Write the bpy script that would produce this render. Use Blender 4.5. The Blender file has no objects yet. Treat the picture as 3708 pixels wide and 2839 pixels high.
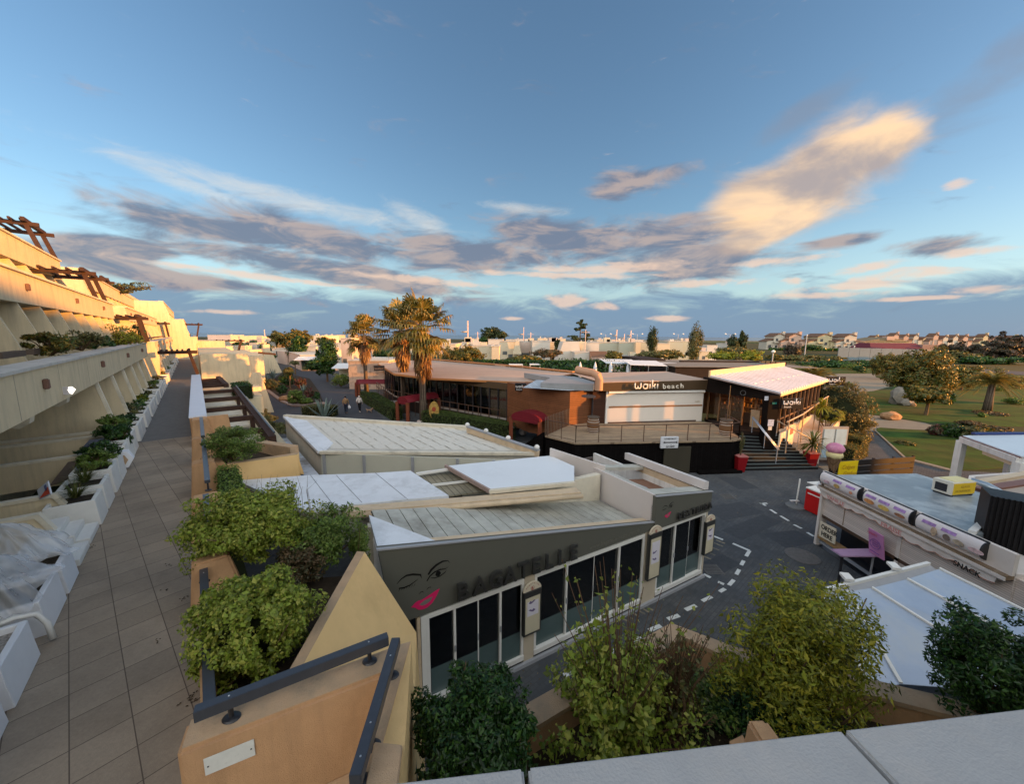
import bpy, math, random
import numpy as np
from mathutils import Vector, Matrix
C = bpy.context.scene.collection
SC = bpy.context.scene
# ---------------- camera ----------------
F = 1350.0; CX = 1854.0; CY = 1419.5; H = 7.7
TH = math.atan(205/F); ROLL = math.radians(0.5)
cd = bpy.data.cameras.new("camera"); cam = bpy.data.objects.new("camera", cd); C.objects.link(cam)
cd.sensor_fit = 'HORIZONTAL'; cd.sensor_width = 36; cd.lens = 36*F/3708; cd.clip_start = 0.05; cd.clip_end = 30000
cam.matrix_world = Matrix.Translation((0, 0, H)) @ Matrix.Rotation(math.pi/2-TH, 4, 'X') @ Matrix.Rotation(ROLL, 4, 'Z')
SC.camera = cam
# ---------------- view ----------------
SC.view_settings.view_transform = 'Standard'; SC.view_settings.look = 'None'
SC.view_settings.gamma = 1; SC.view_settings.exposure = 1.47
SC.render.engine = 'CYCLES'
SUN_AZ = math.radians(102); SUN_EL = math.radians(6.2)   # azimuth clockwise from +y
# plan helpers: photo coordinates (3708 wide) -> rays
def ray(sx, sy):
    u = (sx-CX)/F; v = (CY-sy)/F
    c, s = math.cos(ROLL), math.sin(ROLL); u, v = u*c-v*s, u*s+v*c
    return (u, math.cos(TH)+v*math.sin(TH), -math.sin(TH)+v*math.cos(TH))
def G(p, z=0.0):
    r = ray(*p); k = (z-H)/r[2]; return (r[0]*k, r[1]*k)
def YP(p, y):
    r = ray(*p); k = y/r[1]; return (r[0]*k, y, H+r[2]*k)
def R(x0, y0, z): return lambda x, y: (x0+x/z, y0+y/z)
r1=R(0,700,2.8); r2=R(0,1250,2.8); r3=R(0,1750,1.5427); r4=R(650,1100,2.8); r5=R(1250,1050,2.8); r6=R(1950,1100,2.8); r7=R(2550,1150,2.8); r8=R(3000,1150,2.8)
r9=R(1850,1180,3.375); r10=R(850,1180,4.388)
a1=R(650,1450,2.8); a2=R(1350,1450,2.8); a3=R(2050,1600,2.8); a4=R(2850,1600,2.557); a5=R(650,2150,2.439); a6=R(1350,1850,2.584); a7=R(2000,1850,2.8); a8=R(1400,2200,0.9506)
DD = lambda x, y: (x*1.69006, y*1.69006)
TA = math.radians(-40.3)
td = (math.sin(TA), math.cos(TA)); tn = (math.cos(TA), -math.sin(TA))
def TWP(t, w, z=None):
    x, y = t*td[0]+w*tn[0], t*td[1]+w*tn[1]
    return (x, y) if z is None else (x, y, z)
# ---------------- world ----------------
W = bpy.data.worlds.new("World"); SC.world = W; W.use_nodes = True
nt = W.node_tree; nt.nodes.clear(); L = nt.links
def N(t, **k):
    n = nt.nodes.new(t)
    for a, b in k.items(): setattr(n, a, b)
    return n
def M(op, a, b=None, clamp=False):
    n = N('ShaderNodeMath', operation=op); n.use_clamp = clamp
    for i, v in enumerate((a, b)):
        if v is None: continue
        if isinstance(v, (int, float)): n.inputs[i].default_value = v
        else: L.new(v, n.inputs[i])
    return n.outputs[0]
def MR(v, a, b, c=0.0, d=1.0):
    n = N('ShaderNodeMapRange', interpolation_type='SMOOTHSTEP'); L.new(v, n.inputs[0])
    for i, q in enumerate((a, b, c, d)): n.inputs[i+1].default_value = q
    return n.outputs[0]
def MIX(f, a, b, mode='MIX'):
    n = N('ShaderNodeMix', data_type='RGBA', blend_type=mode)
    for s, v in ((n.inputs[0], f), (n.inputs[6], a), (n.inputs[7], b)):
        if hasattr(v, 'links'): L.new(v, s)
        elif isinstance(v, (int, float)): s.default_value = v
        else: s.default_value = (*v, 1)
    return n.outputs[2]
tc = N('ShaderNodeTexCoord'); sep = N('ShaderNodeSeparateXYZ'); L.new(tc.outputs['Generated'], sep.inputs[0])
X_, Y_, Z_ = sep.outputs
az = M('MULTIPLY', M('ARCTAN2', X_, Y_), 180/math.pi); el = M('MULTIPLY', M('ARCSINE', Z_), 180/math.pi)
ae = N('ShaderNodeCombineXYZ'); L.new(az, ae.inputs[0]); L.new(el, ae.inputs[1])
zc = M('ADD', M('MAXIMUM', Z_, 0.0), 0.09)
pl = N('ShaderNodeCombineXYZ'); L.new(M('DIVIDE', X_, zc), pl.inputs[0]); L.new(M('DIVIDE', Y_, zc), pl.inputs[1])
sky = N('ShaderNodeTexSky', sky_type='NISHITA'); sky.sun_disc = False
sky.sun_elevation = SUN_EL; sky.sun_rotation = SUN_AZ; sky.air_density = 1.0; sky.dust_density = 0.6; sky.ozone_density = 2.0
def azel(dx, dy):
    r = ray(*DD(dx, dy)); return (math.degrees(math.atan2(r[0], r[1])), math.degrees(math.atan2(r[2], math.hypot(r[0], r[1]))))
def ell(dx, dy, rx, ry, rot=0, soft=0.2):
    if soft == 0: rx, ry = rx*1.22, ry*1.3
    c = azel(dx, dy); e = azel(dx+rx, dy); g = azel(dx, dy-ry)
    ra = abs(e[0]-c[0]); re = max(abs(g[1]-c[1]), .05)
    m = N('ShaderNodeMapping', vector_type='TEXTURE'); L.new(ae.outputs[0], m.inputs[0])
    m.inputs['Location'].default_value = (c[0], c[1], 0); m.inputs['Rotation'].default_value = (0, 0, math.radians(rot)); m.inputs['Scale'].default_value = (ra, re, 1)
    vl = N('ShaderNodeVectorMath', operation='LENGTH'); L.new(m.outputs[0], vl.inputs[0])
    return MR(vl.outputs['Value'], soft, 1.0, 1.0, 0.0)
def mx(l):
    o = l[0]
    for q in l[1:]: o = M('MAXIMUM', o, q)
    return o
def noise(vec, scale, det=8, rough=.6, off=(0,0,0), dist=0.0, sc=(1,1,1), rot=0):
    m = N('ShaderNodeMapping'); L.new(vec, m.inputs[0]); m.inputs['Location'].default_value = off; m.inputs['Scale'].default_value = sc; m.inputs['Rotation'].default_value = (0, 0, rot)
    n = N('ShaderNodeTexNoise'); L.new(m.outputs[0], n.inputs['Vector'])
    n.inputs['Scale'].default_value = scale; n.inputs['Detail'].default_value = det; n.inputs['Roughness'].default_value = rough; n.inputs['Distortion'].default_value = dist
    return n.outputs['Fac']
P_ = pl.outputs[0]; A_ = ae.outputs[0]
def sm(n, k): return M('MULTIPLY', M('SUBTRACT', n, .5), k)
n2 = noise(A_, .11, 10, .60, (5, 2, 0), .6, (1, 3.4, 1)); n3 = noise(A_, .26, 8, .60, (1, 9, 3), .5, (1, 3.2, 1)); nf = noise(A_, .05, 6, .6, (7, 1, 3), .5, (1, 3.0, 1))
# blue-grey bank low over the sea
bank = M('MULTIPLY', MR(el, 2.5, 9.5, 1.0, 0.0), MR(el, -3, 0.2, 0.0, 1.0))
bankn = MR(M('ADD', sm(n2, 1.6), bank), .35, .95)
grey = mx([ell(640, 505, 420, 62, -4, 0), ell(430, 490, 230, 50, -8, 0), ell(1000, 545, 360, 62, 0, 0), ell(1200, 512, 310, 74, -3, 0), ell(330, 585, 360, 36, -6, 0), ell(700, 580, 470, 42, -7, 0), ell(1440, 500, 260, 50, 3, 0), ell(1450, 570, 360, 62, 0, 0), ell(240, 530, 200, 40, 0, 0), ell(1800, 515, 160, 22, 2, 0), ell(2000, 525, 200, 32, 0, 0), ell(1330, 395, 170, 44, 5, 0)])
greyd = MR(M('ADD', sm(n2, 2.3), M('MULTIPLY', grey, 1.2)), .20, .95)
lit = mx([ell(1730, 395, 330, 135, 24, 0), ell(1860, 320, 190, 95, 25, 0), ell(1640, 410, 210, 76, 6, 0), ell(1640, 495, 260, 46, 18, 0)])
nl = noise(A_, .085, 10, .60, (2, 7, 0), .5, (1, 2.2, 1), -.35)
litd = MR(M('ADD', sm(nl, 1.7), M('MULTIPLY', lit, 1.5)), .22, 1.05)
wis = mx([ell(2080, 205, 360, 100, 22, 0), ell(1690, 262, 230, 50, 22, 0), ell(2150, 120, 200, 90, 30, 0)])
wisd = M('MULTIPLY', MR(M('ADD', sm(nl, 2.2), wis), .25, 1.1), .42)
strk = mx([ell(640, 432, 420, 34, -5, 0), ell(400, 392, 220, 30, -14, 0), ell(900, 472, 110, 34, -20, 0), ell(1120, 447, 130, 18, -4, 0)])
strd = M('MULTIPLY', MR(M('ADD', sm(noise(A_, .22, 9, .7, (4, 4, 1), .8, (1, 3.6, 1)), 1.4), strk), .15, 1.3), .6)
cum = mx([ell(1215, 645, 70, 24, 0, 0), ell(1295, 656, 50, 16, 0, 0), ell(1430, 683, 90, 11, 0, 0), ell(1700, 602, 45, 12, 0, 0), ell(1100, 683, 40, 6, 0, 0), ell(480, 668, 110, 9, 0, 0), ell(2050, 392, 60, 16, 4, 0), ell(1850, 610, 300, 16, 2, 0), ell(1930, 590, 240, 24, 4, 0), ell(1760, 632, 220, 12, 0, 0), ell(1500, 605, 220, 14, 0, 0), ell(1300, 575, 300, 20, 0, 0), ell(2080, 540, 150, 16, 0, 0), ell(2110, 620, 130, 16, 0, 0), ell(900, 600, 240, 12, -3, 0), ell(1230, 590, 360, 11, -2, 0), ell(560, 592, 300, 11, -3, 0), ell(1950, 640, 280, 8, 0, 0), ell(1650, 560, 200, 14, 0, 0), ell(1850, 575, 140, 16, 8, 0)])
cumd = MR(M('ADD', sm(n3, 2.0), cum), .30, 1.0)
# high thin veil
veil = M('MULTIPLY', MR(el, 3, 16, 1.0, 0.0), .50)
S0 = 0.1
SK = (0.92, 0.98, 1.04)
skyc = MIX(1.0, sky.outputs[0], SK, 'MULTIPLY')
def cc(r, g, b): return (r/S0, g/S0, b/S0)
E_ = .40
def ck(r, g, b): return cc(r*E_, g*E_, b*E_)
tint = MR(M('ADD', noise(A_, .13, 7, .6, (5.0, 2.12, 0), .6, (1, 3.4, 1)), M('MULTIPLY', nf, .4)), .60, .82)
greyc = MIX(tint, ck(.17, .205, .285), ck(.44, .36, .34))
litc = MIX(MR(noise(A_, .08, 7, .55, (2.45, 7.25, 0), .4, (1, 2.2, 1), -.35), .34, .66), ck(.44, .36, .33), ck(1.1, .74, .42))
c = MIX(veil, skyc, ck(.50, .68, .78))
c = MIX(M('MULTIPLY', bankn, .85), c, ck(.15, .25, .40))
c = MIX(strd, c, ck(.75, .72, .66))
c = MIX(wisd, c, ck(.26, .26, .30))
c = MIX(M('MULTIPLY', greyd, .92), c, greyc)
c = MIX(M('MULTIPLY', litd, .88), c, litc)
c = MIX(M('MULTIPLY', cumd, .72), c, ck(.85, .62, .48))
# bright sky fill added behind the viewer, out of view, to lift the shade
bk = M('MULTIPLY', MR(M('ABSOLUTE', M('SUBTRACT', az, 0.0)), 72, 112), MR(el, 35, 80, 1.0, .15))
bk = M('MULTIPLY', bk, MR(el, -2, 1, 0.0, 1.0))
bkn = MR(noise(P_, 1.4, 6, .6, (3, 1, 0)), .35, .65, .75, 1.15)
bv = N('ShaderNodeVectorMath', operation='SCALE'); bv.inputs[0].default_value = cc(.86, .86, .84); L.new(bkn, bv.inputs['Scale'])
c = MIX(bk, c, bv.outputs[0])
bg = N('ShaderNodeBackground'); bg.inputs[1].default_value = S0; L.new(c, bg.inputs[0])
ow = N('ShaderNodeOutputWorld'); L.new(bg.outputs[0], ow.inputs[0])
# ---------------- sun ----------------
sd = bpy.data.lights.new("sun", 'SUN'); sd.energy = 4.2; sd.angle = math.radians(0.6); sd.color = (1.0, 0.40, 0.075)
so = bpy.data.objects.new("sun", sd); C.objects.link(so)
so.rotation_euler = (math.pi/2-SUN_EL, 0, math.pi-SUN_AZ)   # lamp shines along -Z
so.rotation_euler = Vector((math.sin(SUN_AZ)*math.cos(SUN_EL), math.cos(SUN_AZ)*math.cos(SUN_EL), math.sin(SUN_EL))).to_track_quat('Z', 'Y').to_euler()
# ---------------- materials ----------------
MATS = {}
def mat(name, col=(.5,.5,.5), rough=.75, var=.12, sc=3.0, bump=.0, bsc=40., metal=0., dirt=None, dsc=.8, dth=(.5, .75), spec=.2, rnd=0., emit=None, wave=None, tiles=None, sep=None, streak=None):
    if name in MATS: return MATS[name]
    m = bpy.data.materials.new(name); m.use_nodes = True; t = m.node_tree; b = t.nodes['Principled BSDF']
    b.inputs['Roughness'].default_value = rough; b.inputs['Metallic'].default_value = metal
    b.inputs['Specular IOR Level'].default_value = spec
    nn = t.nodes.new; lk = t.links.new
    co = nn('ShaderNodeTexCoord').outputs['Object']
    n = nn('ShaderNodeTexNoise'); n.inputs['Scale'].default_value = sc; n.inputs['Detail'].default_value = 6; n.inputs['Roughness'].default_value = .65; lk(co, n.inputs['Vector'])
    r = nn('ShaderNodeMapRange'); r.inputs[1].default_value = .3; r.inputs[2].default_value = .7; r.inputs[3].default_value = 1-var; r.inputs[4].default_value = 1+var; lk(n.outputs[0], r.inputs[0])
    mu = nn('ShaderNodeVectorMath'); mu.operation = 'SCALE'; mu.inputs[0].default_value = col; lk(r.outputs[0], mu.inputs['Scale'])
    out = mu.outputs[0]
    def mixc(f, a, bcol):
        q = nn('ShaderNodeMix'); q.data_type = 'RGBA'; lk(f, q.inputs[0]); lk(a, q.inputs[6])
        if hasattr(bcol, 'links'): lk(bcol, q.inputs[7])
        else: q.inputs[7].default_value = (*bcol, 1)
        return q.outputs[2]
    if rnd:
        g = nn('ShaderNodeNewGeometry'); r2_ = nn('ShaderNodeMapRange'); lk(g.outputs['Random Per Island'], r2_.inputs[0]); r2_.inputs[3].default_value = 1-rnd; r2_.inputs[4].default_value = 1+rnd
        q = nn('ShaderNodeVectorMath'); q.operation = 'SCALE'; lk(out, q.inputs[0]); lk(r2_.outputs[0], q.inputs['Scale']); out = q.outputs[0]
    if sep:   # second colour on a share of the loose pieces
        g = nn('ShaderNodeNewGeometry'); wn = nn('ShaderNodeTexWhiteNoise'); wn.noise_dimensions = '1D'; lk(g.outputs['Random Per Island'], wn.inputs['W'])
        gt = nn('ShaderNodeMath'); gt.operation = 'LESS_THAN'; gt.inputs[1].default_value = sep[1]; lk(wn.outputs[0], gt.inputs[0]); out = mixc(gt.outputs[0], out, sep[0])
    if dirt:
        n2_ = nn('ShaderNodeTexNoise'); n2_.inputs['Scale'].default_value = dsc; n2_.inputs['Detail'].default_value = 9; n2_.inputs['Roughness'].default_value = .7; lk(co, n2_.inputs['Vector'])
        f = nn('ShaderNodeMapRange'); f.inputs[1].default_value = dth[0]; f.inputs[2].default_value = dth[1]; lk(n2_.outputs[0], f.inputs[0]); out = mixc(f.outputs[0], out, dirt)
    if streak:
        ms_ = nn('ShaderNodeMapping'); ms_.inputs['Scale'].default_value = (2.6, 2.6, .22); lk(co, ms_.inputs[0]); n5 = nn('ShaderNodeTexNoise'); n5.inputs['Scale'].default_value = 1.6; n5.inputs['Detail'].default_value = 8; n5.inputs['Roughness'].default_value = .7; lk(ms_.outputs[0], n5.inputs['Vector'])
        f5 = nn('ShaderNodeMapRange'); f5.inputs[1].default_value = .47; f5.inputs[2].default_value = .74; f5.inputs[4].default_value = .75; lk(n5.outputs[0], f5.inputs[0]); out = mixc(f5.outputs[0], out, streak)
    bh = None
    if wave:  # (direction angle, period, colour, width) stripes along a horizontal direction; angle None = vertical stacking (z)
        ang, per, wc, wd = wave; sx = nn('ShaderNodeSeparateXYZ'); mp = nn('ShaderNodeMapping'); lk(co, mp.inputs[0])
        if ang is not None: mp.inputs['Rotation'].default_value = (0, 0, ang)
        lk(mp.outputs[0], sx.inputs[0]); d = nn('ShaderNodeMath'); d.operation = 'DIVIDE'; d.inputs[1].default_value = per; lk(sx.outputs[2 if ang is None else 0], d.inputs[0])
        fr = nn('ShaderNodeMath'); fr.operation = 'FRACT'; lk(d.outputs[0], fr.inputs[0]); lt = nn('ShaderNodeMath'); lt.operation = 'LESS_THAN'; lt.inputs[1].default_value = wd; lk(fr.outputs[0], lt.inputs[0])
        fl = nn('ShaderNodeMath'); fl.operation = 'FLOOR'; lk(d.outputs[0], fl.inputs[0]); wn = nn('ShaderNodeTexWhiteNoise'); wn.noise_dimensions = '1D'; lk(fl.outputs[0], wn.inputs['W'])
        mr = nn('ShaderNodeMapRange'); mr.inputs[3].default_value = .86; mr.inputs[4].default_value = 1.12; lk(wn.outputs[0], mr.inputs[0])
        q = nn('ShaderNodeVectorMath'); q.operation = 'SCALE'; lk(out, q.inputs[0]); lk(mr.outputs[0], q.inputs['Scale']); out = mixc(lt.outputs[0], q.outputs[0], wc); bh = lt.outputs[0]
    if tiles:  # (rot, w, h, grout colour, mortar, offset)
        rot, tw, th, gc, mo, of = tiles; mp = nn('ShaderNodeMapping'); mp.inputs['Rotation'].default_value = (0, 0, rot); lk(co, mp.inputs[0])
        br = nn('ShaderNodeTexBrick'); br.offset = of; br.inputs['Scale'].default_value = 1; br.inputs['Mortar Size'].default_value = mo; br.inputs['Mortar Smooth'].default_value = .3
        br.inputs['Brick Width'].default_value = tw; br.inputs['Row Height'].default_value = th; br.inputs['Bias'].default_value = 0
        br.inputs['Color1'].default_value = (.88, .88, .88, 1); br.inputs['Color2'].default_value = (1.1, 1.1, 1.1, 1); br.inputs['Mortar'].default_value = (1, 1, 1, 1)
        lk(mp.outputs[0], br.inputs['Vector']); q = nn('ShaderNodeVectorMath'); q.operation = 'MULTIPLY'; lk(out, q.inputs[0]); lk(br.outputs[0], q.inputs[1]); out = mixc(br.outputs['Fac'], q.outputs[0], gc)
    lk(out, b.inputs['Base Color'])
    if bump:
        n3_ = nn('ShaderNodeTexNoise'); n3_.inputs['Scale'].default_value = bsc; n3_.inputs['Detail'].default_value = 5; lk(co, n3_.inputs['Vector'])
        bp = nn('ShaderNodeBump'); bp.inputs['Strength'].default_value = bump; bp.inputs['Distance'].default_value = .01; lk(n3_.outputs[0], bp.inputs['Height']); lk(bp.outputs[0], b.inputs['Normal'])
    if emit: b.inputs['Emission Color'].default_value = (*emit[0], 1); b.inputs['Emission Strength'].default_value = emit[1]
    MATS[name] = m; return m
def leafmat(name, col, rnd=.35, sep=None, rough=.45):
    m = mat(name, col, rough=rough, var=.25, sc=1.2, rnd=rnd, sep=sep, spec=.35)
    t = m.node_tree; b = t.nodes['Principled BSDF']; src = b.inputs['Base Color'].links[0].from_socket
    tr = t.nodes.new('ShaderNodeBsdfTranslucent'); t.links.new(src, tr.inputs[0]); ms = t.nodes.new('ShaderNodeMixShader'); ms.inputs[0].default_value = .3
    t.links.new(b.outputs[0], ms.inputs[1]); t.links.new(tr.outputs[0], ms.inputs[2]); t.links.new(ms.outputs[0], t.nodes['Material Output'].inputs[0])
    return m
def glassmat(name, tint, gl=.12, rough=.02, fade=None):
    m = bpy.data.materials.new(name); m.use_nodes = True; t = m.node_tree; t.nodes.clear(); nn = t.nodes.new
    tr = nn('ShaderNodeBsdfTransparent'); tr.inputs[0].default_value = (*tint, 1); g = nn('ShaderNodeBsdfGlossy'); g.inputs['Roughness'].default_value = rough
    fr = nn('ShaderNodeFresnel'); fr.inputs[0].default_value = 1.5; mm = nn('ShaderNodeMath'); mm.operation = 'ADD'; mm.inputs[1].default_value = gl; t.links.new(fr.outputs[0], mm.inputs[0])
    ms = nn('ShaderNodeMixShader'); t.links.new(mm.outputs[0], ms.inputs[0]); t.links.new(tr.outputs[0], ms.inputs[1]); t.links.new(g.outputs[0], ms.inputs[2])
    o = nn('ShaderNodeOutputMaterial'); t.links.new(ms.outputs[0], o.inputs[0]); MATS[name] = m; return m
# ---------------- mesh helpers ----------------
class MB:
    def __init__(s): s.v = []; s.f = []; s.m = []; s.mi = 0
    def poly(s, pts):
        b = len(s.v); s.v += [tuple(p) for p in pts]; s.f.append(tuple(range(b, b+len(pts)))); s.m.append(s.mi); return s
    def add(s, vs, fs):
        b = len(s.v); s.v += [tuple(p) for p in vs]
        for f in fs: s.f.append(tuple(b+i for i in f)); s.m.append(s.mi)
        return s
    def hexa(s, a, b):  # two quads a (bottom) and b (top)
        return s.add(list(a)+list(b), [(3,2,1,0),(4,5,6,7),(0,1,5,4),(1,2,6,5),(2,3,7,6),(3,0,4,7)])
    def box(s, x0, x1, y0, y1, z0, z1):
        return s.hexa([(x0,y0,z0),(x1,y0,z0),(x1,y1,z0),(x0,y1,z0)], [(x0,y0,z1),(x1,y0,z1),(x1,y1,z1),(x0,y1,z1)])
    def fbox(s, fr, a0, a1, b0, b1, z0, z1):  # box in a frame function fr(a,b)->(x,y)
        q = [fr(a0,b0), fr(a1,b0), fr(a1,b1), fr(a0,b1)]
        return s.hexa([(x,y,z0) for x,y in q], [(x,y,z1) for x,y in q])
    def prism(s, pts, z0, z1):
        n = len(pts); g0 = z0 if hasattr(z0, '__len__') else [z0]*n; g1 = z1 if hasattr(z1, '__len__') else [z1]*n
        vs = [(p[0],p[1],g0[i]) for i,p in enumerate(pts)]+[(p[0],p[1],g1[i]) for i,p in enumerate(pts)]
        return s.add(vs, [tuple(range(n))[::-1], tuple(range(n, 2*n))]+[(i,(i+1)%n,n+(i+1)%n,n+i) for i in range(n)])
    def slab(s, pts, vec):  # extrude a planar polygon by a vector
        n = len(pts); vs = [tuple(p) for p in pts]+[tuple(p[k]+vec[k] for k in range(3)) for p in pts]
        return s.add(vs, [tuple(range(n))[::-1], tuple(range(n,2*n))]+[(i,(i+1)%n,n+(i+1)%n,n+i) for i in range(n)])
    def beam(s, p, q, w, h, up=(0,0,1)):
        p, q = Vector(p), Vector(q); d = (q-p).normalized(); u = Vector(up); sd_ = d.cross(u)
        if sd_.length < 1e-4: sd_ = d.cross(Vector((1,0,0)))
        sd_.normalize(); u = sd_.cross(d); a = sd_*w/2; b = u*h/2
        return s.hexa([p-a-b, p+a-b, p+a+b, p-a+b], [q-a-b, q+a-b, q+a+b, q-a+b])
    def tube(s, pts, r, n=8, cap=True):
        pts = [Vector(p) for p in pts]; rs = r if hasattr(r,'__len__') else [r]*len(pts); rings = []
        for i, p in enumerate(pts):
            d = (pts[min(i+1,len(pts)-1)]-pts[max(i-1,0)]).normalized()
            a = d.cross(Vector((0,0,1)) if abs(d.z) < .9 else Vector((1,0,0))).normalized(); b = d.cross(a)
            rings.append([p+(a*math.cos(2*math.pi*k/n)+b*math.sin(2*math.pi*k/n))*rs[i] for k in range(n)])
        fs = [(i*n+k, i*n+(k+1)%n, (i+1)*n+(k+1)%n, (i+1)*n+k) for i in range(len(pts)-1) for k in range(n)]
        if cap: fs += [tuple(range(n))[::-1], tuple(range((len(pts)-1)*n, len(pts)*n))]
        return s.add([v for g in rings for v in g], fs)
    def lathe(s, prof, c, n=20, sx=1, sy=1):
        vs = []; m = len(prof)
        for r, z in prof: vs += [(c[0]+r*sx*math.cos(2*math.pi*k/n), c[1]+r*sy*math.sin(2*math.pi*k/n), c[2]+z) for k in range(n)]
        fs = [(i*n+k, i*n+(k+1)%n, (i+1)*n+(k+1)%n, (i+1)*n+k) for i in range(m-1) for k in range(n)]
        fs += [tuple(range(n))[::-1], tuple(range((m-1)*n, m*n))]
        return s.add(vs, fs)
    def build(s, name, mats, parent=None, smooth=False, bevel=0, **tags):
        me = bpy.data.meshes.new(name); v = s.v
        if parent is not None:
            o = parent
            while o is not None: v = [(a-o.location[0], b-o.location[1], c_-o.location[2]) for a,b,c_ in v]; o = o.parent
        me.from_pydata(v, [], s.f)
        for m in (mats if isinstance(mats, (list,tuple)) else [mats]): me.materials.append(m)
        if any(s.m): me.polygons.foreach_set('material_index', s.m)
        me.validate(); me.update()
        import bmesh
        if len(s.f) < 6000:
            bm = bmesh.new(); bm.from_mesh(me); bmesh.ops.recalc_face_normals(bm, faces=bm.faces)
            if bevel: bmesh.ops.bevel(bm, geom=list(bm.edges), offset=bevel, segments=2, affect='EDGES', clamp_overlap=True)
            bm.to_mesh(me); bm.free()
        if smooth:
            me.polygons.foreach_set('use_smooth', [True]*len(me.polygons))
            if smooth == 'auto':
                try: me.set_sharp_from_angle(angle=math.radians(35))
                except Exception: pass
        o = bpy.data.objects.new(name, me); C.objects.link(o); o.parent = parent
        for k, q in tags.items(): o[k] = q
        return o
def thing(name, label, cat, loc=(0,0,0), group=None):
    o = bpy.data.objects.new(name, None); C.objects.link(o); o.location = loc if len(loc) == 3 else (*loc, 0); o.empty_display_size = .2
    o['label'] = label; o['category'] = cat
    if group: o['group'] = group
    return o
def dup(root, loc, label, rz=0, sc=1):
    def cp(o, par):
        c_ = o.copy(); C.objects.link(c_); c_.parent = par
        for ch in list(o.children): cp(ch, c_)
        return c_
    r = cp(root, None); r.location = loc if len(loc) == 3 else (*loc, 0); r.rotation_euler = (0, 0, root.rotation_euler[2]+rz); r.scale = (sc,)*3 if not hasattr(sc, '__len__') else sc; r['label'] = label
    return r
def struct(name, mb, m): return mb.build(name, m, None, kind='structure')
def text(body, size, depth, mtx, name, m, parent, off=0.0, sx=1.0, align='LEFT', shear=0, bevel=0):
    cu = bpy.data.curves.new(name, 'FONT'); cu.body = body; cu.size = size; cu.extrude = depth/2; cu.offset = off; cu.align_x = align; cu.shear = shear; cu.resolution_u = 4
    o = bpy.data.objects.new(name, cu); C.objects.link(o); dg = bpy.context.evaluated_depsgraph_get()
    me = bpy.data.meshes.new_from_object(o.evaluated_get(dg)); bpy.data.objects.remove(o)
    me.transform(mtx @ Matrix.Diagonal((sx,1,1,1)))
    if parent is not None:
        l = Vector((0,0,0)); q = parent
        while q is not None: l += Vector(q.location); q = q.parent
        me.transform(Matrix.Translation(-l))
    me.materials.clear(); me.materials.append(m); o = bpy.data.objects.new(name, me); C.objects.link(o); o.parent = parent; return o
def frame(p, d, up=(0,0,1)):  # matrix: local x along d, local y up, z out
    d = Vector(d).normalized(); u = Vector(up); n_ = d.cross(u).normalized(); u = n_.cross(d)
    m = Matrix((( d.x,u.x,n_.x,p[0]),(d.y,u.y,n_.y,p[1]),(d.z,u.z,n_.z,p[2]),(0,0,0,1))); return m
rng = np.random.default_rng(7)
def leafmesh(P, Nrm, size, name, m, parent, aspect=.5, fold=.15, jit=.9, seed=1):
    """one folded rhombic leaf per point"""
    g = np.random.default_rng(seed); n = len(P); D = Nrm+g.normal(0, jit, (n,3)); D /= np.linalg.norm(D, axis=1)[:,None]
    T = np.cross(D, g.normal(0, 1, (n,3))); T /= np.linalg.norm(T, axis=1)[:,None]; B = np.cross(D, T)
    s = size*np.clip(g.lognormal(-.08, .38, n), .3, 1.9)[:,None]
    v = np.stack([P-T*s*.5, P+B*s*aspect*.5-D*s*fold, P+T*s*.5, P-B*s*aspect*.5-D*s*fold], 1).reshape(-1,3)
    if parent is not None: v = v-np.array(parent.location)
    me = bpy.data.meshes.new(name); me.vertices.add(4*n); me.vertices.foreach_set('co', v.ravel().astype(np.float32))
    i = np.arange(n)*4; tri = np.stack([i,i+1,i+2, i,i+2,i+3], 1).ravel()
    me.loops.add(6*n); me.loops.foreach_set('vertex_index', tri.astype(np.int32)); me.polygons.add(2*n)
    me.polygons.foreach_set('loop_start', (np.arange(2*n)*3).astype(np.int32)); me.polygons.foreach_set('loop_total', np.full(2*n, 3, np.int32))
    me.materials.append(m); me.update(calc_edges=True); o = bpy.data.objects.new(name, me); C.objects.link(o); o.parent = parent; return o
def clump(c, r, n, k=40, cs=.28, seed=1, hollow=.75, box=False, zcut=-1):
    """points in leaf clumps spread over an ellipsoid (or box) volume"""
    g = np.random.default_rng(seed); c = np.array(c, float); r = np.array(r, float)
    if box:
        q = g.uniform(-1, 1, (k,3)); ax = g.integers(0, 3, k); q[np.arange(k), ax] = np.sign(q[np.arange(k), ax])*g.uniform(.85, 1, k); q[:,2] = np.where((ax==2), np.abs(q[:,2]), q[:,2])
    else:
        q = g.normal(0,1,(k,3)); q /= np.linalg.norm(q,axis=1)[:,None]; q *= g.uniform(hollow, 1.0, k)[:,None]*g.uniform(.78, 1.14, k)[:,None]
        q[:,2] = np.where(q[:,2] < zcut, -q[:,2], q[:,2])
    i = g.integers(0, k, n); w = g.normal(0,1,(n,3)); w /= np.linalg.norm(w,axis=1)[:,None]; w *= g.uniform(.3,1,n)[:,None]**.5
    p = q[i]+w*cs*g.uniform(.7,1.2,k)[i][:,None]
    nr = p/np.maximum(np.linalg.norm(p,axis=1),.01)[:,None]+w*.8+np.array([0,0,.5])
    return c+p*r, nr
def twigs(mb, base, tips, r=.01, g=None):
    b = Vector(base)
    for t_ in tips:
        t_ = Vector(t_); m_ = b.lerp(t_, .5)+Vector((random.uniform(-.1,.1), random.uniform(-.1,.1), random.uniform(0,.12)))*(t_-b).length
        mb.tube([b, m_, t_], [r, r*.7, r*.3], 5, False)
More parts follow.
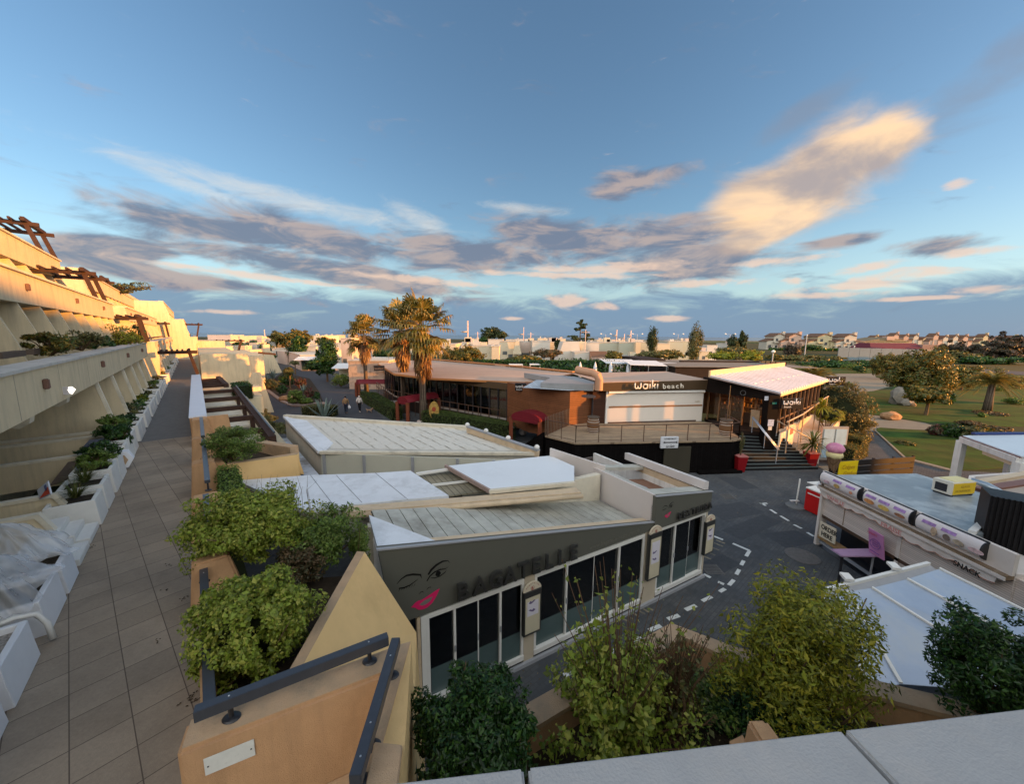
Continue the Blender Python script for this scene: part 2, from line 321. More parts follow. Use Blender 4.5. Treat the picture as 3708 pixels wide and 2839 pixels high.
def bush(name, label, cat, c, r, n, size, m, k=60, seed=1, stem=True, core=0, aspect=.5, cs=.28, hollow=.6, base=None, box=False, group=None, jit=.9, sm=None, nt_=22, zcut=-1):
    bz = c[2]-r[2] if base is None else base
    o = thing(name, label, cat, (c[0], c[1], bz), group)
    P, Nn = clump(c, r, n, k, cs, seed, hollow, box, zcut); keep = P[:,2] > bz+.01; P, Nn = P[keep], Nn[keep]
    leafmesh(P, Nn, size, 'foliage', m, o, aspect, seed=seed, jit=jit)
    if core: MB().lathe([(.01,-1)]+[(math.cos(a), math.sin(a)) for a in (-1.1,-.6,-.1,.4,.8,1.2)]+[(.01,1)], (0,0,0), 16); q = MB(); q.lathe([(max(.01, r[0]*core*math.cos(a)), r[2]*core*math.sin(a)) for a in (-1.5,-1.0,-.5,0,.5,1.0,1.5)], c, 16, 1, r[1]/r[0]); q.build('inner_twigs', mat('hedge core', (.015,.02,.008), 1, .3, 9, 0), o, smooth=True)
    if stem:
        random.seed(seed); mb = MB(); idx = np.random.default_rng(seed).integers(0, len(P), nt_)
        twigs(mb, (c[0], c[1], bz), [tuple(np.array(c)+(P[i]-np.array(c))*(1.16 if j%2 else 1.0)) for j, i in enumerate(idx)], max(.008, r[0]*.022)); mb.build('stem', sm or MATS['bark'], o)
    return o
random.seed(3)
# ---------------- materials list ----------------
cream = mat('cream render', (.59,.50,.34), .9, .07, 1.2, .5, 90, dirt=(.46,.39,.27), dsc=.5, dth=(.52,.9), streak=(.36,.32,.24))
creamd = mat('cream cap', (.62,.57,.46), .9, .1, 2, .4, 60, dirt=(.34,.31,.26), dsc=1.6, dth=(.52,.8))
coping = mat('coping metal', (.50,.53,.56), .45, .08, 3, 0)
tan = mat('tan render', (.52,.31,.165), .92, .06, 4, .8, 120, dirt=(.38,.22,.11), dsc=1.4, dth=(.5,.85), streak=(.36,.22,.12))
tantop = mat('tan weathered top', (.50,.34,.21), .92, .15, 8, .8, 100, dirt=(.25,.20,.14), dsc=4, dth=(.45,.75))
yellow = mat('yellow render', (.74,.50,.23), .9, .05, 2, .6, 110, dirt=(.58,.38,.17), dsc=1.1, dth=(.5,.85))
white = mat('white painted wall', (.70,.69,.66), .8, .06, 3, .3, 60, dirt=(.45,.44,.40), dsc=1.7, dth=(.58,.85), streak=(.44,.42,.38))
stone = mat('white stone coping', (.36,.365,.37), .6, .06, 9, .25, 200, dirt=(.42,.40,.38), dsc=5, dth=(.5,.8))
tilew = mat('walkway tiles', (.25,.20,.155), .85, .1, 30, .4, 120, dirt=(.13,.105,.085), dsc=.55, dth=(.5,.85), tiles=(0, 1, 1, (.11,.085,.07), .012, 0))
MATS.pop('walkway tiles')
bark = mat('bark', (.13,.085,.05), .9, .3, 8, .5, 40); MATS['bark'] = bark
soil = mat('soil', (.045,.033,.022), 1, .35, 6, 1, 30)
asph = mat('asphalt', (.070,.077,.085), .85, .22, .9, .5, 70, dirt=(.125,.122,.115), dsc=.5, dth=(.46,.74), tiles=(TA, .22, .11, (.066,.070,.074), .010, .5))
asph2 = mat('asphalt road', (.062,.065,.075), .9, .12, 2, .4, 60, dirt=(.10,.095,.09), dsc=.6, dth=(.55,.9))
grassm = mat('lawn', (.028,.066,.007), 1, .5, .6, 1, 12, dirt=(.070,.062,.016), dsc=.16, dth=(.48,.66))
earth = mat('dry ground', (.042,.050,.018), 1, .4, .06, 1, 3, dirt=(.020,.032,.010), dsc=.03, dth=(.42,.6))
paveg = mat('gravel path', (.21,.19,.15), .95, .12, 2, .8, 40, dirt=(.20,.18,.14), dsc=.5, dth=(.5,.8))
paint = mat('road paint', (.62,.64,.62), .7, .08, 8, 0, dirt=(.20,.21,.21), dsc=9, dth=(.55,.72))
paintw = mat('worn yellow paint', (.26,.22,.15), .8, .1, 8, 0, dirt=(.09,.09,.085), dsc=5, dth=(.42,.6))
black = mat('black metal', (.018,.018,.022), .4, .1, 5, 0, spec=.5)
railm = mat('dark rail', (.045,.05,.062), .35, .12, 9, 0, spec=.5, dirt=(.10,.11,.12), dsc=12, dth=(.66,.75))
wroof = mat('white roof sheet', (.66,.69,.73), .55, .07, 1.2, .2, 30, dirt=(.50,.52,.54), dsc=2.2, dth=(.48,.74))
alu = mat('white aluminium', (.72,.71,.67), .4, .04, 3, 0, dirt=(.50,.47,.42), dsc=3, dth=(.6,.85))
beige = mat('beige gutter', (.56,.44,.30), .5, .08, 3, 0, dirt=(.40,.31,.21), dsc=2.5, dth=(.5,.8))
olive = mat('olive grey fascia', (.108,.108,.090), .5, .03, 2, 0)
olived = mat('olive letter', (.032,.032,.030), .3, .05, 2, 0, spec=.8)
greyp = mat('grey metal post', (.30,.31,.33), .4, .06, 3, 0)
panelg = mat('pale panel', (.50,.50,.42), .6, .04, 1, 0, dirt=(.42,.42,.36), dsc=.7, dth=(.5,.9))
dglass = glassmat('dark window glass', (.62,.66,.68), .10)
frost = mat('frosted glass band', (.075,.115,.115), .25, .05, 2, 0, spec=.6)
# ---------------- ground ----------------
struct('ground', MB().box(-6000, 6000, -3000, 760, -1, 0), earth)
sea = mat('sea water', (.10,.17,.24), .35, .1, .02, 0, spec=.4)
struct('sea', MB().box(-14000, 14000, 700, 22000, -1.2, .35), sea)
def sheet(name, pts, z, m): return struct(name, MB().prism(pts, .0 if z < .03 else 0, z), m)
# plaza, promenade and lanes
sheet('plaza_pavement', [TWP(-6,1.0), TWP(16,.6), TWP(200,12), (-60,150), (-34,80), (-12,44), (2,31), (14,25), (17,24.5), (21.6,26.8), G(r8(100,1440)), (25.41,23.15), (25.8,21.2), (60,17), (80,-10), (20,-14), (0,-6)], .012, asph)
sheet('lane', [G(r4(1380,560)), G(r4(1900,700)), G(r4(1830,940)), G(r4(2080,1180)), G(r4(1700,1230)), G(r4(960,1160)), G(r4(900,880)), G(r4(1050,720))], .016, asph2)
# park
gp = lambda *l: [G(r8(*q)) for q in l]
sheet('park_path', gp((-260,1230),(0,1190),(180,1150),(480,1150),(800,1440),(1260,1555),(1300,1750),(-300,1750)), .010, asph)
sheet('gravel_path', gp((100,570),(470,570),(480,605),(620,650),(620,700),(400,760),(350,975),(980,1070),(1300,1180),(1200,1230),(980,1140),(480,1120),(560,1230),(0,1440),(-200,1180),(-60,730),(-60,600)), .008, paveg)
sheet('lawn_near', gp((475,1150),(520,1118),(980,1150),(1350,1230),(2300,1230),(2300,1500),(1260,1555),(830,1450),(780,1430)), .03, grassm)
sheet('lawn_far', gp((345,965),(300,760),(640,730),(700,640),(480,600),(700,570),(2300,590),(2300,1110),(1500,1100),(1000,1062)), .026, grassm)
sheet('lawn_back', gp((-800,520),(-700,500),(1200,490),(1200,560),(120,565),(-500,560)), .022, grassm)
struct('path_kerb', MB().prism([G(r8(462,1150)), G(r8(476,1150)), G(r8(785,1432)), G(r8(1262,1555)), G(r8(1255,1570)), G(r8(775,1442))], 0, .09), mat('kerb stone', (.28,.24,.19), .9, .2, 5, .3))
sheet('road', [G(r8(150,480)), G(r8(640,495)), G(r8(1100,540)), G(r8(2300,600)), G(r8(2300,570)), G(r8(1500,520)), G(r8(700,480)), G(r8(150,470))], .03, asph2)
struct('dunes', MB().prism([(120,560),(420,470),(560,560),(420,690),(140,690)], 0, 1.6), mat('dune scrub', (.09,.10,.05), 1, .4, .05, 1, 2, dirt=(.2,.17,.10), dsc=.04, dth=(.5,.7)))
# parking marks in front of the restaurant
mk = MB()
def mark(p, q, w): mk.hexa(*[[(*a, .012) for a in _q(p,q,w)], [(*a, .017) for a in _q(p,q,w)]])
def _q(p, q, w):
    p, q = Vector(p), Vector(q); d = (q-p).normalized(); s = Vector((-d.y, d.x))*w/2; return [tuple(p-s), tuple(q-s), tuple(q+s), tuple(p+s)]
for a, b in [((1490,958),(1590,998)),((1690,1035),(1860,1108)),((1860,1108),(1825,1165)),((1800,1210),(1775,1255)),((1755,1300),(1725,1350)),((1700,1405),(1650,1460)),((1610,1495),(1555,1525)),((1475,1575),(1380,1620)),((1395,1348),(1465,1382)),((1540,1425),(1600,1450)),((1965,628),(2040,628)),((1970,622),(2025,652)),((2070,690),(2130,730))]:
    mark(G(a3(*a)), G(a3(*b)), .11)
for a, b in [((1350,1010),(1455,965)),((1170,1105),(1285,1065)),((980,1220),(1100,1170)),((790,1330),(900,1290)),((560,1460),(660,1410)),((330,1570),(450,1510)),((120,1680),(220,1620))]: mark(G(a7(*a)), G(a7(*b)), .12)
for a, b in [((62,770),(135,806)),((185,842),(248,880)),((-60,690),(15,735))]: mark(G(a4(*a)), G(a4(*b)), .11)
struct('parking_marks', mk, paint)
mk = MB()
for (x, y) in [(700,1090),(760,1070),(820,1045),(880,1020),(920,1000),(960,980)]: mark(G(a7(x,y)), G(a7(x+60,y+35)), .06)
for (x, y) in [(1640,330),(1600,370),(1560,420),(1520,460),(1660,300)]: mark(G(a7(x,y)), G(a7(x+90,y+35)), .08)
struct('worn_marks', mk, paintw)
mh = MB(); mh.lathe([(.52,0),(.52,.02),(.43,.024),(.41,.018)], (*G(a4(140,1065)), .012), 28); mho = mh.build('manhole_cover', mat('cast iron', (.12,.115,.11), .6, .2, 9, .6, 50)); mho['label'] = 'round iron manhole cover set in the plaza paving near the snack kiosk'; mho['category'] = 'manhole cover'
# repair patches, drain grates and scattered leaves on the plaza
random.seed(14); pm_ = MB()
for a, w, l, r_ in ((a3(1700,700),1.2,2.4,.3),(a3(1900,860),.8,3.0,.5),(a4(40,900),1.0,1.6,.2),(a3(1560,1250),.7,1.4,.5),(a3(1750,420),1.6,1.2,.1)):
    x, y = G(a); c_, s_ = math.cos(r_), math.sin(r_); pm_.prism([(x+u*c_-v*s_, y+u*s_+v*c_) for u, v in ((-l/2,-w/2),(l/2,-w/2*.9),(l/2*.95,w/2),(-l/2,w/2*1.05))], .0, .0145)
struct('asphalt_patches', pm_, mat('fresh asphalt', (.058,.063,.070), .9, .15, 6, .5, 60))
for i, p in enumerate((a3(1640,560), a3(1480,1300))):
    x, y = G(p); mb = MB()
    for k in range(7): mb.box(x-.25, x+.25, y-.24+k*.08, y-.20+k*.08, .013, .024)
    mb.box(x-.29,x-.25,y-.28,y+.28,.013,.024); mb.box(x+.25,x+.29,y-.28,y+.28,.013,.024); o_ = mb.build('drain_grate', MATS['cast iron']); o_['label'] = ('small iron drain grate out on the open plaza','small iron drain grate near the right corner of the restaurant')[i]; o_['category'] = 'drain'
lp = MB()
for _ in range(420):
    if random.random() < .55: x, y = G((random.uniform(1500,2600), random.uniform(2000,2500))); s = .022
    else: x, y = random.uniform(0,16), random.uniform(9,20); s = .03
    a = random.random()*6.3; lp.poly([(x+s*math.cos(a), y+s*math.sin(a), .016), (x+s*.5*math.cos(a+1.5), y+s*.5*math.sin(a+1.5), .028), (x-s*math.cos(a), y-s*math.sin(a), .017), (x+s*.5*math.cos(a-1.5), y+s*.5*math.sin(a-1.5), .022)])
lo = lp.build('plaza_leaves', mat('pale dead leaf', (.20,.14,.06), .9, .3, 20, 0, rnd=.5)); lo['kind'] = 'stuff'; lo['label'] = 'scattered pale dead leaves lying on the dark plaza paving'
# ---------------- walkway of the first terrace ----------------
wt = mat('terrace tiles', (.31,.25,.19), .85, .10, 30, .4, 120, dirt=(.15,.12,.095), dsc=.6, dth=(.46,.85), tiles=(-TA, .465, .465, (.11,.085,.068), .006, 0))
wa = mat('terrace asphalt strip', (.15,.145,.14), .9, .15, 4, .5, 60)
struct('walkway', MB().prism([TWP(-6,-2.6), TWP(20.3,-2.6), TWP(20.3,-.2), TWP(4.2,-.2), TWP(3.9,-.1), TWP(3.35,1.15), TWP(2.3,.62), TWP(-1,.3), TWP(-6,.3)], 2.9, 3.4), wt)
struct('walkway_far', MB().prism([TWP(20.3,-2.6), TWP(130,-2.6), TWP(130,.0), TWP(20.3,-.2)], 2.9, 3.396), wa)
# dead leaves swept against the wall
lp = MB(); random.seed(5)
for cx_, cy_, n_, sp in [(1080,1210,26,.09),(1100,930,10,.05),(1100,1060,8,.05),(1040,650,9,.06),(880,885,5,.05),(495,360,16,.07),(910,600,4,.04),(930,460,5,.04),(1050,520,6,.05),(1040,830,7,.06)]:
    c0 = G(r3(cx_,cy_), 3.4)
    for _ in range(n_):
        x, y = c0[0]+random.gauss(0,sp), c0[1]+random.gauss(0,sp*.5); a = random.random()*6.3; s = .018
        lp.poly([(x+s*math.cos(a), y+s*math.sin(a), 3.405), (x+s*.5*math.cos(a+1.5), y+s*.5*math.sin(a+1.5), 3.415), (x-s*math.cos(a), y-s*math.sin(a), 3.406), (x+s*.5*math.cos(a-1.5), y+s*.5*math.sin(a-1.5), 3.412)])
lo = lp.build('fallen_leaves', mat('dead leaf', (.05,.035,.02), .9, .3, 20, 0)); lo['kind'] = 'stuff'; lo['label'] = 'dark dead leaves swept along the edge of the tiled walkway'
# ---------------- camera side parapet ----------------
ob = thing('parapet_wall', 'pale stone capped parapet running along the bottom edge of the view', 'parapet', (0,0,6.2))
e0, e1 = Vector((-1.2,.377)), Vector((4.2,.973)); de = (e1-e0).normalized(); dn = Vector((de.y,-de.x))
cp_ = MB(); x = 0; js = [0, 1.235, 1.815, 2.9, 4.0, 5.4]
for i in range(len(js)-1):
    a = e0+de*(js[i]+.004); b = e0+de*(js[i+1]-.004); cp_.prism([tuple(a), tuple(b), tuple(b+dn*.42), tuple(a+dn*.42)], 6.955, 7.0)
cp_.build('coping', stone, ob, bevel=.004)
a = e0-dn*-.03; b = e1+dn*.03; MB().prism([tuple(a), tuple(b), tuple(b+dn*.34), tuple(a+dn*.34)], 3.0, 6.957).build('wall', cream, ob)
MB().prism([tuple(e0+dn*.05), tuple(e1+dn*.05), tuple(e1+dn*.37), tuple(e0+dn*.37)], 6.9545, 6.9585).build('joint_bed', mat('joint', (.2,.19,.18), .9, .1, 9), ob)
# tan planter bed in front of it
zr = 3.4
P0 = Vector(G(a8(440,360), zr)); P1 = Vector(G(a7(1200,1150), zr)); P2 = Vector(G(a7(1830,1385), zr)); P3 = Vector(G(DD(1955,1480), zr)); P4 = P3+(P3-P2).normalized()*2.5
ob = thing('planter_wall', 'tan rendered planter rim with a pointed corner round the shrub bed', 'planter wall', (P1.x, P1.y, 0))
def rim(pts, w, z0, z1, side=1):
    mb = MB(); n = len(pts); off = []
    for i, p in enumerate(pts):
        d = (pts[min(i+1,n-1)]-pts[max(i-1,0)]).normalized(); k = 1.0
        if 0 < i < n-1:
            d0 = (p-pts[i-1]).normalized(); k = 1/max(.5, abs(d.dot(d0)))
        off.append(p+Vector((d.y,-d.x))*w*side*k)
    for i in range(n-1): mb.prism([tuple(pts[i]), tuple(pts[i+1]), tuple(off[i+1]), tuple(off[i])], z0, z1)
    return mb
rim([P0+Vector((-.9,-.8)), P0, P1, P2, P3, P4], .27, 3.36, 3.42).build('rim_top', tantop, ob)
rim([P0+Vector((-.88,-.78)), P0+Vector((.015,-.02)), P1+Vector((0,-.02)), P2+Vector((0,-.02)), P3+Vector((0,-.02)), P4], .23, 0.02, 3.36).build('wall', tan, ob)
b_ = MB().prism([tuple(P0+Vector((-.7,-.9))), tuple(P0+Vector((.1,-.15))), tuple(P1+Vector((0,-.25))), tuple(P2+Vector((-.05,-.25))), tuple(P3+Vector((0,-.25))), (P4.x,P4.y-.3), (6.5,1.4), (-1,.6)], 2.6, 3.05); b_.build('soil', soil, ob)
# small leaning tan post at the lower edge
ob = thing('rendered_post', 'short tan rendered fin sticking up behind the pale parapet', 'post', (*G(a8(1290,450),5.0), 3.0))
q = [YP(a8(1240,385), 2.3), YP(a8(1300,382), 2.3), YP(a8(1372,480), 2.3), YP(a8(1215,500), 2.3)]
MB().slab([q[0], q[1], q[2], (q[2][0], 2.3, 3.05), (q[3][0], 2.3, 3.05), q[3]], (.0,-.16,0)).build('fin', tan, ob, bevel=.02)
MB().slab([YP(a8(1180,462),2.33), YP(a8(1225,440),2.33), YP(a8(1225,500),2.33), YP(a8(1180,500),2.33)], (0,-.12,0)).build('foot_block', tan, ob)
# ---------------- tan stair enclosure walls A and B ----------------
za = 4.42
A0 = Vector(G(a5(70,1120), za)); A0b = Vector(G(a5(75,1290), za)); A1 = Vector(G(a5(1850,480), za)); A1b = Vector(G(a5(1800,630), za))
ob = thing('landing_wall', 'orange tan wall topped by a dark rail at the end of the tiled walkway', 'wall', (A0.x, A0.y, 3.4))
th_ = (A1-A0).normalized(); nn_ = Vector((th_.y, -th_.x))
if nn_.dot(A0b-A0) < 0: nn_ = -nn_
wA = .30
MB().prism([tuple(A0), tuple(A1), tuple(A1+nn_*wA), tuple(A0+nn_*wA)], 3.402, za).build('wall', tan, ob, bevel=.03)
MB().prism([tuple(A0+th_*.03+nn_*.02), tuple(A1+nn_*.02), tuple(A1+nn_*(wA-.03)), tuple(A0+th_*.03+nn_*(wA-.03))], za, za+.008).build('wall_top', tantop, ob)
MB().prism([tuple(A0+nn_*(wA-.002)+th_*.1), tuple(A1+nn_*(wA-.002)), tuple(A1+nn_*(wA+.035)), tuple(A0+nn_*(wA+.035)+th_*.1)], 3.402, 3.50).build('skirting', tantop, ob, bevel=.008)
# enamel plate
pl0 = A0+nn_*(wA+.004)+th_*.16; MB().prism([tuple(pl0), tuple(pl0+th_*.34), tuple(pl0+th_*.34+nn_*.006), tuple(pl0+nn_*.006)], 4.13, 4.29).build('name_plate', mat('enamel plate', (.60,.61,.58), .5, .06, 12, 0, dirt=(.35,.36,.36), dsc=14, dth=(.6,.8)), ob, bevel=.002)
for q_ in (.025, .315):
    p_ = pl0+th_*q_+nn_*.008; MB().lathe([(.006,-.003),(.006,.003)], (p_.x, p_.y, 4.21), 8).build('screw', black, ob)
B1 = Vector(G(a5(2050,425), za)); B0 = Vector(G(a5(1700,1640), za)); Bd = (B1-B0).normalized(); Bn = Vector((Bd.y,-Bd.x))
ob = thing('stair_wall', 'yellow and tan flank wall with a dark rail descending beside the restaurant', 'wall', (B1.x, B1.y, 0))
Bi0 = Vector(G(a5(1560,1680), za)); Bo1 = B1; Bo0 = Vector(G(a5(1965,1380), za))
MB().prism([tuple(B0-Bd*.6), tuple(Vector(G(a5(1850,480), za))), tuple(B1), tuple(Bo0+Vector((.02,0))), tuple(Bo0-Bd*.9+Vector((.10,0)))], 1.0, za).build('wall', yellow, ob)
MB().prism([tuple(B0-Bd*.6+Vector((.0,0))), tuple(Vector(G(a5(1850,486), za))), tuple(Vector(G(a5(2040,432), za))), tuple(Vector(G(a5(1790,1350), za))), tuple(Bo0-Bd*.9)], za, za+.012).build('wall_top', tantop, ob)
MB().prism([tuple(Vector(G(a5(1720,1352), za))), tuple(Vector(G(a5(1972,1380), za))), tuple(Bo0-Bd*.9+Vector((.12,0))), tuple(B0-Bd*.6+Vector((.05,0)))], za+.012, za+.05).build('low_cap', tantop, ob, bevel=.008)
def rail(p, q, z, posts, name, label, zt, w=.085, h=.10):
    p, q = Vector(p), Vector(q); ob = thing(name, label, 'handrail', (p.x, p.y, zt)); d = (q-p).normalized()
    MB().beam((p.x,p.y,z), (q.x,q.y,z), w, h).build('rail_bar', railm, ob, bevel=.004)
    for k in posts:
        c_ = p.lerp(q, k); mb = MB(); mb.tube([(c_.x,c_.y,zt+.01),(c_.x,c_.y,z-h/2)], .02, 12); mb.lathe([(.055,0),(.06,.008),(.05,.02),(.02,.028)], (c_.x,c_.y,zt+.004), 16, 1.25, 1); mb.build('bracket', black, ob, smooth='auto')
        sc_ = MB(); sc_.lathe([(.008,0),(.006,.004)], (c_.x,c_.y,z+h/2), 8); sc_.build('bolt', mat('bright bolt', (.6,.6,.6), .3, 0, 1, 0, metal=.8), ob)
rail(G(a5(130,1050), 4.62), G(a5(1840,385), 4.62), 4.60, (.15,.88), 'wall_rail', 'dark grey handrail on short brackets along the top of the orange tan wall', za)
rail(G(a5(1550,1640), 4.62), G(a5(1912,410), 4.62), 4.60, (.1,.3,.82), 'flank_rail', 'dark grey handrail climbing the yellow flank wall at the frame bottom', za)
MB_l = thing('landing_floor', 'small tiled landing enclosed by the two tan walls', 'landing', (-1.4,2.6,3.4))
MB().prism([G(a5(700,1680),3.41), G(a5(1600,1290),3.41), G(a5(1760,1300),3.41), (-.9,1.3), (-2.1,1.6)], 3.401, 3.41).build('tiled_floor', wt, MB_l)
# ---------------- walkway edge planters (tan / yellow) ----------------
# planter 1: between walkway and restaurant roof; yellow battered wall
ob = thing('shrub_planter', 'long yellow and tan planter beside the walkway holding the round green bush', 'planter', (*TWP(5,.3), 0))
zt = 4.0
yo = [Vector(G(a5(1340,60), zt)), Vector(G(a5(1240,150), zt)), Vector(G(a5(955,690), zt))]
Y0 = Vector(G(a5(1300,120),zt)); Y1 = Vector(G(a5(960,690),zt)); tipt = Vector(G(a1(1800,1530),zt))
# weathered rim
MB().prism([tuple(Y1), tuple(tipt), tuple(tipt+Vector((.14,-.02))), tuple(Vector(G(a5(1080,650),zt)))], 3.0, zt).build('rim', tantop, ob)
# battered outer face down to the roof: polygon points in photo plane
def P3_(p, z): g = G(p, z); return (g[0], g[1], z)
out = [P3_(a5(1080,650),zt), (*tipt, zt), P3_(a5(1795,110),3.3), P3_(a5(1720,400),2.9)]
top_ = [(*Vector(G(a5(1080,650),zt)), zt), (tipt.x+.14, tipt.y-.02, zt)]
e_ = [(-1.35,3.6,2.2), (-1.75,5.55,2.2)]
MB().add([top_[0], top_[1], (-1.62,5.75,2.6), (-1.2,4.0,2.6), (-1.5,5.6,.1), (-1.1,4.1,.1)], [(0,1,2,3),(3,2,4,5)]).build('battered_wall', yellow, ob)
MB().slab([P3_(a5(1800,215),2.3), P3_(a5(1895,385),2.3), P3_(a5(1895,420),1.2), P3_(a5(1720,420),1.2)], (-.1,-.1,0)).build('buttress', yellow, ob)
dp = Vector(G(a5(1380,235), 3.55)); 
MB().tube([(dp.x,dp.y,3.53),(dp.x+.24,dp.y+.10,3.51)], .035, 14, False).build('drain_spout', tantop, ob, smooth=True)
MB().prism([TWP(3.75,-.28), TWP(5.9,-.28), TWP(5.9,-.16), TWP(3.75,-.16)], 3.39, 4.0).build('inner_wall', tan, ob)
MB().prism([TWP(3.8,-.16), TWP(7.6,-.3), tuple(tipt), tuple(Y1)], 2.9, 3.55).build('soil', soil, ob)
bi = Vector(G(a5(240,560),4.05))
rail(TWP(3.95,-.2), TWP(7.0,-.2), 4.12, (.05,.5,.95), 'edge_rail', 'dark blue grey rail along the walkway edge beside the big round bush', 4.0, .10, .07)
# tan walkway posts (leaning blocks)
def tblock(t0, t1, z, label, m=tan):
    ob = thing('rendered_block', label, 'wall block', (*TWP(t0,-.4), 3.4), 'tan blocks along the walkway edge')
    mb = MB(); mb.add([TWP(t0,-.42,3.4),TWP(t1,-.42,3.4),TWP(t1,.35,3.2),TWP(t0,.35,3.2),TWP(t0+.03,-.33,z),TWP(t1-.03,-.33,z),TWP(t1-.03,.12,z),TWP(t0+.03,.12,z)], [(3,2,1,0),(4,5,6,7),(0,1,5,4),(1,2,6,5),(2,3,7,6),(3,0,4,7)])
    mb.build('block', m, ob, bevel=.03)
tblock(6.95, 7.25, 4.25, 'rounded tan block touching the leafy bush beside the walkway')
tblock(9.6, 10.2, 4.25, 'tan block half hidden behind the leafy shrub on the walkway edge')
tblock(12.4, 12.9, 4.3, 'tan block just before the long yellow planter on the walkway edge')
tblock(15.4, 15.9, 4.3, 'tan block beside the fluffy green bush on the walkway edge')
tblock(18.2, 18.95, 4.42, 'tan block at the near end of the white topped parapet')
rail(TWP(7.3,-.1), TWP(9.8,-.1), 4.32, (.1,.9), 'edge_rail', 'grey rail length among the leafy shrub beside the walkway', 4.1, .1, .07)
rail(TWP(10.3,-.05), TWP(14.6,-.05), 4.45, (.03,.5,.97), 'edge_rail', 'pale grey rail length beside the dark hedge along the walkway', 4.2, .1, .07)
rail(TWP(14.8,-.05), TWP(18.2,-.05), 4.5, (.05,.95), 'edge_rail', 'grey rail length in front of the fluffy green bush', 4.25, .1, .07)
# yellow planter 2 with the fluffy bush
z = 3.95
q = [G(a1(400,530),z+.1), G(a1(470,655),z), G(a1(1195,550),z), G(a1(830,480),z), TWP(17.0,.2)]
ob = thing('shrub_planter', 'yellow walled planter with the fluffy green bush behind it', 'planter', (*q[1], 0))
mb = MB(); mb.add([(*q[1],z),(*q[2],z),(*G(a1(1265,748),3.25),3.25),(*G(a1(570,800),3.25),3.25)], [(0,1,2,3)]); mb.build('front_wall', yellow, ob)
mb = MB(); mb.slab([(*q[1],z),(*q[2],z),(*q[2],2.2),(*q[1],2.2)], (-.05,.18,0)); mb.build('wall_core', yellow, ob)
MB().prism([q[1], q[2], (q[2][0]-.06,q[2][1]+.18), (q[1][0]-.06,q[1][1]+.18)], z, z+.012).build('rim', tantop, ob)
MB().prism([G(a1(205,550),4.1), G(a1(405,525),4.1), G(a1(470,660),4.0), G(a1(265,660),4.0)], 3.2, 4.05).build('end_block', tan, ob, bevel=.03)
mb = MB(); mb.beam((*G(a1(830,485),3.7),3.7), (*G(a1(1170,540),3.8),3.8), .28, .5); mb.build('back_rim', tantop, ob)
MB().prism([G(a1(300,540),3.6), G(a1(500,640),3.6), G(a1(1150,560),3.6), G(a1(830,490),3.6)], 3.0, 3.62).build('soil', soil, ob)
# hedge strip between
def hedge(name, label, pts, z0, z1, n, size, m, seed=1, group=None, cat='hedge'):
    """clipped hedge: closed footprint polygon filled with leaves over its faces"""
    g = np.random.default_rng(seed); ob = thing(name, label, cat, (*pts[0], z0), group); P = []; Nn = []
    pts = [np.array(p) for p in pts]; per = sum(np.linalg.norm(pts[i]-pts[(i+1)%len(pts)]) for i in range(len(pts)))
    x0 = min(p[0] for p in pts); x1 = max(p[0] for p in pts); y0 = min(p[1] for p in pts); y1 = max(p[1] for p in pts)
    def inside(x, y):
        c_ = False
        for i in range(len(pts)):
            a, b = pts[i], pts[(i+1)%len(pts)]
            if (a[1] > y) != (b[1] > y) and x < (b[0]-a[0])*(y-a[1])/(b[1]-a[1])+a[0]: c_ = not c_
        return c_
    nt_ = n//2; k = 0; tries = 0
    while k < nt_ and tries < nt_*12:
        tries += 1; x, y = g.uniform(x0,x1), g.uniform(y0,y1)
        if inside(x, y): P.append((x, y, z1+g.normal(0,.03)+.04*math.sin(x*3+y*2))); Nn.append((0,0,1)); k += 1
    for i in range(len(pts)):
        a, b = pts[i], pts[(i+1)%len(pts)]; L_ = np.linalg.norm(b-a); d = (b-a)/L_; q_ = np.array([d[1],-d[0]])
        for _ in range(int((n-nt_)*L_/per)):
            u = g.uniform(0,L_); zz = g.uniform(z0,z1); o_ = a+d*u+q_*g.normal(0,.03+.02*math.sin(u*4)); P.append((o_[0],o_[1],zz)); Nn.append((q_[0],q_[1],.3))
    leafmesh(np.array(P), np.array(Nn,float), size, 'foliage', m, ob, .6, seed=seed, jit=.7)
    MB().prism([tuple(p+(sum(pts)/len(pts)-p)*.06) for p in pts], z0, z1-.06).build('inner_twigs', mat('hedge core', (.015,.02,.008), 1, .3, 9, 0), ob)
    return ob
# ---------------- restaurant with raked fascia ----------------
f0 = Vector((-1.66,6.59)); fd = Vector((.8695,.494)).normalized(); fn = Vector((-fd.y, fd.x))   # fn points behind the facade
def FR(s, q): p = f0+fd*s+fn*q; return (p.x, p.y)
def FR3(s, q, z): return (*FR(s,q), z)
rest = thing('restaurant', 'low olive grey fronted restaurant with raised BAGATELLE letters and white sliding windows', 'restaurant', (*FR(0,0), 0))
# shell: floor, back wall, side walls
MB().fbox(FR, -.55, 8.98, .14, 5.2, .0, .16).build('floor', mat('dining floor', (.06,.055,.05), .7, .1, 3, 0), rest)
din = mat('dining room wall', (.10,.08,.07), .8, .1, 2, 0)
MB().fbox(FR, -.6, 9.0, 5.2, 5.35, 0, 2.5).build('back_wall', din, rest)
MB().fbox(FR, -.62, -.5, .1, 5.2, 0, 3.0).build('side_wall', white, rest)
MB().fbox(FR, 8.93, 9.03, .1, 5.2, 0, 2.7).build('side_wall', white, rest)
